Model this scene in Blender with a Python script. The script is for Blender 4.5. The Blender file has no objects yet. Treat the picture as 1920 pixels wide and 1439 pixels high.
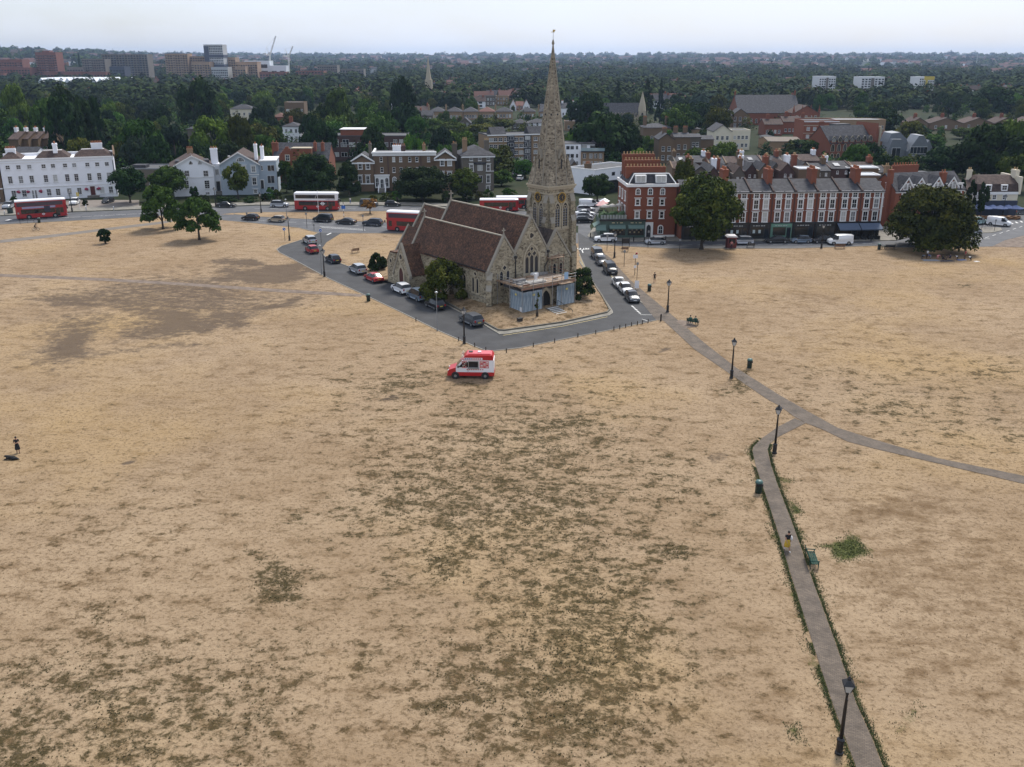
import bpy, bmesh, math, random
import numpy as np
from mathutils import Vector, Matrix, noise as mnoise
R = math.radians
random.seed(11); rng = np.random.default_rng(11)
scene = bpy.context.scene
COL = scene.collection
# ------------------------------------------------------------------ camera
CAM_H, F_PX, PITCH = 36.0, 1763.0, math.atan(612.5/1763.0)
cam = bpy.data.cameras.new('camera'); camo = bpy.data.objects.new('camera', cam); COL.objects.link(camo)
cam.sensor_width = 36; cam.lens = 36*F_PX/1920; cam.clip_start = 1; cam.clip_end = 60000
camo.location = (0, 0, CAM_H); camo.rotation_euler = (math.pi/2-PITCH, 0, 0)
scene.camera = camo
# ------------------------------------------------------------------ world: thin bright overcast over a blue sky
SUN_EL, SUN_AZ = R(52), R(24)          # sun ahead of the camera, a little to the right
w = bpy.data.worlds.new('World'); scene.world = w; w.use_nodes = True
nt = w.node_tree; N = nt.nodes; L = nt.links; N.clear()
out = N.new('ShaderNodeOutputWorld'); bg = N.new('ShaderNodeBackground'); bg.inputs[1].default_value = 0.095
sky = N.new('ShaderNodeTexSky'); sky.sky_type = 'NISHITA'; sky.sun_disc = False
sky.sun_elevation = SUN_EL; sky.sun_rotation = SUN_AZ; sky.altitude = 80; sky.dust_density = 1.6; sky.ozone_density = 2.0
tc = N.new('ShaderNodeTexCoord'); mp = N.new('ShaderNodeMapping'); mp.inputs['Scale'].default_value = (1, 1, 3.2)
nz = N.new('ShaderNodeTexNoise'); nz.inputs['Scale'].default_value = 1.7; nz.inputs['Detail'].default_value = 7; nz.inputs['Roughness'].default_value = .55
cr = N.new('ShaderNodeValToRGB'); cr.color_ramp.elements[0].position = .36; cr.color_ramp.elements[0].color = (.34, .34, .34, 1)
cr.color_ramp.elements[1].position = .62; cr.color_ramp.elements[1].color = (.9, .9, .9, 1)
cl = N.new('ShaderNodeRGB'); cl.outputs[0].default_value = (7.4, 8.0, 9.3, 1)
mx = N.new('ShaderNodeMix'); mx.data_type = 'RGBA'
L.new(tc.outputs['Generated'], mp.inputs[0]); L.new(mp.outputs[0], nz.inputs[0]); L.new(nz.outputs['Fac'], cr.inputs[0])
L.new(cr.outputs[0], mx.inputs[0]); L.new(sky.outputs[0], mx.inputs[6]); L.new(cl.outputs[0], mx.inputs[7])
L.new(mx.outputs[2], bg.inputs[0]); L.new(bg.outputs[0], out.inputs[0])
# ------------------------------------------------------------------ sun behind thin cloud
sl = bpy.data.lights.new('sun', 'SUN'); sl.energy = 3.3; sl.angle = R(16); sl.color = (1, .94, .85)
so = bpy.data.objects.new('sun', sl); COL.objects.link(so)
sd = Vector((math.sin(SUN_AZ)*math.cos(SUN_EL), math.cos(SUN_AZ)*math.cos(SUN_EL), math.sin(SUN_EL)))
so.rotation_euler = sd.to_track_quat('Z', 'Y').to_euler(); so.location = (0, 0, 300)
vs = scene.view_settings; vs.view_transform = 'Standard'; vs.look = 'None'; vs.exposure = 0.46; vs.gamma = 1; vs.use_curve_mapping = False
# ------------------------------------------------------------------ survey helpers: photo point -> place on the ground / at a known distance
_c, _s = math.cos(PITCH), math.sin(PITCH)
def ray(x, y):
    u = (x-960)/F_PX; v = (y-719.5)/F_PX
    return (u, _c-v*_s, -_s-v*_c)
def g(x, y, z=0.0):
    d = ray(x, y); t = (z-CAM_H)/d[2]; return Vector((t*d[0], t*d[1], z))
def at(x, y, Y):
    d = ray(x, y); t = Y/d[1]; return Vector((t*d[0], Y, CAM_H+t*d[2]))
# ------------------------------------------------------------------ materials
MATS = {}
def nodes(name):
    m = bpy.data.materials.new(name); m.use_nodes = True; MATS[name] = m
    return m, m.node_tree.nodes, m.node_tree.links, m.node_tree.nodes['Principled BSDF']
def mat(name, col, rough=.8, var=.0, scale=2.0, bump=0.0, bscale=None, metal=0.0, spec=.5, rnd=0.0, col2=None, world=False, detail=4):
    if name in MATS: return MATS[name]
    m, N, L, b = nodes(name)
    b.inputs['Roughness'].default_value = rough; b.inputs['Metallic'].default_value = metal
    b.inputs['Specular IOR Level'].default_value = spec
    c = (*col, 1); b.inputs['Base Color'].default_value = c
    if var or bump or rnd or col2:
        if world:
            ge = N.new('ShaderNodeNewGeometry'); co = ge.outputs['Position']
        else:
            t = N.new('ShaderNodeTexCoord'); co = t.outputs['Object']
        n = N.new('ShaderNodeTexNoise'); n.inputs['Scale'].default_value = scale; n.inputs['Detail'].default_value = detail
        n.inputs['Roughness'].default_value = .6; L.new(co, n.inputs[0])
        src = None
        if col2:
            r = N.new('ShaderNodeValToRGB'); r.color_ramp.elements[0].color = c; r.color_ramp.elements[1].color = (*col2, 1)
            r.color_ramp.elements[0].position = .35; r.color_ramp.elements[1].position = .65
            L.new(n.outputs['Fac'], r.inputs[0]); src = r.outputs[0]
        h = N.new('ShaderNodeHueSaturation'); h.inputs['Color'].default_value = c
        if src: L.new(src, h.inputs['Color'])
        if var:
            mr = N.new('ShaderNodeMapRange'); mr.inputs[1].default_value = .25; mr.inputs[2].default_value = .75
            mr.inputs[3].default_value = 1-var; mr.inputs[4].default_value = 1+var; L.new(n.outputs['Fac'], mr.inputs[0])
            v = mr.outputs[0]
        else: v = None
        if rnd:
            oi = N.new('ShaderNodeObjectInfo'); m2 = N.new('ShaderNodeMapRange'); m2.inputs[3].default_value = 1-rnd; m2.inputs[4].default_value = 1+rnd
            L.new(oi.outputs['Random'], m2.inputs[0])
            if v:
                mm = N.new('ShaderNodeMath'); mm.operation = 'MULTIPLY'; L.new(v, mm.inputs[0]); L.new(m2.outputs[0], mm.inputs[1]); v = mm.outputs[0]
            else: v = m2.outputs[0]
        if v: L.new(v, h.inputs['Value'])
        L.new(h.outputs[0], b.inputs['Base Color'])
        if bump:
            bn = n
            if bscale:
                bn = N.new('ShaderNodeTexNoise'); bn.inputs['Scale'].default_value = bscale; bn.inputs['Detail'].default_value = 4; L.new(co, bn.inputs[0])
            bp = N.new('ShaderNodeBump'); bp.inputs['Strength'].default_value = bump; bp.inputs['Distance'].default_value = .05
            L.new(bn.outputs['Fac'], bp.inputs['Height']); L.new(bp.outputs[0], b.inputs['Normal'])
    return m
# ------------------------------------------------------------------ mesh helpers
def obj(name, me, parent=None, loc=None, rz=0.0):
    o = bpy.data.objects.new(name, me); COL.objects.link(o)
    if parent: o.parent = parent
    if loc is not None: o.location = loc
    if rz: o.rotation_euler = (0, 0, rz)
    return o
def thing(name, label, cat, loc=(0, 0, 0), rz=0.0, group=None):
    o = obj(name, None, None, loc, rz); o['label'] = label; o['category'] = cat
    if group: o['group'] = group
    return o
def tag(o, label, cat, group=None):
    o['label'] = label; o['category'] = cat
    if group: o['group'] = group
    return o
class MB:
    def __init__(s): s.v = []; s.f = []; s.m = []; s.mats = []; s.sm = []
    def mi(s, m):
        if m not in s.mats: s.mats.append(m)
        return s.mats.index(m)
    def add(s, vs, fs, m=None, smooth=False):
        o = len(s.v); s.v += [tuple(v) for v in vs]; k = s.mi(m)
        for f in fs: s.f.append(tuple(i+o for i in f)); s.m.append(k); s.sm.append(smooth)
        return s
    def box(s, x0, x1, y0, y1, z0, z1, m=None, rz=0.0, piv=None):
        vs = [(x, y, z) for z in (z0, z1) for y in (y0, y1) for x in (x0, x1)]
        if rz:
            px, py = piv or ((x0+x1)/2, (y0+y1)/2); cc, ss = math.cos(rz), math.sin(rz)
            vs = [(px+(x-px)*cc-(y-py)*ss, py+(x-px)*ss+(y-py)*cc, z) for x, y, z in vs]
        return s.add(vs, [(0, 2, 3, 1), (4, 5, 7, 6), (0, 1, 5, 4), (2, 6, 7, 3), (0, 4, 6, 2), (1, 3, 7, 5)], m)
    def prism(s, poly, ax, lo, hi, m=None, smooth=False):
        # poly in the two remaining axes (x,y)->z ; (x,z)->y ; (y,z)->x
        n = len(poly)
        P = {'z': lambda p, h: (p[0], p[1], h), 'y': lambda p, h: (p[0], h, p[1]), 'x': lambda p, h: (h, p[0], p[1])}[ax]
        area = sum(poly[i][0]*poly[(i+1) % n][1]-poly[(i+1) % n][0]*poly[i][1] for i in range(n))
        if (area < 0) != (ax == 'y'): poly = poly[::-1]
        vs = [P(p, lo) for p in poly]+[P(p, hi) for p in poly]
        fs = [tuple(range(n))[::-1], tuple(range(n, 2*n))]+[(i, (i+1) % n, n+(i+1) % n, n+i) for i in range(n)]
        return s.add(vs, fs, m, smooth)
    def ring(s, outer, inner, ax, lo, hi, m=None):
        # band between two outlines of equal length, with thickness
        n = len(outer)
        P = {'z': lambda p, h: (p[0], p[1], h), 'y': lambda p, h: (p[0], h, p[1]), 'x': lambda p, h: (h, p[0], p[1])}[ax]
        vs = [P(p, lo) for p in outer]+[P(p, lo) for p in inner]+[P(p, hi) for p in outer]+[P(p, hi) for p in inner]
        fs = []
        for i in range(n):
            j = (i+1) % n
            fs += [(i, j, n+j, n+i), (2*n+i, 3*n+i, 3*n+j, 2*n+j), (i, 2*n+i, 2*n+j, j), (n+i, n+j, 3*n+j, 3*n+i)]
        return s.add(vs, fs, m)
    def cyl(s, p0, p1, r0, r1=None, n=8, m=None, smooth=True, caps=True):
        r1 = r0 if r1 is None else r1
        p0, p1 = Vector(p0), Vector(p1); d = (p1-p0)
        if d.length < 1e-6: return s
        q = d.to_track_quat('Z', 'Y'); vs = []
        for p, r in ((p0, r0), (p1, r1)):
            for i in range(n):
                a = 2*math.pi*i/n; vs.append(p+q @ Vector((r*math.cos(a), r*math.sin(a), 0)))
        s.add(vs, [(i, (i+1) % n, n+(i+1) % n, n+i) for i in range(n)], m, smooth)
        if caps: s.add(vs, [tuple(range(n))[::-1], tuple(range(n, 2*n))], m)
        return s
    def lathe(s, prof, n=10, c=(0, 0), m=None, smooth=True):
        vs = []
        for r, z in prof:
            for i in range(n):
                a = 2*math.pi*i/n; vs.append((c[0]+r*math.cos(a), c[1]+r*math.sin(a), z))
        k = len(prof)
        fs = [(j*n+i, j*n+(i+1) % n, (j+1)*n+(i+1) % n, (j+1)*n+i) for j in range(k-1) for i in range(n)]
        fs += [tuple(range(n))[::-1], tuple(range((k-1)*n, k*n))]
        return s.add(vs, fs, m, smooth)
    def blob(s, c, r, m=None, sub=2, seed=0, amp=.15, sc=(1, 1, 1)):
        bm = bmesh.new(); bmesh.ops.create_icosphere(bm, subdivisions=sub, radius=1)
        vs = []
        for v in bm.verts:
            k = 1+amp*mnoise.noise(v.co*1.8+Vector((seed*7.1, seed*3.3, 0)))*2
            vs.append((c[0]+v.co.x*r*k*sc[0], c[1]+v.co.y*r*k*sc[1], c[2]+v.co.z*r*k*sc[2]))
        s.add(vs, [tuple(v.index for v in f.verts) for f in bm.faces], m, True); bm.free(); return s
    def mesh(s, name='m'):
        used = sorted({i for f in s.f for i in f})
        if len(used) < len(s.v): mp_ = {k: i for i, k in enumerate(used)}; s.v = [s.v[k] for k in used]; s.f = [tuple(mp_[i] for i in f) for f in s.f]
        me = bpy.data.meshes.new(name); me.from_pydata(s.v, [], s.f)
        for m in s.mats: me.materials.append(m)
        me.polygons.foreach_set('material_index', s.m); me.polygons.foreach_set('use_smooth', s.sm); me.update()
        return me
    def build(s, name, parent=None, loc=None, rz=0.0): return obj(name, s.mesh(name), parent, loc, rz)
def poly_sheet(name, pts, z, m, kind='structure', parent=None):
    me = bpy.data.meshes.new(name); vs = [(p[0], p[1], z) for p in pts]
    a = sum(vs[i][0]*vs[(i+1) % len(vs)][1]-vs[(i+1) % len(vs)][0]*vs[i][1] for i in range(len(vs)))
    if a < 0: vs = vs[::-1]
    me.from_pydata(vs, [], [tuple(range(len(vs)))]); me.materials.append(m); me.update()
    o = obj(name, me, parent)
    if kind and not parent: o['kind'] = kind
    return o
def copy_tree(o, parent=None):
    c = o.copy(); COL.objects.link(c); c.parent = parent
    for ch in o.children: copy_tree(ch, c)
    return c
def G(pts, z=0.0): return [g(x, y, z) for x, y in pts]
# ================================================================== GROUND
def terrain(x, y):
    # flat heath and village, low rise beyond a few kilometres, a wooded hill to the left
    d = math.hypot(x, y)
    t = min(max((d-2300)/5200, 0), 1); t = t*t*(3-2*t)
    h = 33*t
    n = mnoise.noise(Vector((x/1500, y/1500, .3)))*9+mnoise.noise(Vector((x/600, y/600, 5.3)))*4
    h += n*min(max((d-1500)/1500, 0), 1)
    ax = math.atan2(x, y)
    hl = math.exp(-((ax+.50)/.16)**2)*min(max((d-1700)/1500, 0), 1)*max(0, 1-max(0, (d-4200)/3000))
    h += 44*hl
    far = min(max((d-8000)/4000, 0), 1)
    h += far*22
    return h-.06-max(0, (d-13000)/1000*4)
def graded_ground():
    rs = [0, 40, 90, 150, 220, 300, 400, 520, 660, 820, 1000, 1200, 1450, 1700, 2000, 2300, 2650, 3000, 3400, 3800, 4300, 4800, 5400, 6000, 6700, 7400, 8200, 9000, 10000, 11500, 13000, 16000, 20000, 26000]
    n = 288; vs = [(0, 0, -.06)]; fs = []
    for r in rs[1:]:
        for i in range(n):
            a = 2*math.pi*i/n; x, y = r*math.sin(a), r*math.cos(a); vs.append((x, y, terrain(x, y)))
    for i in range(n): fs.append((0, 1+(i+1) % n, 1+i))
    for k in range(len(rs)-2):
        for i in range(n):
            a = 1+k*n+i; b = 1+k*n+(i+1) % n; fs.append((a, b, b+n, a+n))
    me = bpy.data.meshes.new('ground'); me.from_pydata(vs, [], fs)
    me.polygons.foreach_set('use_smooth', [True]*len(fs)); me.update(); return me
m, N, L, b = nodes('town_ground')
ge = N.new('ShaderNodeNewGeometry'); n1 = N.new('ShaderNodeTexNoise'); n1.inputs['Scale'].default_value = .035; n1.inputs['Detail'].default_value = 8; n1.inputs['Roughness'].default_value = .65
L.new(ge.outputs['Position'], n1.inputs[0])
r1 = N.new('ShaderNodeValToRGB'); e = r1.color_ramp.elements
e[0].position = .36; e[0].color = (.012, .020, .007, 1); e[1].position = .66; e[1].color = (.036, .036, .020, 1)
k = e.new(.5); k.color = (.022, .030, .012, 1)
L.new(n1.outputs['Fac'], r1.inputs[0]); L.new(r1.outputs[0], b.inputs['Base Color']); b.inputs['Roughness'].default_value = .95
b.inputs['Specular IOR Level'].default_value = .1
gr = obj('ground', graded_ground()); gr.data.materials.append(m); gr['kind'] = 'structure'

# ---- the dry heath
def smooth(e0, e1, x):
    t = np.clip((x-e0)/(e1-e0), 0, 1); return t*t*(3-2*t)
NB = [(-700, 450), (-100, 417), (0, 408), (130, 401), (261, 396), (411, 391), (480, 388), (758, 388.5), (900, 393), (1000, 400), (1084, 438), (1113, 451), (1180, 456.5), (1256, 456), (1597, 456), (1690, 455), (1790, 450), (1885, 448), (2400, 440)]
nb = np.array([g(x, y)[:2] for x, y in NB])
xs = np.arange(-190, 191, 1.0); ys = np.arange(14, 262, 1.0)
XX, YY = np.meshgrid(xs, ys); top = np.interp(XX, nb[:, 0], nb[:, 1])
wn = np.array([[mnoise.noise(Vector((x/11, y/11, k)))*7+mnoise.noise(Vector((x/3.6, y/3.6, k+5)))*2.6 for x, y in zip(XX.ravel(), YY.ravel())] for k in (1.5, 8.5)])
WX, WY = XX+wn[0].reshape(XX.shape)*np.clip(YY/90, .5, 1.6), YY+wn[1].reshape(XX.shape)*np.clip(YY/90, .5, 2.0)
zc = WY*_c+CAM_H*_s; PX = 960+F_PX*WX/zc; PY = 719.5+F_PX*(-WY*_s+CAM_H*_c)/zc
def spots(lst):
    a = np.zeros_like(XX)
    for x, y, rx, ry, s in lst: a = np.maximum(a, s*np.exp(-(((PX-x)/rx)**2+((PY-y)/ry)**2)))
    return a
green = spots([(950, 960, 380, 300, .62), (1060, 1240, 340, 270, .72), (260, 1320, 420, 210, .56), (760, 730, 200, 70, .5), (1700, 760, 300, 120, .36), (200, 1000, 260, 160, .28), (740, 722, 75, 26, .75), (815, 742, 50, 14, .65), (1000, 812, 120, 42, .72), (1030, 765, 40, 12, .6), (860, 900, 60, 22, .62), (690, 900, 60, 16, .5),
    (780, 1085, 75, 55, .72), (430, 1108, 60, 26, .95), (1085, 965, 60, 25, .7), (1060, 1130, 130, 70, .66), (1100, 1320, 110, 90, .75), (845, 1304, 44, 18, .95), (990, 1296, 22, 20, 1.0), (1245, 1048, 90, 26, .8), (60, 1390, 110, 60, .8), (270, 1310, 90, 45, .62),
    (200, 1150, 90, 40, .5), (560, 1000, 60, 25, .52), (890, 1388, 26, 12, .9), (1160, 915, 60, 22, .55), (1320, 1245, 26, 20, .75), (350, 1230, 80, 40, .45), (680, 1230, 70, 40, .5), (620, 1120, 60, 30, .5), (1640, 780, 130, 26, .55), (1800, 800, 90, 20, .5), (1780, 690, 200, 30, .42), (1560, 690, 90, 22, .45), (1400, 700, 30, 22, .7), (1800, 530, 50, 8, .7), (930, 1330, 90, 60, .5), (1140, 1180, 60, 40, .6)])
vivid = spots([(1620, 1012, 38, 28, 1.0), (1478, 955, 18, 40, .9), (1568, 996, 12, 8, .6), (1745, 1375, 18, 40, .55), (1690, 1185, 14, 10, .6), (1545, 1400, 26, 20, .9), (1412, 905, 24, 14, .8), (1452, 850, 18, 10, .7), (1530, 1060, 16, 14, .5)])
brown = spots([(960, 1330, 1000, 230, .34), (1760, 1150, 260, 260, .5), (150, 1100, 300, 200, .34), (700, 830, 300, 80, .3), (1650, 640, 420, 90, .34), (1720, 965, 160, 45, .75), (1660, 1070, 90, 60, .6), (1650, 1180, 50, 60, .65), (1700, 1280, 55, 80, .6), (1900, 1290, 40, 120, .6), (1800, 960, 80, 40, .5), (1480, 560, 160, 26, .5), (1600, 600, 160, 30, .45), (1240, 690, 60, 24, .3), (1210, 545, 60, 12, .4), (100, 1150, 120, 60, .4), (550, 700, 100, 20, .4), (420, 690, 120, 26, .35), (1450, 1330, 60, 90, .35)])
burnt = spots([(330, 570, 260, 60, .42), (120, 640, 140, 60, .55), (330, 560, 300, 50, .55), (485, 512, 95, 15, 1.0), (430, 527, 80, 10, .9), (180, 565, 130, 22, .6), (320, 598, 110, 26, .75), (470, 592, 70, 18, .75), (160, 645, 110, 26, .8), (520, 570, 50, 14, .7), (60, 620, 60, 20, .45), (300, 650, 90, 16, .45), (260, 535, 100, 14, .5), (1202, 661, 14, 4, 1.0), (715, 752, 50, 8, .5), (1278, 888, 26, 10, .5), (270, 1270, 26, 12, .5), (430, 600, 60, 10, .7), (228, 882, 7, 3, 1.6), (90, 904, 9, 4, 1.6), (55, 857, 0.1, .1, 0)])
PATHS = {}
def dist_line(pts):
    d = np.full(XX.shape, 1e9)
    for a, b_ in zip(pts[:-1], pts[1:]):
        ax, ay = a[0], a[1]; bx, by = b_[0]-ax, b_[1]-ay; t = np.clip(((XX-ax)*bx+(YY-ay)*by)/(bx*bx+by*by), 0, 1)
        d = np.minimum(d, np.hypot(XX-ax-t*bx, YY-ay-t*by))
    return d
lower_l = [(1490, 785), (1459, 801), (1428, 823), (1413, 838), (1411, 846), (1416.5, 872), (1435, 926.6), (1454, 983), (1483, 1078), (1513, 1173), (1538, 1250.6), (1563, 1325.5), (1605, 1439), (1640, 1520), (1680, 1620)]
lower_r = [(1511, 794), (1459, 820), (1443, 833), (1439, 845), (1445, 872), (1461, 919.5), (1483, 976), (1504, 1035), (1516, 1070), (1535.4, 1123), (1566, 1206), (1585, 1262), (1605, 1320), (1635, 1386), (1655, 1439), (1695, 1520), (1745, 1620)]
vivid = np.maximum(vivid, .6*np.exp(-(dist_line(G(lower_l[3:]))/.8)**2)); vivid = np.maximum(vivid, .48*np.exp(-(dist_line(G(lower_r[3:]))/.8)**2))
brown = np.maximum(brown, .4*np.exp(-(dist_line(G([(1142, 482), (1180, 524), (1249, 582), (1320, 650), (1459, 740), (1640, 825), (1920, 893)]))/1.6)**2))
ok = YY <= top
idx = -np.ones(XX.shape, int); idx[ok] = np.arange(ok.sum())
vs = np.stack([XX[ok], YY[ok], np.zeros(ok.sum())], 1)
q = ok[:-1, :-1] & ok[1:, :-1] & ok[:-1, 1:] & ok[1:, 1:]
J, I = np.nonzero(q); fs = np.stack([idx[J, I], idx[J, I+1], idx[J+1, I+1], idx[J+1, I]], 1)
me = bpy.data.meshes.new('heath'); me.from_pydata(vs.tolist(), [], fs.tolist()); me.update()
ca = me.color_attributes.new('patch', 'FLOAT_COLOR', 'POINT')
ca.data.foreach_set('color', np.stack([green[ok], vivid[ok], brown[ok], burnt[ok]], 1).astype(np.float32).ravel())
m, N, L, b = nodes('dry_grass')
at_ = N.new('ShaderNodeAttribute'); at_.attribute_name = 'patch'; sep = N.new('ShaderNodeSeparateColor'); L.new(at_.outputs['Color'], sep.inputs[0])
ge = N.new('ShaderNodeNewGeometry')
def noise(scale, detail=4, rough=.6, dist=0.0, stretch=None):
    n = N.new('ShaderNodeTexNoise'); n.inputs['Scale'].default_value = scale; n.inputs['Detail'].default_value = detail; n.inputs['Roughness'].default_value = rough
    n.inputs['Distortion'].default_value = dist
    if stretch:
        mpn = N.new('ShaderNodeMapping'); mpn.inputs['Scale'].default_value = stretch; mpn.inputs['Rotation'].default_value = (0, 0, .3)
        L.new(ge.outputs['Position'], mpn.inputs[0]); L.new(mpn.outputs[0], n.inputs[0])
    else: L.new(ge.outputs['Position'], n.inputs[0])
    return n.outputs['Fac']
def ramp(src, p0, p1, c0=(0, 0, 0, 1), c1=(1, 1, 1, 1)):
    r = N.new('ShaderNodeValToRGB'); r.color_ramp.elements[0].position = p0; r.color_ramp.elements[1].position = p1
    r.color_ramp.elements[0].color = c0; r.color_ramp.elements[1].color = c1; L.new(src, r.inputs[0]); return r.outputs[0]
def math_(op, a, b_):
    x = N.new('ShaderNodeMath'); x.operation = op
    for i, v in enumerate((a, b_)):
        if isinstance(v, (int, float)): x.inputs[i].default_value = v
        else: L.new(v, x.inputs[i])
    return x.outputs[0]
def mixc(f, a, b_):
    x = N.new('ShaderNodeMix'); x.data_type = 'RGBA'
    if isinstance(f, (int, float)): x.inputs[0].default_value = f
    else: L.new(f, x.inputs[0])
    for i, v in ((6, a), (7, b_)):
        if isinstance(v, tuple): x.inputs[i].default_value = v
        else: L.new(v, x.inputs[i])
    return x.outputs[2]
big = noise(.055, 5, .6); mid = noise(.42, 5, .65, 0, (1, 1.5, 1)); fine = noise(2.6, 6, .72); tuft = noise(4.6, 4, .75, .6)
c0 = mixc(ramp(big, .35, .65), (.262, .185, .113, 1), (.330, .244, .158, 1))
c0 = mixc(ramp(mid, .50, .72), c0, (.165, .108, .058, 1))
c0 = mixc(math_('MULTIPLY', ramp(mid, .28, .44, (1, 1, 1, 1), (0, 0, 0, 1)), .5), c0, (.40, .30, .195, 1))
c0 = mixc(math_('MULTIPLY', ramp(noise(.028, 4, .55), .5, .68), .5), c0, (.35, .235, .10, 1))
speck = ramp(fine, .50, .66)
c0 = mixc(math_('MULTIPLY', speck, .85), c0, (.110, .072, .038, 1))
tf = ramp(tuft, .60, .74)
c0 = mixc(math_('MULTIPLY', tf, .55), c0, (.095, .068, .034, 1))
def patchmask(attr, amp, lo, hi):
    s = math_('ADD', attr, math_('MULTIPLY', math_('SUBTRACT', math_('ADD', math_('MULTIPLY', mid, .45), math_('MULTIPLY', noise(1.1, 6, .75, .4), .75)), .6), amp))
    return ramp(s, lo, hi)
gm = patchmask(sep.outputs[0], 3.6, .38, .66); gm2 = math_('MULTIPLY', gm, ramp(noise(1.5, 8, .82, .3), .41, .51))
c0 = mixc(math_('MULTIPLY', gm2, .92), c0, mixc(ramp(tuft, .4, .65), (.026, .023, .008, 1), (.070, .052, .021, 1)))
bm_ = patchmask(sep.outputs[2], 2.2, .3, .8)
c0 = mixc(math_('MULTIPLY', bm_, .68), c0, (.125, .078, .04, 1))
bu = patchmask(at_.outputs['Alpha'], 1.8, .22, .56)
c0 = mixc(math_('MULTIPLY', bu, .8), c0, mixc(ramp(fine, .4, .65), (.062, .046, .035, 1), (.115, .086, .063, 1)))
vm = patchmask(sep.outputs[1], 1.5, .42, .7)
c0 = mixc(math_('MULTIPLY', vm, .92), c0, mixc(ramp(fine, .4, .62), (.034, .050, .011, 1), (.085, .098, .028, 1)))
L.new(c0, b.inputs['Base Color']); b.inputs['Roughness'].default_value = .95; b.inputs['Specular IOR Level'].default_value = .1
bp = N.new('ShaderNodeBump'); bp.inputs['Strength'].default_value = .8; bp.inputs['Distance'].default_value = .12
L.new(math_('ADD', fine, tuft), bp.inputs['Height']); L.new(bp.outputs[0], b.inputs['Normal'])
me.materials.append(m); he = obj('heath', me); he['kind'] = 'structure'

# ---- roads, paths and pavements
asphalt = mat('asphalt', (.026, .027, .030), .85, .22, .35, .25, 30, col2=(.036, .037, .040), world=True)
asphalt_main = mat('asphalt_main', (.055, .058, .066), .82, .2, .3, .2, 30, col2=(.072, .075, .083), world=True)
m, N, L, b = nodes('path_brick')
ge = N.new('ShaderNodeNewGeometry'); mpn = N.new('ShaderNodeMapping'); mpn.inputs['Rotation'].default_value = (0, 0, .35); L.new(ge.outputs['Position'], mpn.inputs[0])
bt = N.new('ShaderNodeTexBrick'); bt.inputs['Scale'].default_value = 1; bt.inputs['Brick Width'].default_value = .24; bt.inputs['Row Height'].default_value = .12; bt.inputs['Mortar Size'].default_value = .012
bt.inputs['Color1'].default_value = (.086, .066, .049, 1); bt.inputs['Color2'].default_value = (.128, .100, .075, 1); bt.inputs['Mortar'].default_value = (.055, .045, .038, 1)
L.new(mpn.outputs[0], bt.inputs[0])
nn = N.new('ShaderNodeTexNoise'); nn.inputs['Scale'].default_value = .8; nn.inputs['Detail'].default_value = 6; L.new(ge.outputs['Position'], nn.inputs[0])
hs = N.new('ShaderNodeHueSaturation'); L.new(bt.outputs[0], hs.inputs['Color']); mr = N.new('ShaderNodeMapRange'); mr.inputs[1].default_value = .3; mr.inputs[2].default_value = .7; mr.inputs[3].default_value = .72; mr.inputs[4].default_value = 1.3
L.new(nn.outputs['Fac'], mr.inputs[0]); L.new(mr.outputs[0], hs.inputs['Value']); L.new(hs.outputs[0], b.inputs['Base Color']); b.inputs['Roughness'].default_value = .9
path_m = m
dirt = mat('trodden_path', (.125, .092, .070), .95, .25, .8, .3, 6, col2=(.17, .13, .10), world=True)
paving = mat('paving', (.15, .14, .12), .9, .22, .9, .1, col2=(.20, .185, .155), world=True)
paint_w = mat('road_paint_white', (.62, .62, .60), .8, .25, 3, world=True)
paint_y = mat('road_paint_yellow', (.50, .40, .17), .8, .25, 3, world=True)
kerb_m = mat('kerb_stone', (.23, .215, .185), .9, .2, 2, world=True)
outer = [(597, 437), (582, 445), (550, 455), (528, 462), (519, 468), (524, 474), (550, 487), (615, 522), (680, 552), (750, 585), (825, 622), (890, 650), (905, 656), (922, 659), (975, 653), (1080, 632), (1151, 618), (1231, 601)]
rightc = [(1204, 569), (1153, 524.5), (1113, 478), (1109, 469), (1113, 463), (1124, 459.5)]
innerc = [(1084, 437), (1085, 470), (1105, 522), (1147, 584), (1148, 588), (1142, 592), (1055, 610), (992, 620), (950, 626.5), (938, 627.5), (926, 621), (912, 612), (837, 572), (770, 541), (725, 527), (695, 515), (640, 495), (612, 484), (604, 476), (604, 466), (612, 455), (640, 437.5)]
poly_sheet('church_road', G(outer+rightc+innerc), .012, asphalt)
poly_sheet('main_road', G([(-200, 417), (0, 406), (130, 399), (261, 394), (411, 389), (480, 386), (758, 386.5), (900, 391), (1000, 398), (1060, 404), (1084, 410), (1084, 424), (1000, 411), (900, 400), (758, 395.5), (600, 397), (480, 398), (440, 399.5), (400, 404), (300, 405), (261, 407), (133, 414), (0, 421), (-200, 433)]), .016, asphalt_main)
poly_sheet('side_carriageway', G([(395, 402), (440, 403), (480, 407), (600, 413), (730, 418.5), (800, 422), (1000, 432), (1084, 437), (1084, 457), (1000, 451), (900, 445), (758, 437), (640, 437.5), (597, 437), (560, 427), (480, 418.5), (420, 413), (380, 408)]), .020, asphalt_main)
poly_sheet('village_road', G([(1084, 437), (1084, 400), (1096, 378), (1130, 372), (1124, 392), (1106, 424), (1113, 450), (1180, 455), (1256, 453.6), (1380, 453), (1597, 454), (1680, 452), (1780, 430), (1800, 412), (1816, 406), (1920, 402), (2100, 400), (2100, 438), (1920, 442), (1885, 451), (1860, 462.7), (1813, 464), (1686, 464), (1640, 461), (1480, 466), (1380, 466), (1256, 466), (1147, 460.5), (1124, 459.5)]), .024, asphalt_main)
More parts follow.
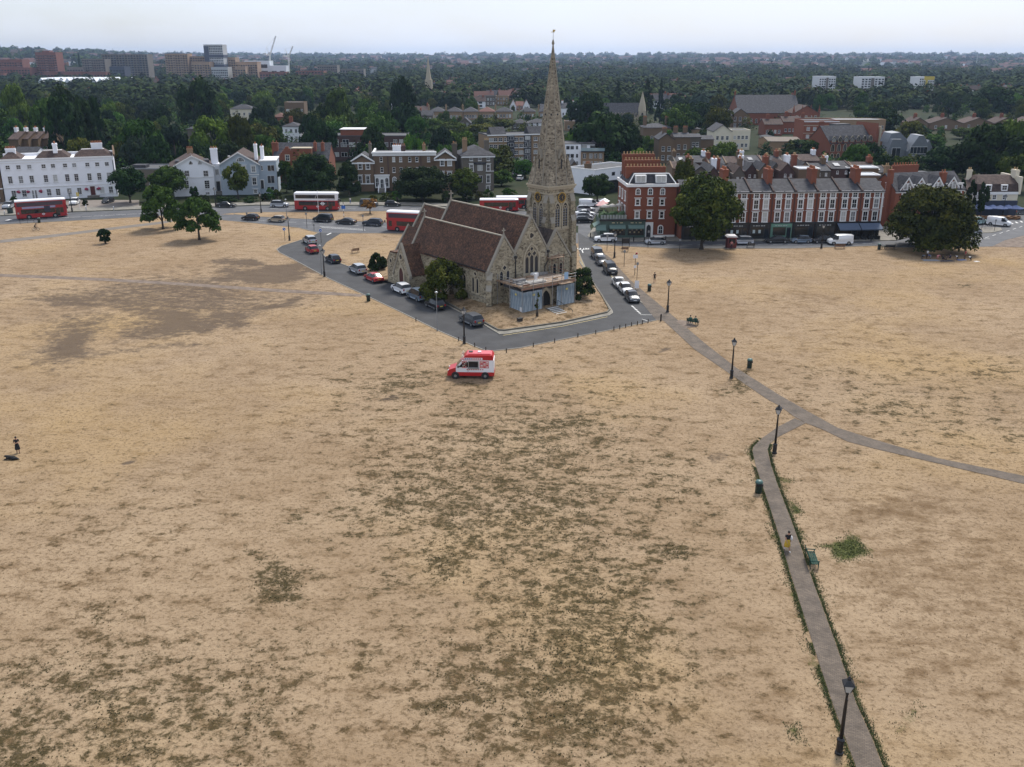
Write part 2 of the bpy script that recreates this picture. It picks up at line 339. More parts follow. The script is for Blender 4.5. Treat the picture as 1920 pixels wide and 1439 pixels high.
poly_sheet('paved_corner', G([(1860, 462.9), (1886, 451.2), (1920, 442.2), (2100, 438.2), (2100, 464), (1920, 464.5)]), .03, dirt)
mainpath = [(1113, 478), (1153, 524.5), (1204, 569), (1231, 601), (1244, 602), (1302, 655.7), (1369, 702), (1435, 747), (1462, 762), (1490, 782.5), (1511, 794), (1542, 806), (1589, 828.6), (1640, 842), (1760, 870), (1920, 908), (2100, 948), (2100, 930), (1920, 893), (1760, 860), (1640, 825), (1570, 802.6), (1513, 771), (1459, 740), (1380, 690), (1320, 643), (1249, 582), (1180, 524.5), (1142, 482), (1118, 466), (1111, 467)]
poly_sheet('main_path', G(mainpath), .030, path_m)
poly_sheet('branch_path', G(lower_l+lower_r[::-1]), .036, path_m)
poly_sheet('bench_apron', G([(1275, 600), (1292, 603), (1307, 613), (1286, 616), (1268, 604)]), .034, dirt)
poly_sheet('trodden_path', G([(-120, 509), (0, 514), (200, 522), (350, 531), (500, 541), (620, 548), (684, 552.5), (676, 557), (600, 552.5), (500, 547), (350, 536), (200, 527.5), (0, 519), (-120, 515)]), .008, dirt)
poly_sheet('heath_track', G([(-120, 466), (0, 450.5), (100, 440), (200, 428), (300, 416), (330, 411), (338, 413), (305, 420), (200, 432.5), (100, 445), (0, 456), (-120, 473)]), .008, mat('old_asphalt', (.14, .12, .10), .9, .2, .6, world=True))
def raised(name, pts, z0, z1, m, parent=None):
    o = MB().prism([(p[0], p[1]) for p in pts], 'z', z0, z1, m).build(name, parent)
    if not parent: o['kind'] = 'structure'
    return o
raised('terrace_pavement', G([(1101, 444), (1113, 449.3), (1180, 454.3), (1256, 453), (1380, 452.4), (1597, 453.4), (1678, 451.5), (1778, 429.5), (1768, 425), (1655, 425), (1640, 438), (1360, 440), (1250, 432), (1150, 432), (1112, 428)]), -.05, .11, paving)
raised('left_pavement', G([(-200, 415.5), (0, 404.8), (130, 397.8), (261, 392.8), (411, 387.8), (480, 384.9), (758, 385.3), (900, 389.8), (985, 396), (985, 391), (900, 384), (758, 380), (480, 379.5), (411, 382), (261, 387), (130, 391), (0, 398), (-200, 408)]), -.05, .1, paving)
raised('hotel_forecourt', G([(0, 398), (130, 391), (261, 387), (261, 376), (120, 376), (0, 380), (-160, 388), (-160, 406)]), -.05, .09, mat('forecourt', (.17, .145, .125), .9, .2, .5, world=True))
raised('cycle_island', G([(1826, 431), (1850, 427), (1876, 428), (1879, 433), (1862, 437), (1832, 438)]), -.05, .12, paving)
def strip(name, pts, w, z, m, parent=None):
    P = [Vector((p[0], p[1])) for p in pts]; Lf, Rt = [], []
    for i, p in enumerate(P):
        d = (P[min(i+1, len(P)-1)]-P[max(i-1, 0)]).normalized(); n = Vector((-d.y, d.x)); Lf.append(p+n*w/2); Rt.append(p-n*w/2)
    vs = [(*p, z) for p in Lf]+[(*p, z) for p in Rt]; k = len(P)
    me = bpy.data.meshes.new(name); me.from_pydata(vs, [], [(k+i, k+i+1, i+1, i) for i in range(k-1)]); me.materials.append(m); me.update()
    o = obj(name, me, parent)
    if not parent: o['kind'] = 'structure'
    return o
def kerb(name, pts, w=.18, h=.11, m=None, z0=-.03):
    P = [Vector((p[0], p[1])) for p in pts]; mb = MB(); n = len(P); A, B = [], []
    for i, p in enumerate(P):
        d = (P[min(i+1, n-1)]-P[max(i-1, 0)]).normalized(); q = Vector((-d.y, d.x)); A.append(p+q*w/2); B.append(p-q*w/2)
    vs = [(*p, z0) for p in A]+[(*p, z0) for p in B]+[(*p, h) for p in A]+[(*p, h) for p in B]; fs = []
    for i in range(n-1):
        fs += [(2*n+i, 3*n+i, 3*n+i+1, 2*n+i+1), (i, 2*n+i, 2*n+i+1, i+1), (n+i, n+i+1, 3*n+i+1, 3*n+i)]
    fs += [(0, n, 3*n, 2*n), (n-1, 3*n-1, 4*n-1, 2*n-1)]
    o = mb.add(vs, fs, m or kerb_m).build(name); o['kind'] = 'structure'; return o
kerb('kerb', G(outer), .15, .07); kerb('kerb', G(rightc+[(1150, 460.8)]), .16, .10)
kerb('kerb', G([(1147, 461), (1256, 466.5), (1380, 466.5), (1480, 466.5), (1640, 461.5), (1686, 464.5), (1813, 464.5)]), .15, .09)
kerb('kerb', G([(0, 421.5), (133, 414.5), (261, 407.5), (330, 408.6), (380, 409), (420, 413.6), (480, 419), (560, 427.5), (597, 437)]), .15, .08)
kerb('kerb', G([(640, 438), (758, 437.6), (800, 440)]), .15, .08)
kerb('kerb', G([(1000, 431.6), (800, 421.6), (730, 418), (600, 412.6), (480, 406.6), (440, 402.6), (438, 400), (480, 398.4), (600, 397.4), (758, 396), (900, 400.6)]), .15, .08)
# painted lines
for pts in ([(1109, 470), (1112.5, 479), (1152, 525), (1190, 557)], [(1111.5, 462), (1118, 459), (1124, 458.4), (1150, 459.2)]):
    strip('yellow_line', G(pts), .12, .034, paint_y)
strip('yellow_line', G([(943, 629.3), (992, 622), (1055, 612), (1139, 594.4)]), .12, .0165, paint_y)
strip('yellow_line', G([(1146.4, 586.2), (1104, 523.5), (1086.2, 480)]), .12, .0165, paint_y)
for a, b_ in (((452, 352), (487, 347)),):
    pass
def dashes(p, q, n, ln, w, z, m=paint_w):
    p, q = g(*p), g(*q)
    for i in range(n):
        c = p.lerp(q, (i+.5)/n); d = (q-p).normalized()*ln/2; strip('road_marking', [c-d, c+d], w, z, m)
dashes((603, 427), (685, 432.4), 11, 1.1, .22, .026); dashes((600, 425), (684, 430.4), 11, 1.1, .2, .026)
strip('road_marking', G([(613, 441), (621.5, 437)]), .35, .018, paint_w)
dashes((20, 414), (320, 398), 14, 2.2, .14, .022); dashes((450, 412.3), (800, 430), 12, 2.0, .12, .026); dashes((470, 391.5), (880, 393), 14, 2.0, .12, .022)
strip('road_marking', G([(12, 414), (20, 412)]), .9, .024, paint_w); strip('road_marking', G([(1200, 590.6), (1222, 591)]), .12, .018, paint_w); strip('road_marking', G([(1204, 599), (1215, 602.3)]), .12, .018, paint_w)
for i in range(5): strip('road_marking', G([(1184+i*3.3, 574+i*3.1), (1188+i*3.3, 576+i*3.1)]), .25, .018, paint_w)
dashes((1190, 460.2), (1640, 457.6), 16, 2.0, .12, .030); dashes((1830, 452), (1920, 424), 7, 1.8, .14, .030)
for i in range(4): strip('road_marking', G([(1895+i*9, 418-i*1.5), (1899+i*9, 420.5-i*1.5)]), .4, .032, paint_w)
strip('road_marking', G([(1811, 449), (1856, 448.2)]), .14, .030, paint_w)
# SLOW written on the carriageway beside the tower
def stroke(pts, w=.16): strip('road_lettering', pts, w, .0185, paint_w)
o_ = g(1091, 466); u_ = (g(1098, 466)-o_).normalized(); v_ = Vector((0, 1, 0))
def letters(word, org, u, v, cw, ch):
    T = {'S': [[(1, 1), (0, 1), (0, .5), (1, .5), (1, 0), (0, 0)]], 'L': [[(0, 1), (0, 0), (1, 0)]], 'O': [[(0, 0), (0, 1), (1, 1), (1, 0), (0, 0)]], 'W': [[(0, 1), (.25, 0), (.5, .7), (.75, 0), (1, 1)]]}
    for i, ch_ in enumerate(word):
        for l in T[ch_]: stroke([org+u*(cw*(i*1.45+a))+v*(ch*b_) for a, b_ in l])
letters('SLOW', g(1083.5, 468.5)+Vector((0, 0, 0)), u_, v_, .42, 1.5)
strip('road_marking', G([(1093, 474.5), (1092, 471), (1090.5, 471), (1094, 467.8)]), .2, .0185, paint_w)
# ================================================================== THE CHURCH
CHS = .975                                        # church stands on a low mound 0.9 m above the road
PHI = R(36.9); CZ = .9
CO = Vector((-3.36*CHS, 140.34*CHS, CZ)); E1 = Vector((math.cos(PHI), math.sin(PHI), 0)); E2 = Vector((-math.sin(PHI), math.cos(PHI), 0))
def stone_mat(name, a, b_, dark, scale=3.2, bump=.5):
    m, N, L, b = nodes(name)
    t = N.new('ShaderNodeTexCoord'); v = N.new('ShaderNodeTexVoronoi'); v.inputs['Scale'].default_value = scale; v.inputs['Randomness'].default_value = 1
    mp = N.new('ShaderNodeMapping'); mp.inputs['Scale'].default_value = (1, 1, 1.5); L.new(t.outputs['Object'], mp.inputs[0]); L.new(mp.outputs[0], v.inputs[0])
    sp = N.new('ShaderNodeSeparateColor'); L.new(v.outputs['Color'], sp.inputs[0])
    r = N.new('ShaderNodeValToRGB'); el = r.color_ramp.elements; el[0].position = 0; el[0].color = (*dark, 1); el[1].position = 1; el[1].color = (*b_, 1)
    k = el.new(.28); k.color = (*a, 1); k = el.new(.7); k.color = tuple((x+y)/2 for x, y in zip(a, b_))+(1,)
    L.new(sp.outputs[0], r.inputs[0])
    n = N.new('ShaderNodeTexNoise'); n.inputs['Scale'].default_value = .55; n.inputs['Detail'].default_value = 7; n.inputs['Roughness'].default_value = .7; L.new(t.outputs['Object'], n.inputs[0])
    mr = N.new('ShaderNodeMapRange'); mr.inputs[1].default_value = .3; mr.inputs[2].default_value = .7; mr.inputs[3].default_value = .62; mr.inputs[4].default_value = 1.22; L.new(n.outputs['Fac'], mr.inputs[0])
    h = N.new('ShaderNodeHueSaturation'); L.new(r.outputs[0], h.inputs['Color']); L.new(mr.outputs[0], h.inputs['Value'])
    L.new(h.outputs[0], b.inputs['Base Color']); b.inputs['Roughness'].default_value = .95; b.inputs['Specular IOR Level'].default_value = .2
    bp = N.new('ShaderNodeBump'); bp.inputs['Strength'].default_value = bump; bp.inputs['Distance'].default_value = .08
    L.new(v.outputs['Distance'], bp.inputs['Height']); bp.invert = True; L.new(bp.outputs[0], b.inputs['Normal'])
    return m
rag = stone_mat('ragstone', (.29, .25, .175), (.44, .385, .28), (.13, .105, .075))
spire_m = stone_mat('spire_stone', (.235, .20, .15), (.37, .325, .245), (.095, .078, .058), 3.0, .7)
dress = mat('dressed_stone', (.44, .385, .285), .9, .22, 1.6, .15, col2=(.34, .29, .21))
cope = mat('coping_stone', (.33, .30, .245), .9, .3, 2.2, .2, col2=(.22, .20, .16))
m, N, L, b = nodes('clay_tiles')
t = N.new('ShaderNodeTexCoord'); v = N.new('ShaderNodeTexVoronoi'); v.inputs['Scale'].default_value = 4.5; L.new(t.outputs['Object'], v.inputs[0])
sp = N.new('ShaderNodeSeparateColor'); L.new(v.outputs['Color'], sp.inputs[0])
r = N.new('ShaderNodeValToRGB'); el = r.color_ramp.elements; el[0].color = (.040, .022, .014, 1); el[1].color = (.150, .072, .040, 1); k = el.new(.5); k.color = (.080, .040, .024, 1); L.new(sp.outputs[0], r.inputs[0])
n = N.new('ShaderNodeTexNoise'); n.inputs['Scale'].default_value = .45; n.inputs['Detail'].default_value = 8; n.inputs['Roughness'].default_value = .75; L.new(t.outputs['Object'], n.inputs[0])
mr = N.new('ShaderNodeMapRange'); mr.inputs[1].default_value = .3; mr.inputs[2].default_value = .7; mr.inputs[3].default_value = .55; mr.inputs[4].default_value = 1.35; L.new(n.outputs['Fac'], mr.inputs[0])
h = N.new('ShaderNodeHueSaturation'); L.new(r.outputs[0], h.inputs['Color']); L.new(mr.outputs[0], h.inputs['Value'])
n2 = N.new('ShaderNodeTexNoise'); n2.inputs['Scale'].default_value = 1.7; n2.inputs['Detail'].default_value = 9; n2.inputs['Roughness'].default_value = .8; L.new(t.outputs['Object'], n2.inputs[0])
r2 = N.new('ShaderNodeValToRGB'); r2.color_ramp.elements[0].position = .63; r2.color_ramp.elements[1].position = .72; L.new(n2.outputs['Fac'], r2.inputs[0])
mxx = N.new('ShaderNodeMix'); mxx.data_type = 'RGBA'; L.new(r2.outputs[0], mxx.inputs[0]); L.new(h.outputs[0], mxx.inputs[6]); mxx.inputs[7].default_value = (.26, .22, .17, 1)
L.new(mxx.outputs[2], b.inputs['Base Color']); b.inputs['Roughness'].default_value = .9
sx = N.new('ShaderNodeSeparateXYZ'); L.new(t.outputs['Object'], sx.inputs[0]); wv = N.new('ShaderNodeMath'); wv.operation = 'MULTIPLY'; wv.inputs[1].default_value = 5; L.new(sx.outputs['Z'], wv.inputs[0])
fr = N.new('ShaderNodeMath'); fr.operation = 'FRACT'; L.new(wv.outputs[0], fr.inputs[0])
bp = N.new('ShaderNodeBump'); bp.inputs['Strength'].default_value = .5; bp.inputs['Distance'].default_value = .06; L.new(fr.outputs[0], bp.inputs['Height']); L.new(bp.outputs[0], b.inputs['Normal'])
tile = m
leaded = mat('leaded_glass', (.018, .022, .03), .25, .3, 6, .1, spec=.6)
iron = mat('cast_iron_black', (.012, .012, .014), .5)
lead_m = mat('lead', (.10, .105, .115), .6, .2, 2)
def arch(cx, z0, w, h, n=7, k=1.0):
    # pointed arch outline, bottom-left round to bottom-right
    r = w*k; zs = z0+h-math.sqrt(max(r*r-(r-w/2)**2, 0)); pts = [(cx-w/2, z0)]
    a1 = math.acos((r-w/2)/r)
    for i in range(n+1): a = a1*i/n; pts.append((cx-w/2+r-r*math.cos(a), zs+r*math.sin(a)))
    for i in range(n-1, -1, -1): a = a1*i/n; pts.append((cx+w/2-r+r*math.cos(a), zs+r*math.sin(a)))
    pts.append((cx+w/2, z0)); return pts
def circ(cx, cz, r, n=14): return [(cx+r*math.cos(2*math.pi*i/n), cz+r*math.sin(2*math.pi*i/n)) for i in range(n)]
def foil(cx, cz, r, k=4, n=24):
    return [(cx+(r*(.72+.28*abs(math.cos(k*a/2+math.pi/4*0))))*math.cos(a), cz+(r*(.72+.28*abs(math.cos(k*a/2))))*math.sin(a)) for a in [2*math.pi*i/n for i in range(n)]]
church = thing('parish_church', 'large grey rubble stone church with brown tiled roofs and a tall spire', 'church', CO, PHI); church.scale = (CHS,)*3
def cpart(mb, name, parent=None, loc=None, rz=0.0): return mb.build(name, parent or church, loc, rz)
def gable_roof(name, xa, xm, xb, za, zm, zb, y0, y1, m, over=.22, th=.16):
    # two slopes with thickness, ridge along y
    def off(x, z, d): return (x, z+d)
    poly = [(xa-over, za-over*(zm-za)/(xm-xa)+.05), (xm, zm+.05), (xb+over, zb-over*(zm-zb)/(xb-xm)+.05), (xb+over, zb-over*(zm-zb)/(xb-xm)+.05+th), (xm, zm+.05+th*1.6), (xa-over, za-over*(zm-za)/(xm-xa)+.05+th)]
    return cpart(MB().prism(poly, 'y', y0, y1, m), name)
def block(name, xa, xm, xb, za, zm, zb, y0, y1, zbase=-.6):
    return cpart(MB().prism([(xa, zbase), (xb, zbase), (xb, zb), (xm, zm), (xa, za)], 'y', y0, y1, rag), name)
def rake(xa, xm, xb, za, zm, zb, y0, y1, d=.34):
    # coping stones along a gable, standing proud of the tiles, and kneelers
    for (x0, z0, x1, z1) in ((xa-.3, za-.3*(zm-za)/(xm-xa), xm, zm), (xb+.3, zb-.3*(zm-zb)/(xb-xm), xm, zm)):
        cpart(MB().prism([(x0, z0+.1), (x1, z1+.1), (x1, z1+.1+d*1.5), (x0, z0+.1+d*1.5)], 'y', y0, y1, cope), 'coping')
    cpart(MB().box(xa-.5, xa+.15, y0-.03, y1+.03, za-.75, za-.05, cope), 'kneeler')
def cross(x, y, z, s=1.0, dy=0):
    mb = MB().box(x-.16*s, x+.16*s, y-.12*s, y+.12*s, z-.2, z+.3*s, cope).box(x-.09*s, x+.09*s, y-.08*s, y+.08*s, z+.3*s, z+1.45*s, cope).box(x-.42*s, x+.42*s, y-.075*s, y+.075*s, z+.85*s, z+1.05*s, cope)
    cpart(mb, 'gable_cross')
# south aisle, nave, north aisle, chancel, chapel
block('aisle_wall', 0, 2.75, 4.78, 5.2, 10.0, 6.98, 0, 23.0); gable_roof('aisle_roof', 0, 2.75, 4.78, 5.2, 10.0, 6.98, .42, 22.6, tile)
block('nave_wall', 4.82, 8.0, 11.2, 7.15, 12.4, 7.15, .03, 22.7); gable_roof('nave_roof', 4.82, 8.0, 11.2, 7.15, 12.4, 7.15, .45, 22.3, tile, .02)
block('north_aisle_wall', 11.24, 12.95, 15.87, 7.1, 9.84, 5.72, .0, 22.0); gable_roof('north_aisle_roof', 11.24, 12.95, 15.87, 7.1, 9.84, 5.72, .42, 21.6, mat('old_tiles', (.035, .028, .024), .9, .4, 2, .3, col2=(.07, .05, .04)), .02)
block('chancel_wall', 5.0, 8.0, 11.0, 6.2, 10.75, 6.2, 22.7, 31.3); gable_roof('chancel_roof', 5.0, 8.0, 11.0, 6.2, 10.75, 6.2, 22.3, 30.95, tile)
block('chapel_wall', .2, 2.75, 5.0, 3.9, 7.8, 4.4, 23.0, 28.4); gable_roof('chapel_roof', .2, 2.75, 5.0, 3.9, 7.8, 4.4, 23.02, 28.1, tile, .15)
rake(0, 2.75, 4.78, 5.2, 10.0, 6.98, -.06, .42); rake(0, 2.75, 4.78, 5.2, 10.0, 6.98, 22.6, 23.06)
rake(4.82, 8, 11.2, 7.15, 12.4, 7.15, -.03, .45); rake(4.82, 8, 11.2, 7.15, 12.4, 7.15, 22.3, 22.76)
rake(11.24, 12.95, 15.87, 7.1, 9.84, 5.72, -.06, .42); rake(5, 8, 11, 6.2, 10.75, 6.2, 30.95, 31.36); rake(.2, 2.75, 5, 3.9, 7.8, 4.4, 28.1, 28.46)
cross(2.75, .18, 10.45, .75); cross(8, .2, 12.9, .9); cross(8, 22.5, 12.9, 1.0); cross(2.75, 22.8, 10.4, .9)
for x, z, y0, y1 in ((2.75, 10.2, .45, 22.6), (8, 12.6, .5, 22.3), (8, 10.95, 22.8, 30.9)):
    cpart(MB().box(x-.16, x+.16, y0, y1, z+.02, z+.2, cope), 'ridge_tiles')
cpart(MB().box(-.22, .02, .3, 18.4, 5.02, 5.2, iron), 'gutter')
# buttresses
def buttress(x, y, dx, dy, h, w=.75, d=1.1, name='buttress'):
    t = Vector((dx, dy)).normalized(); a = math.atan2(t.y, t.x)
    mb = MB().prism([(0, -.7), (d, -.7), (d, h*.48), (d*.62, h*.62), (d*.62, h*.8), (0, h)], 'y', -w/2, w/2, rag)
    mb.prism([(d*.6, h*.63), (d+.06, h*.475), (d+.06, h*.49+.06), (d*.6, h*.66+.05)], 'y', -w/2-.04, w/2+.04, cope)
    mb.prism([(-.02, h+.02), (d*.66, h*.8), (d*.66, h*.82+.06), (-.02, h+.12)], 'y', -w/2-.04, w/2+.04, cope)
    o = cpart(mb, name, None, (x, y, 0), a)
buttress(.05, .05, -1, -1, 4.9, .8, 1.35)
for y in (10.6, 14.0): buttress(0, y, -1, 0, 4.2, .6, .7)
cpart(MB().box(-.14, 4.78, -.14, -.0, -.6, .75, rag).box(-.14, 0, 0, 18.5, -.6, .75, rag).box(-.17, 4.8, -.17, -.14, .72, .82, cope).box(-.17, -.14, -.14, 18.5, .72, .82, cope), 'plinth')
# lancets: stone surround, dark leaded pane, each an object
def lancet(face, u, z0, w, h, y=0.0, x=0.0, sur=.17, name='lancet_window', k=1.0, parent=None):
    o_ = arch(0, z0-sur*.8, w+2*sur, h+sur*1.6, 7, k); i_ = arch(0, z0, w, h, 7, k)
    mb = MB().ring(o_, i_, 'y', -.09, .06, dress).box(-w/2-sur-.05, w/2+sur+.05, -.14, .05, z0-.28, z0-.08, dress)
    loc, rz = ((u, y, 0), 0) if face == 'F' else ((x, u, 0), -math.pi/2) if face == 'L' else ((x, u, 0), math.pi/2)
    o = cpart(mb, name, parent, loc, rz)
    MB().prism(i_, 'y', -.02, .04, leaded).build('pane', o)
    if h > 1.2:
        MB().box(-.025, .025, -.05, 0, z0, z0+h*.8, cope).build('mullion', o) if w > .7 else None
    return o
def roundel(face, u, z, r, y=0.0, x=0.0, sur=.14, foils=4):
    loc, rz = ((u, y, z), 0) if face == 'F' else ((x, u, z), -math.pi/2)
    o = cpart(MB().ring(circ(0, 0, r+sur, 24), foil(0, 0, r, foils, 24), 'y', -.08, .05, dress), 'round_window', None, loc, rz)
    MB().prism(foil(0, 0, r, foils, 24), 'y', -.02, .04, leaded).build('pane', o)
for u, z0, h in ((16.62, 1.25, 1.9), (15.45, 1.25, 1.9), (12.6, 1.25, 1.9), (11.5, 1.25, 1.9), (8.85, 1.4, 2.1), (7.78, 1.4, 2.95), (6.75, 1.4, 2.2), (4.42, 1.25, 2.35), (3.27, 1.25, 2.35)):
    lancet('L', u, z0, .5, h)
for u in (16.02, 12.05, 3.86): roundel('L', u, 4.2, .3)
lancet('F', 2.13, 2.75, .55, 2.25); lancet('F', 3.37, 2.75, .55, 2.25); roundel('F', 2.74, 5.45, .34)
# great west window: three lights and tracery in one pointed arch
gw = cpart(MB().ring(arch(0, 3.75, 3.3, 4.95, 10), arch(0, 4.05, 2.8, 4.35, 10), 'y', -.12, .05, dress).box(-1.8, 1.8, -.2, .05, 3.6, 3.85, dress), 'great_window', None, (8.02, .03, 0))
MB().prism(arch(0, 4.05, 2.8, 4.35, 10), 'y', -.005, .04, rag).build('tracery_field', gw)
for u, h in ((-.93, 2.6), (0, 3.0), (.93, 2.6)):
    MB().ring(arch(u, 3.95, .86, h+.15, 7), arch(u, 4.05, .66, h, 7), 'y', -.1, -.008, dress).build('light_surround', gw); MB().prism(arch(u, 4.05, .66, h, 7), 'y', -.03, -.01, leaded).build('pane', gw)
for u, z, r in ((-.5, 7.0, .36), (.5, 7.0, .36), (0, 7.78, .3)):
    MB().ring(circ(u, z, r+.1, 24), foil(u, z, r, 4, 24), 'y', -.1, -.008, dress).build('tracery_ring', gw); MB().prism(foil(u, z, r, 4, 24), 'y', -.03, -.01, leaded).build('pane', gw)
roundel('F', 8.0, 9.85, .42, .03, 0, .16, 3)
lancet('F', 12.65, 3.1, .6, 1.8); lancet('F', 13.95, 3.1, .6, 1.8); roundel('F', 13.3, 5.75, .28)
# rainwater pipes with hoppers
for pts in ([(4.8, -.14, 6.7), (4.8, -.14, 3.2)], [(11.22, -.14, 6.9), (11.22, -.16, 5.6), (10.6, -.16, 4.7), (10.6, -.16, 3.3)]):
    mb = MB()
    for a_, b_ in zip(pts[:-1], pts[1:]): mb.cyl(a_, b_, .08, .08, 8, iron)
    x, y, z = pts[0]; mb.box(x-.2, x+.2, y-.16, y+.1, z-.05, z+.35, iron); cpart(mb, 'rainwater_pipe')
# side porch and vestry
porch = cpart(MB().prism([(18.7, -.6), (23.3, -.6), (23.3, 1.75), (21, 6.1), (18.7, 1.75)], 'x', -3.2, .7, rag), 'porch_wall')
def slope_x(name, ya, ym, yb, za, zm, zb, x0, x1, m, parent=None, over=.2, th=.16):
    poly = [(ya-over, za-over*(zm-za)/(ym-ya)+.05), (ym, zm+.05), (yb+over, zb-over*(zm-zb)/(yb-ym)+.05), (yb+over, zb-over*(zm-zb)/(yb-ym)+.05+th), (ym, zm+.05+th*1.7), (ya-over, za-over*(zm-za)/(ym-ya)+.05+th)]
    return cpart(MB().prism(poly, 'x', x0, x1, m), name, parent)
slope_x('porch_roof', 18.7, 21, 23.3, 1.75, 6.1, 1.75, -2.85, .9, tile)
for s in (1, -1):
    cpart(MB().prism([(21, 6.2), (21, 6.85), (21+s*2.75, 1.65), (21+s*2.75, 1.0)], 'x', -3.27, -2.84, cope), 'coping')
dr = cpart(MB().ring(arch(0, -.3, 2.0, 3.5, 8), arch(0, -.3, 1.35, 2.95, 8), 'y', -.14, .05, dress), 'porch_doorway', None, (-3.2, 21.0, 0), -math.pi/2)
MB().prism(arch(0, -.3, 1.35, 2.95, 8), 'y', -.03, .03, mat('oxblood_door', (.07, .018, .014), .7, .2, 5)).build('door', dr)
rw = cpart(MB().ring(circ(0, 0, .62, 20), circ(0, 0, .42, 20), 'y', -.1, .05, dress), 'round_window', None, (-3.2, 21, 4.45), -math.pi/2); MB().prism(circ(0, 0, .42, 20), 'y', -.02, .03, leaded).build('pane', rw)
cpart(MB().prism([(23.32, -.6), (25.9, -.6), (25.9, 3.2), (24.9, 4.6), (23.32, 4.6)], 'x', -3.1, .3, rag), 'vestry_wall'); cpart(MB().prism([(23.4, 4.66), (24.95, 4.66), (26.1, 3.1), (26.1, 3.3), (24.95, 4.86), (23.4, 4.86)], 'x', -3.0, .3, tile), 'vestry_roof')
rw = cpart(MB().ring(circ(0, 0, .5, 20), circ(0, 0, .34, 20), 'y', -.1, .05, dress), 'round_window', None, (-3.1, 24.6, 3.2), -math.pi/2); MB().prism(circ(0, 0, .34, 20), 'y', -.02, .03, leaded).build('pane', rw)
# ---- tower and broach spire
TX, TY, TH = 17.85, 7.43, 2.65
ZT = 15.9
tw = cpart(MB().box(TX-TH, TX+TH, TY-TH, TY+TH, -.6, ZT, rag), 'tower')
cpart(MB().box(TX-TH-.1, TX+TH+.1, TY-TH-.1, TY+TH+.1, 9.0, 9.25, dress), 'string_course')
cpart(MB().box(TX-TH-.08, TX+TH+.08, TY-TH-.08, TY+TH+.08, 14.95, 15.15, dress), 'string_course')
cpart(MB().box(TX-TH-.16, TX+TH+.16, TY-TH-.16, TY+TH+.16, 15.7, 16.05, dress).box(TX-TH-.3, TX+TH+.3, TY-TH-.3, TY+TH+.3, 16.05, 16.3, dress), 'cornice')
for sx_, sy_ in ((-1, -1), (1, -1), (-1, 1), (1, 1)):
    for ax in (0, 1):
        x = TX+sx_*(TH-.45 if ax else TH); y = TY+sy_*(TH if ax else TH-.45)
        dx, dy = (0, sy_) if ax else (sx_, 0)
        a = math.atan2(dy, dx)
        mb = MB().prism([(0, -.6), (1.0, -.6), (1.0, 5.4), (.72, 6.1), (.72, 10.4), (.42, 11.2), (.42, 13.6), (.0, 14.7)], 'y', -.42, .42, rag)
        for (r0, z0, r1, z1) in ((1.04, 5.36, .7, 6.2), (.76, 10.36, .4, 11.3), (.46, 13.56, .0, 14.8)):
            mb.prism([(r0, z0), (r0, z0+.12), (r1, z1+.12), (r1, z1)], 'y', -.46, .46, cope)
        cpart(mb, 'tower_buttress', None, (x, y, 0), a)
        for z in (5.4,): pass
clock_m = mat('clock_black', (.015, .015, .017), .5); gilt = mat('gilding', (.50, .33, .08), .4, metal=.6)
for face, rz, loc in (('F', 0, (TX, TY-TH, 0)), ('L', -math.pi/2, (TX-TH, TY, 0)), ('R', math.pi/2, (TX+TH, TY, 0)), ('B', math.pi, (TX, TY+TH, 0))):
    for u in (-.82, .82):
        o = cpart(MB().ring(arch(u, 9.45, 1.36, 4.35, 8), arch(u, 9.6, .92, 3.85, 8), 'y', -.12, .05, dress).box(u-.75, u+.75, -.2, .05, 9.25, 9.5, dress), 'belfry_window', None, loc, rz)
        MB().prism(arch(u, 9.6, .92, 3.85, 8), 'y', -.03, .03, mat('louvre_dark', (.03, .027, .024), .9)).build('opening', o)
        mb = MB().box(u-.05, u+.05, -.09, -.02, 9.6, 12.4, dress)
        for k in range(7): mb.prism([(-.09, 9.8+k*.42), (-.035, 9.95+k*.42), (-.035, 10.0+k*.42), (-.09, 9.86+k*.42)], 'x', u-.44, u+.44, lead_m)
        mb.ring(circ(u, 12.75, .3, 12), circ(u, 12.75, .19, 12), 'y', -.1, -.02, dress); mb.build('louvre', o)
    c = cpart(MB().prism(circ(0, 14.35, .82, 24), 'y', -.16, .02, clock_m), 'clock_face', None, (loc[0], loc[1], 0), rz)
    mb = MB().ring(circ(0, 14.35, .84, 24), circ(0, 14.35, .72, 24), 'y', -.19, -.165, gilt)
    for k in range(12):
        a = k*math.pi/6; p, q = (.5*math.sin(a), .5*math.cos(a)), (.68*math.sin(a), .68*math.cos(a)); n_ = (math.cos(a)*.035, -math.sin(a)*.035)
        mb.prism([(p[0]+n_[0], 14.35+p[1]+n_[1]), (p[0]-n_[0], 14.35+p[1]-n_[1]), (q[0]-n_[0], 14.35+q[1]-n_[1]), (q[0]+n_[0], 14.35+q[1]+n_[1])], 'y', -.19, -.165, gilt)
    mb.build('dial', c)
    mb = MB()
    for a, l, w_ in ((R(40), .42, .05), (R(150), .6, .04)):
        d = (math.sin(a), math.cos(a)); n_ = (math.cos(a)*w_, -math.sin(a)*w_)
        mb.prism([(n_[0], 14.35+n_[1]), (-n_[0], 14.35-n_[1]), (d[0]*l, 14.35+d[1]*l)], 'y', -.215, -.195, gilt)
    mb.build('hands', c)
    o = cpart(MB().ring([(-.16, 6.6), (.16, 6.6), (.16, 8.2), (-.16, 8.2)], [(-.08, 6.7), (.08, 6.7), (.08, 8.1), (-.08, 8.1)], 'y', -.05, .04, dress), 'slit_window', None, loc, rz); MB().box(-.08, .08, -.02, .02, 6.7, 8.1, leaded).build('pane', o)
ZS, ZTIP = 16.3, 38.3
t8 = math.tan(math.pi/8)
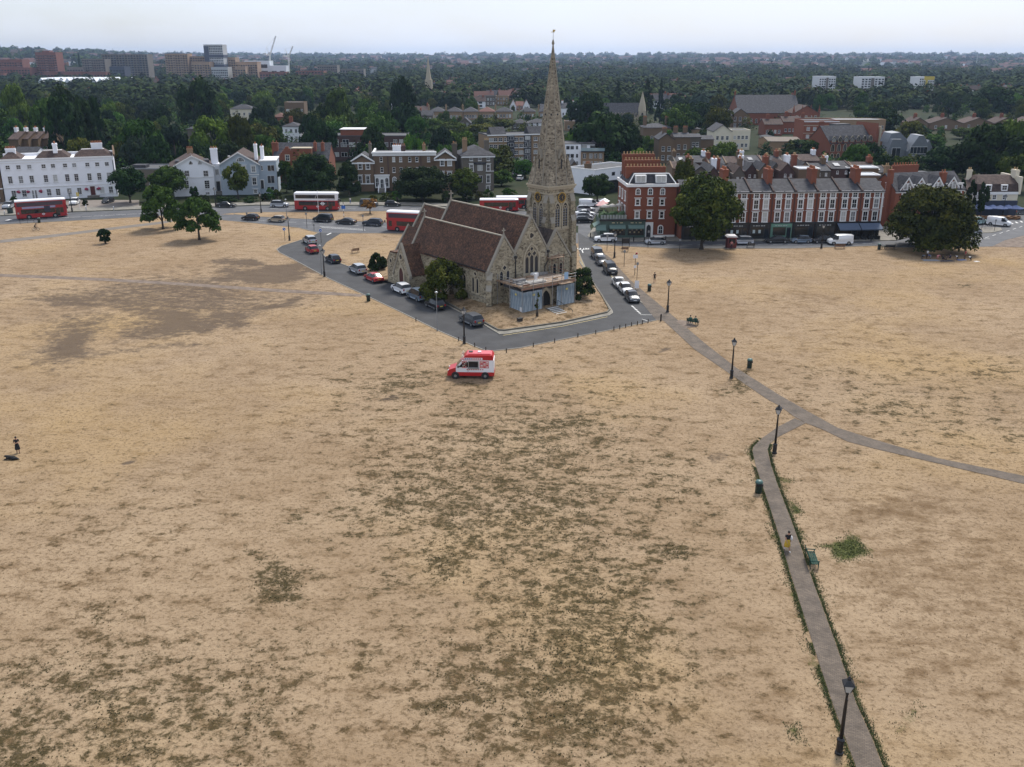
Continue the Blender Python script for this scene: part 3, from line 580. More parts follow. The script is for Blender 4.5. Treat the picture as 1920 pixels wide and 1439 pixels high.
def oct_(h, z): k = h*t8; return [(TX+x, TY+y, z) for x, y in ((h, -k), (h, k), (k, h), (-k, h), (-h, k), (-h, -k), (-k, -h), (k, -h))]
hs0 = TH+.12
mb = MB(); lev = [0, .12, .25, .4, .55, .7, .82, .92, .985]
vs = []
for t_ in lev: vs += oct_(hs0*(1-t_), ZS+(ZTIP-ZS)*t_)
n8 = 8; fs = [(k*8+i, k*8+(i+1) % 8, (k+1)*8+(i+1) % 8, (k+1)*8+i) for k in range(len(lev)-1) for i in range(8)]+[tuple(range((len(lev)-1)*8, len(lev)*8))]
mb.add(vs, fs, spire_m); cpart(mb, 'spire')
kk = hs0*t8
for sx_, sy_ in ((-1, -1), (1, -1), (-1, 1), (1, 1)):     # broaches: half pyramids at the corners
    tb = .22; hb = hs0*(1-tb)
    apex = (TX+sx_*hb*.854, TY+sy_*hb*.854, ZS+(ZTIP-ZS)*tb)
    P = [(TX+sx_*hs0, TY+sy_*kk*.98, ZS), (TX+sx_*hs0, TY+sy_*hs0, ZS), (TX+sx_*kk*.98, TY+sy_*hs0, ZS), apex, (TX+sx_*kk, TY+sy_*kk, ZS)]
    F = [(0, 1, 3), (1, 2, 3), (2, 4, 3), (4, 0, 3), (0, 4, 2, 1)]
    if sx_*sy_ < 0: F = [f[::-1] for f in F]
    cpart(MB().add(P, F, spire_m), 'broach')
for i in range(8):      # arrises, a rolled edge up each corner of the octagon
    a, b_ = oct_(hs0, ZS)[i], oct_(.04, ZTIP-.3)[i]; cpart(MB().cyl(a, b_, .10, .03, 6, cope), 'arris')
for rz in (0, -math.pi/2, math.pi/2, math.pi):           # lucarnes and pierced lights
    def onface(z): return hs0*(1-(z-ZS)/(ZTIP-ZS))
    y0 = onface(19.0)
    mb = MB().prism([(-.38, 18.6), (.38, 18.6), (.38, 20.6), (0, 21.7), (-.38, 20.6)], 'y', -y0-.12, -onface(21.6)+.2, spire_m)
    mb.prism([(-.5, 20.5), (0, 21.75), (.5, 20.5), (.5, 20.7), (0, 21.98), (-.5, 20.7)], 'y', -y0-.2, -onface(21.6)+.2, cope)
    o = cpart(mb, 'lucarne', None, (TX, TY, 0), rz); MB().prism(arch(0, 18.9, .36, 1.6, 5), 'y', -y0-.14, -y0, leaded).build('opening', o)
    cpart(MB().prism(circ(0, 27.3, .15, 10), 'y', -onface(27.2)-.03, -onface(27.3)+.2, leaded), 'pierced_light', None, (TX, TY, 0), rz)
    cpart(MB().prism(circ(0, 33.6, .09, 8), 'y', -onface(33.5)-.03, -onface(33.6)+.1, leaded), 'pierced_light', None, (TX, TY, 0), rz)
    cpart(MB().prism(circ(0, 27.3, .15, 10), 'y', -onface(27.2)-.03, -onface(27.3)+.2, leaded), 'pierced_light', None, (TX, TY, 0), rz+math.pi/4)
cpart(MB().lathe([(.02, 37.7), (.22, 37.9), (.2, 38.2), (.1, 38.5), (.05, 38.6)], 8, (TX, TY), cope), 'finial')
mb = MB().cyl((TX, TY, 38.5), (TX, TY, 39.9), .035, .025, 6, iron).box(TX-.45, TX+.3, TY-.012, TY+.012, 39.62, 39.7, gilt)
mb.prism([(TX+.05, 39.65), (TX+.42, 39.85), (TX+.38, 40.05), (TX+.12, 39.95), (TX-.05, 40.1), (TX-.1, 39.8)], 'y', TY-.015, TY+.015, gilt); cpart(mb, 'weathervane')
# ---- mound, edging, steps, pavement round the church
def w2(a, b_, z=0): return CO+E1*(a*CHS)+E2*(b_*CHS)+Vector((0, 0, z-CZ))
kb = G([(1106, 523.5), (1128, 556), (1143, 583), (1138, 588), (1055, 606.5), (992, 615.5), (945, 622), (934, 621), (912, 609), (837, 569.5), (772, 539.5), (727, 525)])
back = [w2(-4.5, 28), w2(-2, 34), w2(12, 34.5), w2(22, 26), w2(23.5, 14)]
ringp = [Vector((p[0], p[1])) for p in kb+back]; cen = Vector(w2(8.5, 10)[:2])
res_ = []
for i, p in enumerate(ringp):
    q = ringp[(i+1) % len(ringp)]; k = max(1, int((q-p).length/1.5)); res_ += [p.lerp(q, j/k) for j in range(k)]
mb = MB(); vs = []; fs = []; n_ = len(res_); prof = [(0, -.05), (0, .16), (.02, .2), (.07, .32), (.13, .52), (.2, .72), (.27, .86), (.34, .93), (1.0, .93)]
for k, (s_, z) in enumerate(prof):
    for p in res_: c_ = p.lerp(cen, s_); vs.append((c_.x, c_.y, z))
for k in range(len(prof)-1):
    for i in range(n_): fs.append((k*n_+i, k*n_+(i+1) % n_, (k+1)*n_+(i+1) % n_, (k+1)*n_+i))
mb.add([v for v in vs], fs, MATS['dry_grass'], True); o = mb.build('church_lawn'); o['kind'] = 'structure'; pa_ = o.data.color_attributes.new('patch', 'FLOAT_COLOR', 'POINT'); pa_.data.foreach_set('color', [0.3, 0, .35, 0]*len(o.data.vertices))
kerb('lawn_edging', [p for p in ringp[:12]], .22, .30, mat('edging_stone', (.13, .12, .095), .9, .3, 2, world=True))
raised('church_pavement', G([(1147, 584), (1148, 588), (1142, 592), (1055, 610), (992, 620), (950, 626.5), (938, 627.5), (926, 621), (912, 612), (870, 590), (872, 586.5), (912, 608.4), (934, 620.6), (945, 621.6), (992, 615), (1055, 606), (1138, 587.4), (1142.5, 583), (1128, 557), (1106, 524.5), (1086, 492), (1087, 488), (1106, 521)]), -.05, .10, paving)
kerb('kerb', G([(1086, 478), (1106, 521.5), (1147.5, 584), (1148.5, 588), (1142, 592.4), (1055, 610.5), (992, 620.5), (950, 627), (937.5, 628), (912, 612.5), (837, 572.5), (770, 541.5), (725, 527.5), (640, 495.5), (612, 484.5), (604.5, 476)]), .16, .115)
steps = thing('entrance_steps', 'flight of grey steps with white nosings and handrail leading to the church door', 'steps', w2(6.6, -6.6, 0), PHI)
white_n = mat('white_nosing', (.72, .72, .70), .8)
for k in range(8):
    z = .96-k*.105; y = -.48*k
    o = MB().box(-1.0, 1.0, y-.6, y, z-.5, z, paving).build('step', steps); MB().box(-1.01, 1.01, y-.62, y-.5, z-.03, z+.012, white_n).build('nosing', o)
for sx_ in (1.08,):
    mb = MB(); tops = []
    for k in (0, 3, 7): y = -.48*k-.3; z = .96-k*.105; mb.cyl((sx_, y, z-.6), (sx_, y, z+.9), .025, .025, 6, iron); tops.append((sx_, y, z+.9))
    mb.cyl(tops[0], tops[1], .03, .03, 6, iron).cyl(tops[1], tops[2], .03, .03, 6, iron).cyl(tops[2], (sx_, tops[2][1]-.25, tops[2][2]-.35), .03, .03, 6, iron); mb.build('handrail', steps)
False and raised('church_footpath', [w2(-7.3, -7.6), w2(-6.6, -8.4), w2(1.3, -5.2), w2(1.3, -4.2)], .1, .62, mat('worn_path', (.20, .18, .145), .95, .2, 2, world=True))
# ---- front porch behind hoarding, scaffold and boards
pf = cpart(MB().box(2.6, 10.6, -5.2, .0, -.6, 2.6, rag).prism([(-5.3, 2.6), (0, 2.6), (0, 3.2)], 'x', 2.5, 10.7, lead_m), 'west_porch')
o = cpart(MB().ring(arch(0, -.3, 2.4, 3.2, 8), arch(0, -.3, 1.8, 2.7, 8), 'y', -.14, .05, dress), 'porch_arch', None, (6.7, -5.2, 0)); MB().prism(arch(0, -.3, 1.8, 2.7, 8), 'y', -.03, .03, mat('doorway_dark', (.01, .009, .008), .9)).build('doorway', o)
m, N, L, b = nodes('hoarding_blue')
t = N.new('ShaderNodeTexCoord'); n = N.new('ShaderNodeTexNoise'); n.inputs['Scale'].default_value = 1.0; n.inputs['Detail'].default_value = 6; mpn = N.new('ShaderNodeMapping'); mpn.inputs['Scale'].default_value = (4, 4, .5)
L.new(t.outputs['Object'], mpn.inputs[0]); L.new(mpn.outputs[0], n.inputs[0]); r = N.new('ShaderNodeValToRGB'); r.color_ramp.elements[0].position = .35; r.color_ramp.elements[1].position = .72
r.color_ramp.elements[0].color = (.135, .19, .24, 1); r.color_ramp.elements[1].color = (.44, .50, .54, 1); L.new(n.outputs['Fac'], r.inputs[0]); L.new(r.outputs[0], b.inputs['Base Color']); b.inputs['Roughness'].default_value = .6
hb_m = m
hoard = thing('hoarding', 'blue corrugated sheet hoarding round the church front porch', 'hoarding', w2(1.55, -6.3, 0), PHI)
def sheet_run(x0, y0, x1, y1, z0, z1):
    n_ = max(2, int(math.hypot(x1-x0, y1-y0)/.62)); ang = math.atan2(y1-y0, x1-x0)
    for i in range(n_):
        t0, t1 = i/n_, (i+1)/n_; l = math.hypot(x1-x0, y1-y0)/n_
        pts = []
        k = 8
        for j in range(k+1): pts.append((l*j/k*.985, .02*(1 if j % 2 else -1)))
        poly = pts+[(p[0], p[1]+.012) for p in pts[::-1]]
        o = MB().prism(poly, 'z', z0+random.uniform(-.03, .02), z1+random.uniform(-.03, .03), hb_m).build('sheet', hoard, (x0+(x1-x0)*t0, y0+(y1-y0)*t0, 0), ang)
sheet_run(0, 3.1, 0, 0, .35, 3.75); sheet_run(0, 0, 3.5, 0, .35, 3.75); sheet_run(6.3, 0, 9.7, 0, .55, 3.85); sheet_run(9.7, 0, 9.7, 3.2, .6, 3.85)
poster = mat('poster_white', (.7, .7, .7), .7); yel = mat('warning_yellow', (.6, .5, .12), .7)
for x, y, rz in ((-.05, 1.7, -math.pi/2), (1.9, -.05, 0), (8.2, -.05, 0)): MB().box(-.2, .2, -.02, 0, 3.05, 3.32, yel).build('warning_sign', hoard, (x, y, 0), rz)
MB().box(-.28, .28, -.02, 0, .5, 1.5, poster).build('notice', hoard, (-.05, .45, 0), -math.pi/2)
scf = thing('scaffold', 'tube scaffold with timber deck and guard rails above the hoarding', 'scaffold', w2(1.55, -6.3, 0), PHI)
tube = mat('galvanised_tube', (.36, .36, .36), .45, metal=.6); rust = mat('rusty_tube', (.20, .10, .06), .7)
timber = mat('scaffold_board', (.25, .17, .11), .85, .4, 2, rnd=.3); board2 = mat('grey_board', (.22, .21, .20), .85, .4, 2)
for k in range(24):
    y0 = .1+k*.25; MB().box(-.25+random.uniform(-.2, .1), 9.9+random.uniform(-.1, .3), y0, y0+.22, 4.35+random.uniform(0, .02), 4.41, (timber, board2)[k % 3 == 0]).build('deck_board', scf)
mb = MB().box(-.3, 9.95, -.02, .05, 4.43, 4.65, timber).box(-.32, -.27, 0, 6.1, 4.43, 4.65, timber).box(-.35, 10, -.1, .06, 4.1, 4.34, mat('deck_edge', (.26, .15, .10), .9)); mb.build('toe_board', scf)
for x in (-.25, 1.8, 3.6, 5.4, 7.2, 9.8):
    for y in (-.08, 3.0, 6.0):
        if y > 0 and 0 < x < 9: continue
        MB().cyl((x, y, .4), (x, y, 5.5), .045, .045, 6, tube).build('standard', scf)
for z in (4.95, 5.4): MB().cyl((-.3, -.08, z), (10, -.08, z), .03, .03, 6, tube).cyl((-.27, -.1, z), (-.27, 6, z), .03, .03, 6, tube).cyl((9.82, -.1, z), (9.82, 6, z), .03, .03, 6, rust).build('guard_rail', scf)
MB().box(6.3, 8.6, -1.1, 0, 4.28, 4.34, timber).build('hoist_board', scf)
tw2 = (10.2, 5.9)
for x in (9.3, 11.6):
    for y in (4.9, 6.0): MB().cyl((x, y, 4.4), (x, y, 7.3), .03, .03, 6, rust).build('standard', scf)
MB().box(9.1, 11.8, 4.9, 6.1, 6.75, 6.83, timber).build('upper_deck', scf)
for z in (5.4, 6.1, 7.2): MB().cyl((9.1, 4.88, z), (11.8, 4.88, z), .025, .025, 6, rust).build('guard_rail', scf)
MB().box(7.6, 8.35, -.16, -.12, 4.7, 5.75, mat('blue_board', (.30, .45, .62), .6)).build('notice_board', scf)
for k in range(10): x_ = random.uniform(.2, 7.5); y_ = random.uniform(.5, 5.2); MB().box(x_, x_+random.uniform(.8, 2.6), y_, y_+random.uniform(.15, .6), 4.44, 4.5+random.uniform(.05, .5), random.choice((timber, board2, tube, rust, MATS['poster_white']))).build('stacked_material', scf)
for x in (1.8, 3.6, 5.4, 7.2): MB().cyl((x, -.08, 4.4), (x, -.08, 5.5), .035, .035, 6, rust).build('guard_post', scf)
o = MB().box(2.0, 5.2, 1.2, 2.2, 4.44, 4.7, tube).box(4.6, 5.0, 3.0, 3.3, 4.44, 5.4, poster).build('stacked_planks', scf)
tag(MB().box(-.35, .35, -.25, .25, 0, .5, mat('dark_plastic', (.015, .015, .016), .5)).box(-.38, .38, -.28, .28, .46, .56, MATS['dark_plastic']).build('planter_box', None, w2(-.9, -8.7, -.42+CZ*0)+Vector((0, 0, .75)), PHI), 'small black box standing on the church lawn', 'box')
# ================================================================== BUILDING KIT
brick_red = mat('brick_red', (.245, .078, .040), .9, .25, .9, .1, 14, col2=(.17, .056, .031), rnd=.08)
brick_brown = mat('brick_brown', (.175, .115, .068), .9, .25, .8, .1, 14, col2=(.125, .082, .05), rnd=.1)
brick_yellow = mat('brick_yellow', (.30, .20, .115), .9, .22, .8, .1, 14, col2=(.235, .155, .09), rnd=.08)
brick_grey = mat('brick_grey', (.145, .125, .10), .9, .25, .8, .1, 14, col2=(.105, .09, .072), rnd=.1)
brick_dark = mat('brick_dark', (.075, .042, .036), .9, .25, .8, .1, 14)
stucco = mat('white_stucco', (.80, .81, .84), .85, .05, .5)
stucco_blue = mat('bluegrey_stucco', (.36, .42, .48), .85, .05, .5)
cream = mat('cream_render', (.66, .60, .47), .85, .06, .5)
white = mat('white_joinery', (.74, .74, .73), .6, .05, 3)
slate = mat('slate', (.034, .036, .043), .85, .3, 1.4, .2, 9, spec=.25, col2=(.056, .056, .063), rnd=.12)
slate_brown = mat('slate_brown', (.055, .038, .034), .9, .3, 1.6, .2, 9, spec=.25, col2=(.080, .056, .048), rnd=.12)
tile_red = mat('red_roof_tile', (.15, .062, .046), .9, .25, 1.4, .2, 9, col2=(.105, .05, .04), rnd=.12)
felt = mat('flat_roof_felt', (.065, .067, .072), .9, .25, .5, rnd=.1)
zinc = mat('zinc', (.17, .185, .205), .5, .12, 1, metal=.3)
pot_m = mat('chimney_pot', (.34, .13, .06), .9, .2, 3, rnd=.2)
pot_y = mat('buff_pot', (.42, .29, .15), .9, .2, 3)
glass_d = mat('window_glass', (.020, .024, .030), .12, rnd=.5, spec=.7)
glass_l = mat('curtained_glass', (.21, .215, .22), .25, .25, 4, rnd=.3, spec=.6)
glass_b = mat('blind_glass', (.42, .42, .40), .35, .15, 3, rnd=.2, spec=.5)
dark_shop = mat('shopfront_black', (.012, .013, .014), .4, rnd=.3)
WM = {}
def win_mesh(style, w, h):
    w = round(w, 2); h = round(h, 2); key = (style, w, h)
    if key in WM: return WM[key]
    mb = MB(); fm = white; t = .09 if style != 'wide' else .2
    if style in ('sash', 'wide', 'plain', 'stone'):
        sur = {'sash': .06, 'wide': .15, 'plain': .0, 'stone': .16}[style]; sm = dress if style == 'stone' else white
        if sur: mb.ring([(-w/2-sur, -sur*.3), (w/2+sur, -sur*.3), (w/2+sur, h+sur), (-w/2-sur, h+sur)], [(-w/2, 0), (w/2, 0), (w/2, h), (-w/2, h)], 'y', -.10, .03, sm)
        f = .07
        mb.ring([(-w/2, 0), (w/2, 0), (w/2, h), (-w/2, h)], [(-w/2+f, f), (w/2-f, f), (w/2-f, h-f), (-w/2+f, h-f)], 'y', -.07, .03, fm)
        mb.box(-w/2+f, w/2-f, -.06, 0, h*.5-.035, h*.5+.035, fm)
        if w > .8: mb.box(-.022, .022, -.05, 0, f, h-f, fm)
        if style == 'sash' and h > 1.3:
            for z in (h*.25, h*.75): mb.box(-w/2+f, w/2-f, -.05, 0, z-.02, z+.02, fm)
        mb.box(-w/2-sur-.08, w/2+sur+.08, -.2, .02, -.14, -.02, sm)
        if style == 'wide': mb.box(-w/2-.36, w/2+.36, -.22, .02, h+.24, h+.36, white)
        pp = [(-w/2+.05, .05), (w/2-.05, .05), (w/2-.05, h-.05), (-w/2+.05, h-.05)]
    elif style == 'lunette':
        o_ = [(-w/2, 0)]+[(-w/2*math.cos(a), h*math.sin(a)) for a in [math.pi*i/12 for i in range(1, 12)]]+[(w/2, 0)]
        i_ = [(x*.86, .06+z*.86) for x, z in o_]; mb.ring(o_, i_, 'y', -.1, .03, white); pp = i_
        for x in (-.2, .2): mb.box(x*w-.03, x*w+.03, -.08, 0, .05, h*.86, white)
    elif style == 'arch':
        o_ = [(-w/2-.2, -.1)]+[(-(w/2+.2)*math.cos(a), h-w/2+(w/2+.2)*math.sin(a)) for a in [math.pi*i/10 for i in range(11)]]+[(w/2+.2, -.1)]
        i_ = [(-w/2, .0)]+[(-(w/2)*math.cos(a), h-w/2+(w/2)*math.sin(a)) for a in [math.pi*i/10 for i in range(11)]]+[(w/2, .0)]
        mb.ring(o_, i_, 'y', -.14, .03, white); mb.box(-.03, .03, -.06, 0, 0, h*.95, white); mb.box(-w/2, w/2, -.06, 0, h*.5-.03, h*.5+.03, white); pp = i_
    elif style == 'gothic':
        o_ = arch(0, -.1, w+.4, h+.35, 6); i_ = arch(0, 0, w, h, 6); mb.ring(o_, i_, 'y', -.14, .03, dress); mb.box(-.05, .05, -.08, 0, 0, h*.8, dress); pp = i_
    elif style == 'strip':
        mb.ring([(-w/2, 0), (w/2, 0), (w/2, h), (-w/2, h)], [(-w/2+.06, .06), (w/2-.06, .06), (w/2-.06, h-.06), (-w/2+.06, h-.06)], 'y', -.08, .03, white); n = max(2, int(w/.9))
        for i in range(1, n): mb.box(-w/2+w*i/n-.04, -w/2+w*i/n+.04, -.07, 0, .05, h-.05, white)
        pp = [(-w/2+.05, .05), (w/2-.05, .05), (w/2-.05, h-.05), (-w/2+.05, h-.05)]
    elif style == 'dark':
        mb.ring([(-w/2, 0), (w/2, 0), (w/2, h), (-w/2, h)], [(-w/2+.05, .05), (w/2-.05, .05), (w/2-.05, h-.05), (-w/2+.05, h-.05)], 'y', -.07, .03, zinc); pp = [(-w/2+.04, .04), (w/2-.04, .04), (w/2-.04, h-.04), (-w/2+.04, h-.04)]
    panes = []
    for gm_ in (glass_d, glass_l, glass_b): panes.append(MB().prism(pp, 'y', -.025, .02, gm_).mesh('pane'))
    WM[key] = (mb.mesh('window'), panes); return WM[key]
def window(parent, x, y, z, w, h, style='sash', rz=0.0, light=.3, name='window'):
    me, pn = win_mesh(style, w, h); o = obj(name, me, parent, (x, y, z), rz)
    r = random.random(); obj('pane', pn[0] if r > light else pn[1] if r > light*.35 else pn[2], o); return o
def chimney(parent, x, y, z, w, d, h, m, pots=4, pm=None, name='chimney'):
    mb = MB().box(x-w/2, x+w/2, y-d/2, y+d/2, z, z+h, m).box(x-w/2-.08, x+w/2+.08, y-d/2-.08, y+d/2+.08, z+h-.35, z+h-.12, m).box(x-w/2-.05, x+w/2+.05, y-d/2-.05, y+d/2+.05, z+h, z+h+.08, m)
    o = mb.build(name, parent); along_x = w >= d
    for i in range(pots):
        t = (i+.5)/pots-.5; px, py = (x+t*w, y) if along_x else (x, y+t*d)
        MB().lathe([(.15, z+h), (.17, z+h+.1), (.12, z+h+.5), (.15, z+h+.55), (.14, z+h+.62)], 7, (px, py), pm or pot_m).build('chimney_pot', o)
    return o
class House:
    def __init__(s, name, label, cat, L=None, Rr=None, D=9.0, Y=None, YR=None, group=None, zb=0.0):
        if Y is None: a, b_ = g(*L, zb), g(*Rr, zb)
        else:
            a = at(L, 300, Y); b_ = at(Rr, 300, YR or Y); a = Vector((a.x, a.y, 0)); b_ = Vector((b_.x, b_.y, 0))
        a = Vector((a.x, a.y, zb)); b_ = Vector((b_.x, b_.y, zb)); s.o = a; d = b_-a; s.W = d.length; s.D = D; s.rz = math.atan2(d.y, d.x); s.u = d.normalized(); s.n = Vector((s.u.y, -s.u.x, 0))
        s.e = thing(name, label, cat, a, s.rz, group)
    def pt(s, px, py, dep=0.0):
        # local (x, z) of a photo point on the facade plane pushed back by dep
        r_ = Vector(ray(px, py)); p0 = s.o-s.n*dep; C = Vector((0, 0, CAM_H)); t = (p0-C).dot(s.n)/r_.dot(s.n); p = C+r_*t
        return (p-s.o).dot(s.u), p.z-s.o.z
    def z(s, py, px=None, dep=0.0):
        if px is None: c_ = s.o+s.u*s.W/2; px = 960+F_PX*c_.x/(c_.y*_c+CAM_H*_s)
        return s.pt(px, py, dep)[1]
    def part(s, mb, name): return mb.build(name, s.e)
    def walls(s, H, m, x0=0, x1=None, y0=0, D=None, z0=-.3, name='wall'):
        s.H = H; return s.part(MB().box(x0, s.W if x1 is None else x1, y0, y0+(D or s.D), z0, H, m), name)
    def gable(s, H, rise, m, rm, x0=0, x1=None, y0=0, D=None, axis='x', over=.35, name='wall', verge=None):
        # axis: direction of the ridge
        x1 = s.W if x1 is None else x1; D = D or s.D; y1 = y0+D; th = .16
        if axis == 'x':
            ym = (y0+y1)/2; s.part(MB().prism([(y0, -.3), (y1, -.3), (y1, H), (ym, H+rise), (y0, H)], 'x', x0, x1, m), name); k = rise/(ym-y0)
            P = [(y0-over, H-over*k+.04), (ym, H+rise+.04), (y1+over, H-over*k+.04), (y1+over, H-over*k+.04+th), (ym, H+rise+.04+th*1.4), (y0-over, H-over*k+.04+th)]
            r_ = s.part(MB().prism(P, 'x', x0-over*.5, x1+over*.5, rm), 'roof')
        else:
            xm = (x0+x1)/2; s.part(MB().prism([(x0, -.3), (x1, -.3), (x1, H), (xm, H+rise), (x0, H)], 'y', y0, y1, m), name); k = rise/(xm-x0)
            P = [(x0-over, H-over*k+.04), (xm, H+rise+.04), (x1+over, H-over*k+.04), (x1+over, H-over*k+.04+th), (xm, H+rise+.04+th*1.4), (x0-over, H-over*k+.04+th)]
            r_ = s.part(MB().prism(P, 'y', y0-over, y1+over*.5, rm), 'roof')
            if verge:
                for sg in (0, 1):
                    xa = x0-over-.05 if not sg else x1+over+.05
                    MB().prism([(xa, H-over*k-.1), (xm, H+rise-.06), (xm, H+rise+.28), (xa, H-over*k+.2)], 'y', y0-over-.1, y0-over, verge).build('bargeboard', r_)
        return r_
    def hip(s, H, rise, m, rm, x0=0, x1=None, y0=0, D=None, over=.4, inset=None, wall=True, z0=-.3):
        x1 = s.W if x1 is None else x1; D = D or s.D; y1 = y0+D
        if wall: s.part(MB().box(x0, x1, y0, y1, z0, H, m), 'wall')
        i = inset if inset is not None else min(D, x1-x0)/2*.98
        a, b_, c_, d_ = x0-over, x1+over, y0-over, y1+over; ym = (y0+y1)/2; xi0, xi1 = x0+i, x1-i
        if xi1 <= xi0+.1: xi0 = (x0+x1)/2-.05; xi1 = xi0+.1
        dy = .05 if i >= D/2*.95 else max(.05, D/2-i)
        vs = [(a, c_, H), (b_, c_, H), (b_, d_, H), (a, d_, H), (a, c_, H+.12), (b_, c_, H+.12), (b_, d_, H+.12), (a, d_, H+.12), (xi0, ym-dy, H+rise), (xi1, ym-dy, H+rise), (xi1, ym+dy, H+rise), (xi0, ym+dy, H+rise)]
        fs = [(3, 2, 1, 0), (0, 1, 5, 4), (1, 2, 6, 5), (2, 3, 7, 6), (3, 0, 4, 7), (4, 5, 9, 8), (5, 6, 10, 9), (6, 7, 11, 10), (7, 4, 8, 11), (8, 9, 10, 11)]
        return s.part(MB().add(vs, fs, rm), 'roof')
    def flat(s, H, m, rm, x0=0, x1=None, y0=0, D=None, par=.5, pm=None, name='wall'):
        x1 = s.W if x1 is None else x1; D = D or s.D; y1 = y0+D
        s.part(MB().box(x0, x1, y0, y1, -.3, H, m), name); r_ = s.part(MB().box(x0+.1, x1-.1, y0+.1, y1-.1, H, H+.06, rm), 'roof')
        if par: s.part(MB().ring([(x0-.04, y0-.04), (x1+.04, y0-.04), (x1+.04, y1+.04), (x0-.04, y1+.04)], [(x0+.22, y0+.22), (x1-.22, y0+.22), (x1-.22, y1-.22), (x0+.22, y1-.22)], 'z', H+.002, H+par, pm or m), 'parapet')
        return r_
    def win(s, px, pt_, pb, wpx, style='sash', y=0.0, light=.3, side=None):
        x0, z1 = s.pt(px, pt_, y); _, z0 = s.pt(px, pb, y); xl, _ = s.pt(px-wpx/2, pt_, y); xr, _ = s.pt(px+wpx/2, pt_, y)
        w_ = round((xr-xl)*10)/10; h_ = round((z1-z0)*10)/10
        return window(s.e, x0, y, z0, max(.4, w_), max(.4, h_), style, 0, light)
    def row(s, pxs, pt_, pb, wpx, style='sash', y=0.0, light=.3, slope=0.0):
        for p in pxs: s.win(p, pt_+slope*(p-pxs[0]), pb+slope*(p-pxs[0]), wpx, style, y, light)
    def grid(s, nx, zs, w_, h_, style='plain', x0=.8, x1=None, y=0.0, light=.3, face='F', D=None):
        x1 = (s.W if x1 is None else x1)
        for z in zs:
            for i in range(nx):
                t = x0+(x1-x0)*(i+.5)/nx
                if face == 'F': window(s.e, t, y, z, w_, h_, style, 0, light)
                elif face == 'L': window(s.e, y, t, z, w_, h_, style, -math.pi/2, light)
                elif face == 'R': window(s.e, s.W if y == 0 else y, t, z, w_, h_, style, math.pi/2, light)
    def band(s, z0, z1, m, out=.08, x0=0, x1=None, name='string_course', y=0.0):
        return s.part(MB().box(x0-.03, (s.W if x1 is None else x1)+.03, y-out, y+.02, z0, z1, m), name)
    def chim(s, x, y, z, w_, d, h, m, pots=4, pm=None): return chimney(s.e, x, y, z, w_, d, h, m, pots, pm)
    def door(s, x, w_, h_, m, y=0.0, z=0.0, fan=True):
        o = s.part(MB().ring([(x-w_/2-.18, z), (x+w_/2+.18, z), (x+w_/2+.18, z+h_+.25), (x-w_/2-.18, z+h_+.25)], [(x-w_/2, z), (x+w_/2, z), (x+w_/2, z+h_), (x-w_/2, z+h_)], 'y', y-.12, y+.03, white), 'door_case')
        MB().box(x-w_/2, x+w_/2, y-.03, y+.02, z, z+h_, m).build('door', o); return o
# ================================================================== BUILDINGS ROUND THE HEATH
def sign_text(s, parent, x, z, size, m, y=-.1, rz=0.0, depth=.01, align='CENTER', name='lettering'):
    cu = bpy.data.curves.new('lettering', 'FONT'); cu.body = s; cu.size = size; cu.align_x = align; cu.extrude = depth; cu.resolution_u = 2
    t = bpy.data.objects.new('tmp_text', cu); COL.objects.link(t); dg = bpy.context.evaluated_depsgraph_get(); me = bpy.data.meshes.new_from_object(t.evaluated_get(dg)); bpy.data.objects.remove(t)
    me.materials.clear(); me.materials.append(m); o = obj(name, me, parent, (x, y, z)); o.rotation_euler = (math.pi/2, 0, rz); return o
gold_sign = mat('sign_gilt', (.55, .48, .30), .5); green_paint = mat('shop_green', (.045, .085, .07), .45); green_aw = mat('green_awning', (.10, .16, .14), .8); blue_aw = mat('blue_awning', (.085, .115, .175), .8, .1, 2)
def awning(parent, x0, x1, z, drop, out, m, name='awning', y=0.0):
    return MB().add([(x0, y-.05, z), (x1, y-.05, z), (x1, y-out, z-drop), (x0, y-out, z-drop), (x0, y-.05, z-.05), (x1, y-.05, z-.05), (x1, y-out, z-drop-.2), (x0, y-out, z-drop-.2)], [(3, 2, 1, 0), (4, 5, 6, 7), (2, 3, 7, 6), (0, 4, 7, 3), (1, 2, 6, 5), (0, 1, 5, 4)], m).build(name, parent)
# ---- white hotel
h = House('hotel', 'long white stuccoed three storey hotel with sash windows and hanging baskets', 'hotel', (11, 378), (222, 368), 11)
HZ = 10.6
h.walls(HZ, stucco); h.band(HZ-.9, HZ-.7, white, .12); h.band(3.25, 3.45, white, .14); h.band(HZ-.25, HZ+.15, white, .22)
fr = [.0655, .1565, .25, .373, .455, .561, .642, .759, .8475, .935]
for f in fr: window(h.e, f*h.W, 0, 8.15, 1.05, 1.05, 'sash', 0, .45)
for f in fr: window(h.e, (f+.004)*h.W, 0, 4.5, 1.05, 1.9, 'sash', 0, .45)
for f in (.08, .17, .385, .465, .565, .655, .86, .94): window(h.e, f*h.W, 0, .95, 1.1, 1.75, 'sash', 0, .1)
for f in (.245, .27): window(h.e, f*h.W, 0, .4, .55, 2.2, 'plain', 0, .5)
h.door(.775*h.W, 1.2, 2.35, mat('dark_red_door', (.09, .02, .018), .5), z=.6); h.part(MB().box(.775*h.W-1.5, .775*h.W+1.5, -1.6, 0, 0, .55, paving), 'doorstep')
for k, (x0, x1) in enumerate(((0, .2), (.3, .62), (.64, 1.0))):
    a, b_ = x0*h.W+.2, x1*h.W-.2; h.hip(HZ+.02, 1.7, None, slate_brown, a, b_, .5, 9.5, 0.0, 2.0, False)
    h.part(MB().box(a+1.9, b_-1.9, 4.3, 5.2, HZ+1.7, HZ+1.82, white), 'ridge_capping')
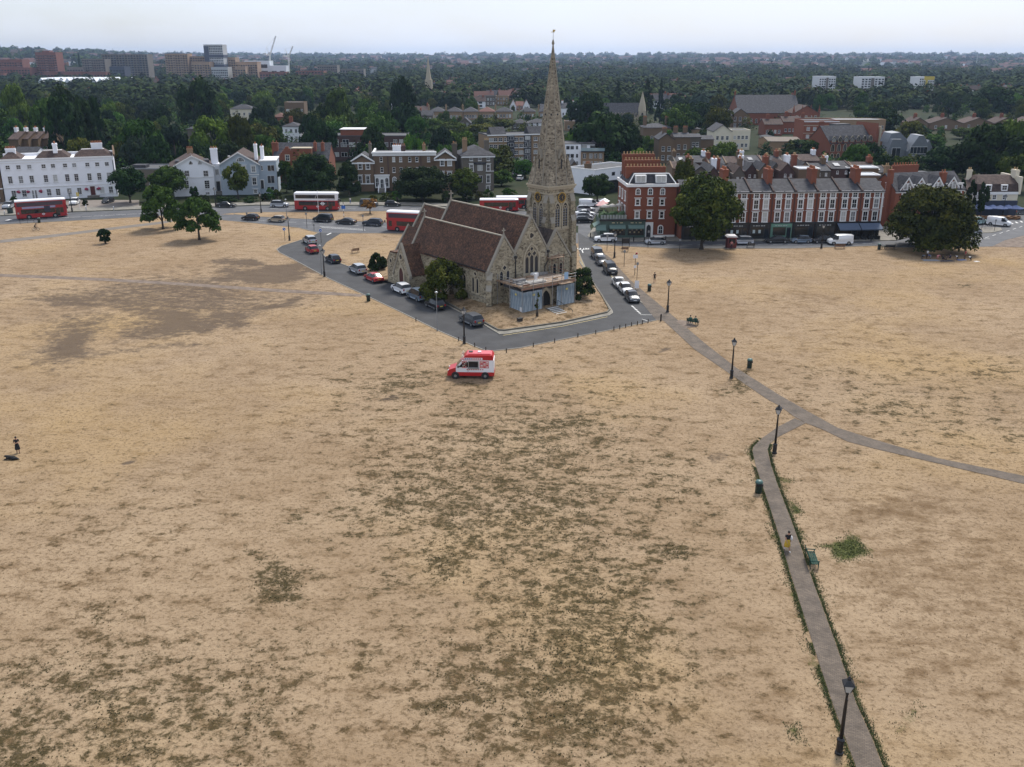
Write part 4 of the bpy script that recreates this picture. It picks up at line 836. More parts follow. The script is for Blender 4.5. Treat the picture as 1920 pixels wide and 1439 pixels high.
h.part(MB().box(0, h.W, 10.2, 11, HZ, HZ+.7, stucco), 'rear_parapet')
h.chim(.1*h.W, 3.2, HZ, 2.4, .9, 2.6, stucco, 6); h.chim(.49*h.W, 2.6, HZ, 1.1, 1.6, 3.6, stucco, 3); h.chim(.86*h.W, 4.2, HZ, 2.8, .9, 3.3, stucco, 7)
h.part(MB().box(h.W-.35, h.W-.2, -.12, 0, .5, HZ-1, iron), 'drainpipe'); h.part(MB().prism([(0, HZ), (11, HZ), (11, HZ+.8), (4.5, HZ+2.6), (0, HZ+.6)], 'x', h.W, h.W+.35, brick_brown), 'party_wall')
flow = mat('basket_flowers', (.30, .035, .07), .9, .6, 9, .5)
for f in (.125, .205, .315, .72, .83):
    o = h.part(MB().blob((f*h.W, -.45, 2.3), .42, flow, 2, f*9, .4, (1.1, .8, .8)), 'hanging_basket'); MB().cyl((f*h.W, 0, 3.0), (f*h.W, -.5, 3.0), .02, .02, 5, iron).cyl((f*h.W, -.45, 3.0), (f*h.W, -.45, 2.5), .012, .012, 5, iron).build('bracket', o)
h0 = h
h = House('house', 'brown brick town house joined to the white hotel', 'house', (-150, 387), (9, 378.3), 11)
h.flat(10.2, brick_brown, felt); h.grid(6, (1.0, 4.4, 7.7), 1.1, 1.7, 'sash', .5); h.band(3.2, 3.5, white); h.chim(h.W-1, 4, 10.2, .9, 2.2, 2.6, stucco, 4)
# ---- low links and grey roofs between hotel and villas
h = House('outbuilding', 'low flat roofed grey annexe between the hotel and the white villa', 'annexe', Y=272, L=224, Rr=330, D=12)
h.flat(h.z(318), brick_grey, felt, par=.3, pm=zinc); h.grid(5, (1.0,), 1.6, 1.3, 'strip')
h.part(MB().box(2, 6, 3, 6, h.z(318), h.z(312), slate), 'roof_light')
# ---- white villa
h = House('villa', 'white gabled villa with two quarter round attic windows', 'villa', (328, 369), (405, 365.5), 13)
ze = h.z(313); rs = h.z(293.5)-ze
h.gable(ze, rs, stucco, slate_brown, axis='y', over=.45, verge=white)
for px_ in (357, 374): h.win(px_, 302, 309, 8, 'lunette')
h.row((350, 385.3), 320.5, 331.5, 9, 'sash'); h.row((349, 387.5), 339, 354, 9, 'sash'); h.win(389, 361, 365.5, 8, 'plain'); h.band(h.z(334), h.z(332.6), white, .1)
h.part(MB().prism([(1.2, ze-.2), (4.6, ze-.2), (4.6, ze+1.4), (1.2, ze+1.4)], 'y', 2.5, 8, slate), 'dormer'); h.part(MB().prism([(6.6, ze-.2), (10.0, ze-.2), (10.0, ze+1.4), (6.6, ze+1.4)], 'y', 2.5, 8, slate), 'dormer')
h.chim(h.W/2, 9, ze+rs-.4, 1.6, .8, 1.7, brick_yellow, 4, pot_m)
lk = h.W; h.part(MB().box(lk, lk+1.9, 1.6, 9, -.3, h.z(310), stucco), 'side_wing'); window(h.e, lk+.95, 1.6, 5.2, .95, 1.5, 'sash'); h.door(lk+.95, 1.0, 2.6, mat('black_door', (.012, .012, .014), .4), 1.6, .8); h.part(MB().box(lk+.2, lk+1.7, .2, 1.6, -.2, .75, paving), 'doorstep')
h.chim(lk+.7, 3.2, h.z(310), 1.9, .8, 4.0, stucco, 3)
# ---- blue-grey villa with bay wing
h = House('villa', 'blue grey gabled villa with fan window and a square bay wing', 'villa', (417, 366), (489, 364.5), 14)
ze = h.z(308.5); rs = h.z(287)-ze
h.gable(ze, rs, stucco_blue, slate_brown, axis='y', over=.45, verge=white)
h.win(450, 295, 303.5, 17, 'lunette'); h.row((456.5, 474.8), 312, 323, 7.5, 'wide'); h.row((456, 476.5), 334, 347, 7.5, 'wide'); h.win(479, 356, 362.5, 6, 'wide'); h.band(h.z(329), h.z(327.5), white, .1)
for x, y in ((2.6, 5), (3.6, 7)): h.part(MB().prism([(y, ze+rs*.55), (y+.9, ze+rs*.55), (y+.9, ze+rs*.55+.1), (y, ze+rs*.55+.1)], 'x', x-.9, x-.3, white), 'roof_light')
zb_ = h.z(303.5, 503); x0 = h.W; x1 = h.pt(518.5, 330)[0]
h.part(MB().box(x0, x1, 1.0, 12, -.3, zb_, stucco_blue), 'bay_wing'); h.part(MB().box(x0+.2, x1+.15, .8, 12, zb_, zb_+.3, white), 'bay_cornice')
for zt, zb2 in ((310, 321), (329.5, 344), (350, 357.5)): h.win(507.5, zt, zb2, 13, 'strip', .95)
h.win(490.8, 311, 320, 3.6, 'plain', .98); h.door(x0+.55, .8, 2.3, MATS['black_door'], 1.0, 1.4)
h.chim(x0-.8, 4, ze+.8, .8, 1.5, 4.2, stucco, 2); h.chim(x0+.9, 4, zb_, .9, 1.4, 3.8, stucco, 3)
# ---- red brick gothic house
h = House('house', 'red brick gothic house with crow stepped gable and tall chimneys', 'house', Y=292, L=512, Rr=616, D=11)
ze = h.z(300); h.gable(ze, 4.4, brick_red, slate, axis='x')
xg, zg = h.pt(541, 300); zt = h.z(275, 541); mb = MB(); mb.box(xg-3.6, xg+3.6, -1.2, 4, -.3, ze, brick_red)
for k in range(7): w_ = 3.5*(1-k/7); mb.box(xg-w_, xg+w_, -1.2, -.7, ze+k*(zt-ze)/7, ze+(k+1)*(zt-ze)/7, brick_red)
h.part(mb, 'stepped_gable'); h.part(MB().prism([(xg-3.4, ze), (xg+3.4, ze), (xg, zt-.4)], 'y', -.7, 5, slate), 'gable_roof'); window(h.e, xg, -1.2, h.z(301, 541), 1.2, 1.7, 'stone')
xs2, _ = h.pt(566, 290); h.part(MB().box(xs2-3, xs2+3, -.6, 3, -.3, h.z(279, 566), brick_red), 'brick_wing'); h.part(MB().box(xs2-3.1, xs2+3.1, -.7, 3.1, h.z(279, 566), h.z(278, 566)+.1, dress), 'coping')
for px_ in (514, 520, 592, 606): x_, _ = h.pt(px_, 290, 3); h.chim(x_, 3, ze, .9, .9, h.z(268, px_, 3)-ze, brick_red, 1)
h.grid(5, (1.2, 4.6), 1.2, 1.9, 'stone')
# ---- dark brick school blocks in the trees
h = House('school_block', 'dark brick flat roofed block with white windows among the trees', 'school', Y=352, L=619, Rr=762, D=14)
zt = h.z(256); h.flat(zt, brick_dark, felt, par=.3, pm=felt)
for p in (622, 631, 648, 741, 752): h.win(p, 262, 272, 7 if p != 648 else 12, 'strip', 0, .5)
xa, _ = h.pt(637, 256); xb, _ = h.pt(680, 256); h.part(MB().box(xa, xb, 2, 10, zt, h.z(243.5, 660, 2), brick_red), 'penthouse'); h.part(MB().box(xa-.3, xb+.3, 1.7, 10.3, h.z(243.5, 660, 2), h.z(242.5, 660, 2), white), 'penthouse_roof')
h.grid(9, (1.5, 5.0), 2.2, 1.6, 'strip')
# ---- brown mansion with white parapet and pedimented wings
h = House('mansion', 'brown brick mansion block with white parapet and two pedimented wings', 'mansion', (662, 358.5), (854, 356.5), 13)
xl, xr = h.pt(701, 330)[0], h.pt(817.5, 330)[0]; zp = h.z(292.5)
h.part(MB().box(xl, xr, .3, 12, -.3, zp, brick_brown), 'wall'); h.part(MB().box(xl+.3, xr-.3, .6, 11.7, zp+.02, zp+.5, felt), 'roof')
h.part(MB().box(xl-.2, xr+.2, .0, .6, zp, zp+1.15, white).box(xl-.4, xr+.3, -.25, .6, zp+.7, zp+1.0, white).box(xl-.2, xl+.3, .6, 11.9, zp, zp+1.1, white), 'parapet')
for a, b_, ap in ((0, xl, 291), (xr, h.W, 285)):
    zc_ = h.z(304) if a == 0 else h.z(298.5, 836); za = h.z(ap, 681 if a == 0 else 835)
    h.part(MB().prism([(a, -.3), (b_, -.3), (b_, zc_), ((a+b_)/2, za-.3), (a, zc_)], 'y', -.9, 10, brick_brown), 'wing_wall')
    k = (za-zc_)/((b_-a)/2)
    h.part(MB().prism([(a-.4, zc_-.2), ((a+b_)/2, za), (b_+.4, zc_-.2), (b_+.4, zc_), ((a+b_)/2, za+.25), (a-.4, zc_)], 'y', -1.1, 10, slate), 'wing_roof')
    p = h.part(MB().box(a-.45, b_+.45, -1.35, -.9, zc_-.35, zc_, white), 'pediment')
    for sg in (0, 1):
        xa = a-.45 if not sg else b_+.45; MB().prism([(xa, zc_), ((a+b_)/2, za+.05), ((a+b_)/2, za+.5), (xa, zc_+.4)], 'y', -1.35, -1.0, white).build('raking_cornice', p)
    h.band(zc_-6.0, zc_-5.7, white, .12, a, b_, 'string_course', -.9)
for p in (675, 689.5): h.win(p, 307, 317.5, 7, 'wide', -.9); h.win(p, 330, 345, 7, 'wide', -.9)
for p in (829, 843): h.win(p, 301, 311, 6.5, 'wide', -.9); h.win(p, 323, 336, 6.5, 'wide', -.9)
for p in (714.5, 738, 751, 768, 781.5, 803.5): h.win(p, 294.5, 303.5, 5.4, 'plain', .3, .5)
for p in (716, 738.5, 752, 768, 782, 804): h.win(p, 314, 323.5, 5.4, 'plain', .3, .5)
for p in (739.5, 754, 770, 784, 804): h.win(p, 333, 343, 5.4, 'arch', .3)
for p in (728.5, 790): x_, _ = h.pt(p, 330, .3); h.part(MB().box(x_-.12, x_+.12, .12, .3, 0, zp, brick_dark), 'drainpipe')
xd, _ = h.pt(717, 345); o = h.part(MB().box(xd-2.0, xd+2.0, -1.2, .3, .9, 4.2, white).box(xd-2.15, xd+2.15, -1.35, .3, 4.2, 4.5, white), 'entrance_porch')
for dx in (-1.35, 0, 1.35): window(h.e, xd+dx, -1.2, 1.3 if dx else .95, .8, 2.4, 'arch', 0, .2)
for sg in (-1, 1): MB().prism([(-4.4, 0), (-4.4, .5), (-1.2, 1.9), (-1.2, .9), (-1.5, 0)], 'x', xd+sg*.95-.12, xd+sg*.95+.12, white).build('stair_wall', o)
for k in range(6): MB().box(xd-.83, xd+.83, -4.2+k*.5, -1.2, 0, .15*(k+1), paving).build('step', o)
h.chim(h.pt(744, 285, 3)[0], 3, zp, 2.3, 1.0, 2.6, stucco, 4); h.chim(h.pt(756, 285, 3)[0], 4.5, zp, 1.1, 1.0, 2.4, brick_dark, 2); h.chim(h.pt(795, 285, 5)[0], 6, zp, .9, 1, 2.6, brick_yellow, 2); h.chim(h.pt(699, 285, 2)[0]-.8, 3, zp-1, .8, 1.2, 4.2, brick_grey, 2); h.chim(h.W-.3, 3, zp-1, .8, .9, 4, brick_grey, 2)
# ---- grey brick villa
h = House('villa', 'grey brick villa with hipped slate roof and white two storey bay', 'villa', (868, 359), (926, 357.5), 12)
ze = h.z(292.5); h.hip(ze, h.z(273, 897, 5)-ze, brick_grey, slate, inset=4.2, over=.6); h.band(ze-.45, ze, white, .5, -.3, h.W+.3, 'cornice')
for p in (883.5, 899.5, 915.5): h.win(p, 295, 301.5, 6, 'plain'); 
for zt, zb2 in ((309, 321), (329, 343)):
    for p in (884, 915.5): h.win(p, zt, zb2, 6, 'wide')
xb = h.pt(900, 330)[0]; h.part(MB().prism([(xb-1.7, 0), (xb-1.1, -1.1), (xb+1.1, -1.1), (xb+1.7, 0)], 'z', -.3, h.z(308, 900), brick_grey), 'bay'); h.part(MB().prism([(xb-1.9, 0), (xb-1.2, -1.35), (xb+1.2, -1.35), (xb+1.9, 0)], 'z', h.z(308, 900), h.z(304.5, 900), slate), 'bay_roof'); h.band(h.z(322.3), h.z(321.2), white, .12)
for zt, zb2 in ((309.5, 320.5), (329.5, 342.5)): h.win(900, zt, zb2, 9, 'strip', -1.1); 
h.win(915, 349, 356, 6, 'wide'); h.chim(1.2, 3.5, ze+.6, 1.3, .9, 3.6, brick_yellow, 3, pot_y); h.chim(h.W-1.2, 5, ze+.6, 1.3, .9, 3.2, brick_grey, 3, pot_y); h.chim(-1.2, 6, ze-4, 1, 1, 6.8, brick_grey, 2, pot_y)
# ---- tan flats and modern flats
h = House('apartment_block', 'tan brick four storey apartment block behind the spire', 'flats', Y=338, YR=345, L=914, Rr=1036, D=12)
zt = h.z(253.5); h.flat(zt, brick_yellow, felt, par=.35, pm=felt); h.band(zt-.1, zt+.25, white, .3, name='eaves')
for r_ in range(4):
    z_ = 1.2+r_*(zt-1)/4.0
    for i, p in enumerate((921, 929, 938.5, 947, 951.5, 968, 977, 985, 993, 1004, 1014, 1024)):
        x_, _ = h.pt(p, 280); window(h.e, x_, 0, z_, .7 if i in (3, 4, 8) else 1.4, 1.25, 'plain', 0, .5)
for p in (957.5, 989): x_, _ = h.pt(p, 280); h.part(MB().box(x_-1.4, x_+1.4, -.12, 0, .2, zt, slate), 'stair_panel')
for p in (957.5, 989):
    x_, _ = h.pt(p, 280)
    for r_ in range(4): window(h.e, x_, -.12, 1.6+r_*(zt-1)/4, 1.9, 1.2, 'strip', 0, .4)
h.part(MB().prism([(2.2, zt), (8.5, zt), (5.5, zt+2.6)], 'x', 2.0, 7.6, slate), 'roof_house'); h.part(MB().prism([(2.2, zt), (8.5, zt), (5.5, zt+2.6)], 'x', 16.0, 23, slate), 'roof_house')
h = House('apartment_block', 'modern white and tan flats with glass balconies behind the spire', 'flats', Y=318, L=1040, Rr=1132, D=12)
zt = h.z(271); xm = h.pt(1089, 300)[0]; h.flat(zt, stucco, felt, 0, xm, par=.2, pm=felt); h.part(MB().box(xm, h.W, -.6, 11, -.3, h.z(283, 1110), brick_yellow), 'brick_wing'); h.part(MB().box(xm+.3, h.W-3, .8, 11, h.z(283, 1110), zt, stucco), 'penthouse'); h.part(MB().box(xm-.4, h.W-2.6, .3, 11.3, zt, zt+.3, slate), 'roof')
for p, w_ in ((1065, 6), (1073, 6), (1082, 4)):
    for zz in ((274, 280.5), (289, 296), (303, 310)): h.win(p, *zz, w_, 'dark', 0, .3)
for p in (1096, 1108, 1117, 1126):
    for zz in ((288, 297.5), (303, 311.5)): h.win(p, *zz, 6, 'strip', -.6, .5)
for p in (1096, 1111): h.win(p, 273, 281, 9, 'dark', .8)
o = h.part(MB().box(xm-.1, h.W+.1, -1.5, -1.45, h.z(283, 1110)+.02, h.z(283, 1110)+1.0, mat('balcony_glass', (.22, .30, .32), .1, spec=.8)), 'balcony_glass'); MB().box(xm-.1, h.W+.1, -1.5, -.6, h.z(283, 1110)-.2, h.z(283, 1110)+.02, slate).build('balcony_floor', o)
# ---- white painted side block and low dark shop, left of the red corner building
h = House('shop_building', 'white painted two storey building with black shopfront beside a dark tree', 'shop', Y=262, YR=276, L=1116, Rr=1197, D=10)
zt = h.z(316); h.flat(zt, stucco, felt, par=.4, pm=white)
for p in (1131.5, 1150, 1166): h.win(p, 323+(1150-p)*.12, 329.5+(1150-p)*.12, 6, 'dark'); 
for p in (1151, 1166): h.win(p, 339, 346.5, 6, 'dark')
h.part(MB().box(0, h.W, -.3, 0, -.2, 3.4, dark_shop), 'shopfront'); h.chim(3, 5, zt, 2.2, .8, 1.4, brick_brown, 4)
h = House('public_house', 'low brown brick pub with dark ground floor near the spire', 'pub', Y=268, L=1070, Rr=1116, D=9)
zt = h.z(338); h.gable(zt, 2.4, brick_brown, slate); h.part(MB().box(0, h.W, -.25, 0, -.2, 3.2, dark_shop), 'ground_floor'); h.row((1076, 1084, 1095, 1106), 340, 349, 5, 'strip', 0, .6)
h = House('house', 'brown brick house with tan gable between the flats and the white shop', 'house', Y=298, L=1062, Rr=1128, D=10)
zt = h.z(322); h.gable(zt, 3.0, brick_brown, slate, 0, h.W*.45, axis='y'); h.flat(zt-.5, brick_yellow, felt, h.W*.46, h.W); h.part(MB().box(2, 4, -.2, 0, zt-1, zt+.6, zinc), 'roof_light')
# ---- red corner building with mansard, green shop
h = House('corner_building', 'tall red brick corner building with white arched windows and slate mansard', 'building', (1174, 446), (1264, 445), 12)
zc_ = h.z(350.5); zk = h.z(345)
h.walls(zc_, brick_red); h.band(zc_, zk, white, .45, -.3, h.W+.3, 'cornice'); h.part(MB().box(-.35, 0, 0, 12, zc_, zk, white), 'cornice_return')
zm = h.z(326, 1219, 1.5)
h.part(MB().add([(.2, .3, zk), (h.W-.2, .3, zk), (h.W-.2, 11.5, zk), (.2, 11.5, zk), (1.5, 1.6, zm), (h.W-1.5, 1.6, zm), (h.W-1.5, 10, zm), (1.5, 10, zm)], [(0, 1, 5, 4), (1, 2, 6, 5), (2, 3, 7, 6), (3, 0, 4, 7), (4, 5, 6, 7), (3, 2, 1, 0)], slate), 'mansard')
for a_, b_ in (((.2, .3, zk), (1.5, 1.6, zm)), ((h.W-.2, .3, zk), (h.W-1.5, 1.6, zm)), ((1.5, 1.6, zm), (h.W-1.5, 1.6, zm))): h.part(MB().cyl(a_, b_, .12, .12, 6, white), 'lead_hip')
for p in (1201.5, 1239.5):
    x_, z_ = h.pt(p, 343, .4); o = h.part(MB().box(x_-1.15, x_+1.15, .35, 2, z_, z_+1.5, white), 'dormer'); window(h.e, x_, .35, z_+.1, 1.9, 1.3, 'strip', 0, .6)
cols = (1196, 1219, 1242)
for i, p in enumerate(cols): h.win(p+.6, 354.5, 365, 6, 'arch', 0, .6); h.win(p-.2, 374, 385, 7.4, 'wide', 0, .6); h.win(p-1.2, 397, 409.5, 7.4, 'wide', 0, .6)
xd = h.pt(1215.5, 430)[0]; o = h.part(MB().box(xd-.95, xd+.95, -.3, 0, .1, h.z(417, 1215), white), 'door_surround'); MB().prism(arch(xd, .15, .9, 2.6, 6, .8), 'y', -.33, -.28, MATS['black_door']).build('door', o)
h.win(1238.5, 424, 438, 7, 'arch', 0, .6); h.band(.0, .5, white, .1, h.pt(1224, 430)[0], h.W, 'plinth')
for k, (dz, n_) in enumerate(((0, 12), (1.8, 11), (3.4, 10))):
    y_ = 3.5+k*4.2
    o = chimney(h.e, h.W*.42-.1*k, 4.0+k*3.8, zm-1.2, 8.4-.7*k, .8, 2.3+dz*.55, brick_red, n_, pot_y, 'chimney_stack')
h.grid(3, (4.4, 7.4), 1.0, 1.7, 'wide', 1, 11, face='L')
hs_ = h
h = House('corner_shop', 'dark green single storey corner shop with awnings and roof terrace planters', 'shop', (1124, 446.5), (1208.5, 446.2), 9)
zt = h.z(412); h.part(MB().box(0, h.W, -.35, 8, -.2, zt, green_paint), 'shopfront'); xx_ = h.pt(1174, 430)[0]; h.part(MB().box(.1, xx_-.1, -.3, 8, zt, zt+.12, felt), 'roof_terrace')
h.part(MB().box(-.15, h.W+.1, -.6, -.35, zt-.25, zt+.02, dark_shop), 'fascia_cornice'); 
for x0, x1 in ((1142, 1172), (1177, 1207)):
    a_, b_ = h.pt(x0, 425)[0], h.pt(x1, 425)[0]; awning(h.e, a_, b_, h.z(421.5), .55, 1.0, green_aw, y=-.35)
    o = h.part(MB().box(a_, b_, -.4, -.34, .6, h.z(428.5), mat('shop_window', (.03, .026, .02), .15, spec=.7)), 'shop_window')
    for k in range(6): MB().box(a_+.3+k*(b_-a_-.6)/6, a_+.3+(k+.7)*(b_-a_-.6)/6, -.42, -.4, 1.1+(k % 2)*.5, 1.4+(k % 2)*.5, mat('display_goods', (.28, .22, .13), .7, .5, 6, rnd=.4)).build('display', o)
    sign_text('xxxxx & xxxxx'.replace('xxxxx', 'Hand'), h.e, (a_+b_)/2, h.z(418.5), .42, gold_sign, -.37) if False else None
    for k in (-1, 0, 1): h.part(MB().box((a_+b_)/2+k*.85-(.3 if k else .12), (a_+b_)/2+k*.85+(.3 if k else .12), -.37, -.35, h.z(418.4), h.z(417), gold_sign), 'sign_lettering')
awning(h.e, -.9, 1.2, h.z(421), .9, 1.3, green_aw, y=-.35); o = h.part(MB().add([(-.02, -.4, h.z(418)), (-.02, 3, h.z(418)), (-1.3, 3, h.z(424)), (-1.3, -1.2, h.z(424))], [(0, 1, 2, 3)], green_aw), 'side_awning')
for k in range(9): MB().box(xx_*k/9+.1, xx_*(k+1)/9-.05, -.25, -.22, zt+.15, zt+1.0, mat('terrace_glass', (.24, .28, .28), .15, spec=.7)).build('glass_screen', h.e)
leafm = mat('planter_leaves', (.045, .085, .03), .9, .5, 6, .6)
for k in range(9): h.part(MB().blob((xx_*(k+.5)/9, .6+(k % 3)*1.2, zt+.75), .55+.15*(k % 2), leafm, 2, k, .5), 'terrace_plant')
for k in range(3): h.part(MB().lathe([(.05, zt), (.05, zt+2.1), (1.3, zt+2.05), (.1, zt+2.6)], 10, (1.5+k*1.6, 4+k*.8), mat('canvas', (.55, .52, .47), .9)), 'terrace_parasol')
# ---- the long terrace with shops
T = House('shop_terrace', 'long red brick terrace of shops with white framed sash windows and slate roof', 'terrace', (1276, 450.6), (1646, 446), 10)
h = T; ze = h.z(360, 1500); zr = h.z(337.5, 1500, 5); zf = h.z(418, 1500); NU = 9; U = h.W/NU
h.gable(ze, zr-ze, brick_red, slate, axis='x', over=.4)
h.band(ze-.3, ze-.02, white, .2, 0, h.W, 'eaves_cornice'); h.band(zf-.05, zf+.18, dark_shop, .35, 0, h.W, 'shop_cornice')
wy = [(h.z(371.5, 1500), 1.05), (h.z(391.5, 1500), 1.85), (h.z(416, 1500), 2.0)]
for i in range(NU):
    xc = (i+.5)*U
    for s_ in (-1, 1):
        for (z_, h_), st in zip(wy, ('wide', 'wide', 'wide')): window(h.e, xc+s_*U*.22, 0, z_, 1.0, h_, 'wide', 0, .35)
    if i: h.part(MB().box(i*U-.09, i*U+.09, -.12, 0, zf, ze-.3, brick_dark), 'drainpipe')
    if 0 < i: h.part(MB().prism([(-.35, ze-.1), (5, zr+.25), (10.3, ze-.1), (10.3, ze+.35), (5, zr+.62), (-.35, ze+.35)], 'x', i*U-.16, i*U+.16, slate_brown), 'party_wall')
    if i in (2, 4, 6, 8): chimney(h.e, i*U, 4.2, zr-1.6, 1.1, 3.0, 4.0, brick_red, 5)
h.part(MB().box(h.W-.3, h.W+.06, -.14, .3, zf, ze, white), 'white_quoin')
shopcols = [dark_shop, dark_shop, dark_shop, dark_shop, mat('shop_mint', (.10, .20, .155), .5), dark_shop, dark_shop, dark_shop, dark_shop]
for i in range(NU):
    a_, b_ = i*U+.08, (i+1)*U-.08; sm = shopcols[i]
    o = h.part(MB().box(a_, b_, -.3, 0, .1, zf-.06, sm), 'shopfront')
    MB().box(a_+.5, b_-1.3, -.34, -.29, .8, 2.5, MATS['shop_window']).build('shop_window', o); MB().box(b_-1.1, b_-.25, -.33, -.29, .12, 2.4, glass_d).build('shop_door', o)
    if i not in (7, 8):
        MB().box(a_+.1, b_-.1, -.36, -.3, zf-.75, zf-.2, sm if i != 4 else mat('mint_fascia', (.12, .26, .19), .5)).build('fascia', o)
        for k in range(5): MB().box(a_+.9+k*.55, a_+.9+k*.55+.3+.12*(k % 2), -.375, -.36, zf-.58, zf-.4, mat('sign_white', (.42, .42, .40), .6)).build('sign_lettering', o)
    if i in (1, 2, 3): 
        for k in range(2): MB().box(a_+.9+k*1.2, a_+1.4+k*1.2, -.355, -.345, 1.3, 2.0, mat('window_poster', (.45, .52, .52), .6)).build('window_poster', o)
for i in (7, 8): awning(h.e, i*U+.1, (i+1)*U-.1, zf-.15, 1.0, 1.9, blue_aw, y=-.3)
awning(h.e, h.W+.0, h.W+.4, zf-.4, .8, 1.6, blue_aw, 'end_awning', .9)
for k in range(6): h.part(MB().box(7*U+.4+k*1.45, 7*U+1.4+k*1.45, -2.6, -2.0, .1, .85, dark_shop).box(7*U+.5+k*1.45, 7*U+.7+k*1.45, -2.5, -2.1, .85, 1.2, dark_shop), 'pavement_planter')
T.grid(2, (4.6, 7.4), .9, 1.6, 'sash', 2, 8, face='R')
# ---- brick building with white bargeboard gables
h = House('gabled_building', 'red brick building with four white bargeboard dormers behind the round tree', 'building', (1671, 427), (1798, 421), 11)
ze = h.z(357); zr = h.z(325, 1735, 4)
h.gable(ze, zr-ze, brick_red, slate, axis='x', D=9); h.band(ze-.4, ze, white, .25, name='eaves')
for p, ap in ((1703, 335), (1727.5, 335.5), (1760, 334), (1787.5, 333.5)):
    x_, za = h.pt(p, ap, -.1); w_ = 1.75; z0 = ze+.2
    o = h.part(MB().prism([(x_-w_*.8, z0), (x_+w_*.8, z0), (x_, za-.2)], 'y', -.1, 3, brick_red), 'dormer')
    for sg in (-1, 1): MB().prism([(x_+sg*w_, z0-.1), (x_+sg*w_, z0+.3), (x_, za+.3), (x_, za-.15)], 'y', -.45, -.12, white).build('bargeboard', o); MB().prism([(x_+sg*w_, z0+.3), (x_, za+.3), (x_, za+.45), (x_+sg*w_, z0+.45)], 'y', -.4, 3.2, slate).build('dormer_roof', o)
    for dx in (-.45, .45): window(h.e, x_+dx, -.1, z0+.1, .6, 1.3, 'arch', 0, .4)
h.grid(6, (1.2, 4.4, 7.2), 1.1, 1.8, 'wide'); h.grid(2, (4.2, 7.4), .9, 1.7, 'wide', 1.5, 8, face='L')
h.chim(-.3, 2.2, 0, .9, 1.1, zr+1.2, brick_red, 1, pot_y); h.chim(h.pt(1775, 330)[0], 1.2, ze, 1.3, .9, 3.6, brick_red, 2); h.part(MB().box(3, h.W-4, 5, 10, zr-.6, zr-.2, felt), 'flat_roof'); h.chim(h.W*.42, 8, zr-.8, 6.5, .8, 2.2, brick_red, 9); h.chim(h.W*.15, 8, zr-.8, 1, .8, 2.2, brick_yellow, 2, pot_y)
# ---- cream pub with blue parasols
h = House('public_house', 'cream rendered pub with slate mansard and dark blue ground floor', 'pub', (1808, 405), (1902, 404.5), 11)
ze = h.z(361); zr = h.z(329, 1860, 4)
h.walls(ze, cream); h.band(ze-.5, ze+.1, white, .25, name='cornice'); h.part(MB().box(-.05, h.W+.05, -.3, 0, -.2, h.z(376.5), mat('navy_paint', (.02, .03, .06), .5)), 'ground_floor')
xm = h.pt(1834, 350)[0]; zl = ze+1.9
h.part(MB().add([(xm, -.2, ze), (h.W, -.2, ze), (h.W, 10, ze), (xm, 10, ze), (xm, .5, zl), (h.W, .5, zl), (h.W, 9, zl), (xm, 9, zl), (xm+1.5, 4, zr), (h.W, 4, zr), (h.W, 5.5, zr), (xm+1.5, 5.5, zr)], [(0, 1, 5, 4), (1, 2, 6, 5), (2, 3, 7, 6), (3, 0, 4, 7), (4, 5, 9, 8), (5, 6, 10, 9), (6, 7, 11, 10), (7, 4, 8, 11), (8, 9, 10, 11)], slate_brown), 'mansard')
h.part(MB().prism([(-.2, ze), (10, ze), (5, ze+2.4)], 'x', .2, xm-.1, slate_brown), 'wing_roof'); h.part(MB().box(h.W-.1, h.W+.4, -.3, 9, ze-.5, ze+3.6, cream), 'gable_wall')
for p in (1854, 1884): x_ = h.pt(p, 350)[0]; h.part(MB().box(x_-.8, x_+.8, .0, 2, ze+.35, ze+1.8, white), 'dormer'); window(h.e, x_, .0, ze+.5, 1.2, 1.1, 'sash', 0, .1)
h.row((1814, 1829, 1834, 1865, 1884), 366, 374.5, 7, 'sash', 0, .05)
h.chim(h.W+.1, 3, ze+3.0, .9, 2.2, 1.9, cream, 2, pot_y); h.chim(xm+.5, 6, ze, .9, .9, 4.6, cream, 2, pot_y)
pub = h
navy_cloth = mat('blue_parasol_cloth', (.055, .085, .19), .85, rnd=.15)
for k in range(6):
    p = g(1829+k*14.5, 408+(.6 if k % 2 else -.4)); o = thing('parasol', 'blue pub parasol over wooden tables outside the cream pub', 'parasol', p, 0, 'parasols outside the pub')
    MB().cyl((0, 0, 0), (0, 0, 2.5), .04, .04, 6, iron).build('pole', o); MB().lathe([(1.75, 2.15), (1.75, 2.3), (.06, 2.95), (.02, 3.0)], 8, (0, 0), navy_cloth, False).build('canopy', o)
wood_t = mat('table_wood', (.24, .13, .06), .8, .3, 3)
for k in range(7):
    p = g(1826+k*13, 411.5); o = thing('picnic_table', 'wooden table under the blue parasols', 'table', p, .1*k, 'tables outside the pub')
    MB().box(-.9, .9, -.4, .4, .72, .78, wood_t).build('table_top', o)
    for s_ in (-1, 1): MB().box(-.9, .9, s_*.7-.14, s_*.7+.14, .42, .47, wood_t).build('seat', o); MB().box(s_*.65-.05, s_*.65+.05, -.75, .75, 0, .72, wood_t).build('trestle', o)
